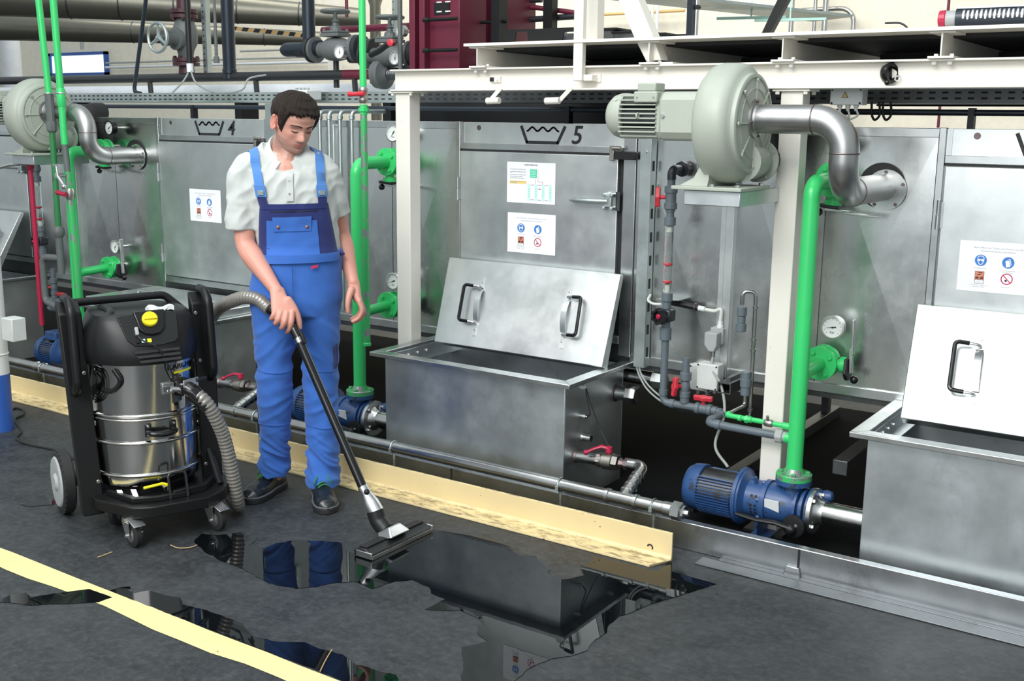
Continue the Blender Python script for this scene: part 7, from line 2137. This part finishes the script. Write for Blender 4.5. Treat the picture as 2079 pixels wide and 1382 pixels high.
def safety_notice(x0, z0, label):
    w_, h_ = .276, .192
    t = thing('safety_notice', label, 'notice', (x0 + w_ / 2, YN, z0), 'white safety notices on the doors')
    flat(MB(), [(x0, z0), (x0 + w_, z0), (x0 + w_, z0 + h_), (x0, z0 + h_)]).build('sheet', M['paper'], t, smooth=0)
    cx = x0 + w_ / 2
    tx = MB()
    def tl(s_, x, z, size): lettering(tx, s_, (x, YN - .0008, z), (1, 0, 0), (0, 0, 1), size)
    tl('Beim öffnen der Türen und Deckel, sind die', cx, z0 + .168, .0098); tl('Schutzmaßnahmen einzuhalten!', cx, z0 + .156, .0098)
    xa, xb = x0 + .079, x0 + .176
    tl('Schutzbrille tragen', xa, z0 + .090, .0062); tl('Tragen von geeigneten', xb, z0 + .087, .0062); tl('Handschuhen', xb, z0 + .080, .0062)
    tl('Schutz beim Umgang mit', xa, z0 + .026, .0062); tl('ätzenden Stoffen', xa, z0 + .019, .0062); tl('Rauchverbot', xb, z0 + .025, .0062); tl('Ätzend', xa, z0 + .037, .0055)
    tx.build('print', M['ink_grey'], t, smooth=0)
    b1 = MB(); disc(b1, xa, z0 + .120, .0215, .0008); b1.build('goggles_sign', M['ink_blue'], t, smooth=0)
    b2 = MB(); disc(b2, xb, z0 + .118, .0215, .0008); b2.build('gloves_sign', M['ink_blue'], t, smooth=0)
    wv = MB()
    g_ = [(xa - .011, .131), (xa - .006, .136), (xa + .006, .136), (xa + .011, .131), (xa + .011, .118), (xa + .006, .107), (xa, .103), (xa - .006, .107), (xa - .011, .118)]
    for (a, c_), (d_, e_) in zip(g_, g_[1:] + g_[:1]):
        p, q = V((a, 0, z0 + c_)), V((d_, 0, z0 + e_)); n_ = (q - p).cross(V((0, 1, 0))).normalized() * .0011
        flat(wv, [((p - n_).x, (p - n_).z), ((q - n_).x, (q - n_).z), ((q + n_).x, (q + n_).z), ((p + n_).x, (p + n_).z)], .0014)
    for dx in (-.0058, .0058): disc(wv, xa + dx, z0 + .121, .0046, .0014, None, 14)
    bar(wv, xa - .011, xa + .011, z0 + .1235, .003, .0014)
    flat(wv, [(xb - .010, z0 + .124), (xb - .002, z0 + .127), (xb + .003, z0 + .126), (xb + .009, z0 + .104), (xb - .006, z0 + .100)], .0014)
    flat(wv, [(xb - .002, z0 + .130), (xb + .006, z0 + .133), (xb + .012, z0 + .110), (xb + .010, z0 + .109), (xb + .004, z0 + .129)], .0014)
    wv.build('sign_figures', M['paper'], t, smooth=0)
    o_ = MB(); flat(o_, [(xa - .0165, z0 + .046), (xa + .0165, z0 + .046), (xa + .0165, z0 + .078), (xa - .0165, z0 + .078)], .0008); o_.build('corrosive_sign', M['ink_orange'], t, smooth=0)
    k_ = MB()
    for a in ((xa - .0165, xa + .0165, z0 + .0462, .001), (xa - .0165, xa + .0165, z0 + .0778, .001), (xa - .0165, xa + .0165, z0 + .0325, .0008), (xa - .004, xa + .010, z0 + .073, .0035), (xa - .008, xa + .004, z0 + .066, .0035), (xa - .014, xa - .002, z0 + .0525, .005), (xa + .002, xa + .014, z0 + .0525, .005)): bar(k_, *a, .0014)
    for x in (xa - .0165, xa + .0155): bar(k_, x, x + .001, z0 + .055, .046, .0014)
    for dx in (-.010, -.006, .006, .010): flat(k_, [(xa + dx, z0 + .055), (xa + dx + .0015, z0 + .055), (xa + dx + .003, z0 + .061), (xa + dx + .002, z0 + .061)], .0014)
    disc(k_, xb - .003, z0 + .050, .0042, .0014, None, 8)
    k_.build('corrosive_figures', M['ink'], t, smooth=0)
    rd = MB(); disc(rd, xb, z0 + .056, .0215, .0010, .0175)
    flat(rd, [(xb - .0155, z0 + .0700), (xb - .0130, z0 + .0720), (xb + .0155, z0 + .0425), (xb + .0130, z0 + .0405)], .0016)
    rd.build('no_smoking_ring', M['ink_red'], t, smooth=0)
    return t
sn = safety_notice(-3.049, 1.043, 'lower white safety notice on the door of bay 5 with four signs')
s2_ = copy_tree(sn, (-.948 + 3.049, 0, .011)); s2_['label'] = 'white safety notice on the door at the right edge'
s3_ = copy_tree(sn, (-5.386 + 3.049, 0, .012)); s3_['label'] = 'white safety notice on the door of bay 4 left of the man'

pn = thing('plan_notice', 'upper white sheet on the door of bay 5 with a green flow diagram', 'notice', (-2.918, YN, 1.284))
x0, z0, w_, h_ = -3.055, 1.284, .276, .194
flat(MB(), [(x0, z0), (x0 + w_, z0), (x0 + w_, z0 + h_), (x0, z0 + h_)]).build('sheet', M['paper'], pn, smooth=0)
g1 = MB(); flat(g1, [(x0 + .133, z0 + .122), (x0 + .172, z0 + .122), (x0 + .172, z0 + .162), (x0 + .133, z0 + .162)], .0008); g1.build('diagram_block', M['ink_mint'], pn, smooth=0)
wl = MB()
for i in range(4): bar(wl, x0 + .139, x0 + .166, z0 + .153 - .008 * i, .0018, .0014)
wl.build('block_lines', M['paper'], pn, smooth=0)
for i in range(4):
    g2 = MB(); xx = x0 + .120 + .040 * i; flat(g2, [(xx, z0 + .012), (xx + .017, z0 + .012), (xx + .017, z0 + .092), (xx, z0 + .092)], .0008); g2.build('diagram_column', M['ink_mint_pale'], pn, smooth=0)
yl = MB(); bar(yl, x0 + .016, x0 + .113, z0 + .098, .014, .0008); yl.build('highlight', M['ink_yellow'], pn, smooth=0)
tx = MB(); words(tx, x0 + .100, x0 + .176, z0 + .182, .0062, .0012, 9)
for i, (z, xe, k_) in enumerate(((.160, .11, 8), (.148, .112, 9), (.143, .032, 1), (.134, .112, 8), (.126, .09, 6), (.118, .105, 7), (.101, .11, 7), (.095, .06, 3))): words(tx, x0 + .018, x0 + xe, z0 + z, .0024, .0014, k_)
for i in range(4):
    for j_ in range(4): bar(tx, x0 + .1268 + .040 * i, x0 + .1305 + .040 * i, z0 + .068 - .011 * j_, .0035, .0014)
tx.build('print', M['ink_grey'], pn, smooth=0)['kind'] = 'stuff'
rd = MB()
for i in range(3):
    for z in (.088, .018): words(rd, x0 + .139 + .040 * i, x0 + .158 + .040 * i, z0 + z, .002, .0014, 4)
for i in range(5):
    bar(rd, x0 + .178, x0 + .1795, z0 + .152 - .011 * i, .006, .0012); bar(rd, x0 + .163, x0 + .1645, z0 + .118 - .006 * i, .004, .0012)
words(rd, x0 + .181, x0 + .205, z0 + .104, .0016, .0012, 4); bar(rd, x0 + .204, x0 + .2055, z0 + .097, .014, .0012); words(rd, x0 + .181, x0 + .196, z0 + .070, .004, .0014, 3)
rd.build('flow_arrows', M['ink_red'], pn, smooth=0)

# ---------------------------------------------------------------- post and cable at the left edge
pc_ = onZ(2, 872, 0); rp_ = mpx(pc_, 25)
lp = thing('marker_post', 'round post painted white above and blue below at the left edge', 'post', (pc_.x, pc_.y, 0))
vz = lambda y, x=10: onY(x, y, pc_.y).z
zb_ = vz(762)
MB().cyl((pc_.x, pc_.y, 0), (pc_.x, pc_.y, zb_), rp_, 28).build('blue_part', M['blue_paint'], lp)
MB().cyl((pc_.x, pc_.y, zb_), (pc_.x, pc_.y, vz(500)), rp_, 28).torus((pc_.x, pc_.y, vz(722)), (0, 0, 1), rp_, .005, 28, 6).build('white_part', M['white_paint'], lp)
MB().box(pc_.x + .01, pc_.x + .05, pc_.y - rp_ - .012, pc_.y - rp_ + .002, .12, vz(500)).build('cover_strip', M['galvanised'], lp)
c = onY(22, 690, pc_.y); d = onY(34, 647, pc_.y)
MB().box(c.x - .03, d.x, pc_.y - .03, pc_.y + .05, c.z, d.z).build('switch_box', M['box_grey'], lp, bevel=.005)
MB().lathe((pc_.x, pc_.y, vz(500)), (0, 0, 1), [(0, rp_ * .6), (.04, rp_ * 1.25), (.10, rp_ * 1.1), (.12, rp_ * .5)], 20).build('grey_cap', M['grey_plastic'], lp)
MB().lathe((pc_.x - .01, pc_.y, vz(500) + .11), (0, 0, 1), [(0, rp_ * .5), (.02, rp_ * .9), (.05, rp_ * .8), (.06, rp_ * .3)], 18).build('red_knob', M['red_plastic'], lp)
cb_ = [onZ(x, y, .006) for x, y in ((22, 832), (34, 828), (48, 833), (46, 842), (30, 850), (36, 862), (43, 876), (34, 890), (60, 902), (112, 913), (160, 935))]
tag(MB().sweep(smooth_path(cb_, 8), .006, 8).build('power_cable', M['black_rubber']), 'black power cable curling over the floor at the left edge', 'cable')

# ---------------------------------------------------------------- water on the floor
m, nt, b = new_mat('puddle')
b.inputs['Base Color'].default_value = (.0035, .0045, .0055, 1); b.inputs['Roughness'].default_value = .015; b.inputs['IOR'].default_value = 1.42
hn = noise(nt, coords(nt), 9, 3); bump(nt, b, hn, .03, .002)
def puddle(px_, label, jit=.008, seed=1, z=.0022):
    rnd = random.Random(seed)
    P_ = [onZ(x, y, z) for x, y in px_]; out = []
    for a, c_ in zip(P_, P_[1:] + P_[:1]):
        L_ = (c_ - a).length; k_ = max(1, int(L_ / .02))
        n_ = V((-(c_ - a).y, (c_ - a).x, 0)).normalized() if L_ > 1e-6 else V((0, 0, 0))
        for i in range(k_):
            t = i / k_; p = a.lerp(c_, t)
            if i: p += n_ * (jit * (mnoise.noise(V((p.x * 16, p.y * 16, seed))) * 1.3 + rnd.uniform(-.25, .25)))
            out.append(V((p.x, p.y, z)))
    b_ = MB(); n = len(out)
    low = [V((p.x, p.y, .0004)) for p in out]
    b_.add(out + low, [tuple(range(n))] + [(k, n + k, n + (k + 1) % n, (k + 1) % n) for k in range(n)])
    o = b_.build('water_puddle', M['puddle'], smooth=0)
    tag(o, label, 'puddle', 'puddles on the floor')
    return o
puddle([(395, 1095), (410, 1083), (440, 1086), (488, 1080), (497, 1100), (523, 1090), (506, 1107), (537, 1112), (560, 1102), (600, 1096), (650, 1097), (690, 1100), (700, 1116), (725, 1128), (760, 1128), (820, 1098), (862, 1080), (880, 1076), (898, 1077), (925, 1082), (951, 1086), (999, 1095), (1029, 1107), (1047, 1122), (1059, 1128), (1089, 1128), (1098, 1140), (1118, 1155), (1112, 1164), (1136, 1176), (1163, 1173), (1187, 1167), (1178, 1149), (1200, 1140), (1206, 1128),
        (1260, 1141), (1335, 1160), (1362, 1140), (1390, 1161), (1423, 1173), (1454, 1185), (1426, 1194), (1387, 1206), (1345, 1218), (1297, 1236), (1256, 1250), (1238, 1265), (1232, 1283), (1208, 1298), (1193, 1319), (1160, 1331), (1118, 1337), (1095, 1346), (1071, 1358), (1029, 1392), (934, 1392), (940, 1350), (937, 1313), (990, 1301), (969, 1283), (975, 1256), (934, 1238), (880, 1238), (863, 1236), (905, 1215), (875, 1203), (870, 1190), (836, 1176), (803, 1179), (756, 1194), (720, 1180), (684, 1182), (639, 1191), (601, 1194), (565, 1188), (538, 1179), (520, 1170), (496, 1155), (455, 1140), (419, 1122), (398, 1104)],
       'large puddle in front of the nozzle mirroring the open tank')
puddle([(224, 1198), (240, 1192), (264, 1190), (272, 1204), (302, 1198), (340, 1209), (366, 1213), (370, 1226), (419, 1238), (493, 1265), (511, 1289), (553, 1301), (619, 1303), (648, 1316), (696, 1328), (723, 1349), (804, 1370), (815, 1395), (735, 1395), (680, 1374), (600, 1343), (520, 1313), (440, 1282), (360, 1252), (290, 1225)],
       'long narrow puddle along the far edge of the yellow floor line', .005, 2)
puddle([(-5, 1222), (18, 1208), (53, 1202), (64, 1212), (110, 1204), (181, 1195), (228, 1212), (200, 1222), (151, 1224), (62, 1228), (30, 1224)], 'small puddle on the near side of the yellow line at the left edge', .004, 3)
puddle([(42, 1023), (70, 1017), (118, 1014), (110, 1023), (60, 1028)], 'tiny puddle beside the large wheel of the vacuum cleaner', .003, 4)
# straws on the floor
m, nt, b = new_mat('straw'); b.inputs['Base Color'].default_value = (.42, .30, .16, 1); b.inputs['Roughness'].default_value = .7
for pts, lb in (([(346, 1106), (362, 1112), (385, 1111), (400, 1106)], 'dry straw on the floor just right of the front caster'), ([(674, 1318), (662, 1338), (650, 1362)], 'thin dry stalk on the floor beside the yellow line'), ([(198, 1131), (212, 1126), (228, 1120)], 'short straw on the floor near the yellow line below the caster')):
    q = [onZ(x, y, .006) for x, y in pts]
    tag(MB().sweep(smooth_path(q, 5), .0022, 6).build('straw', M['straw']), lb, 'straw', 'straws on the floor')
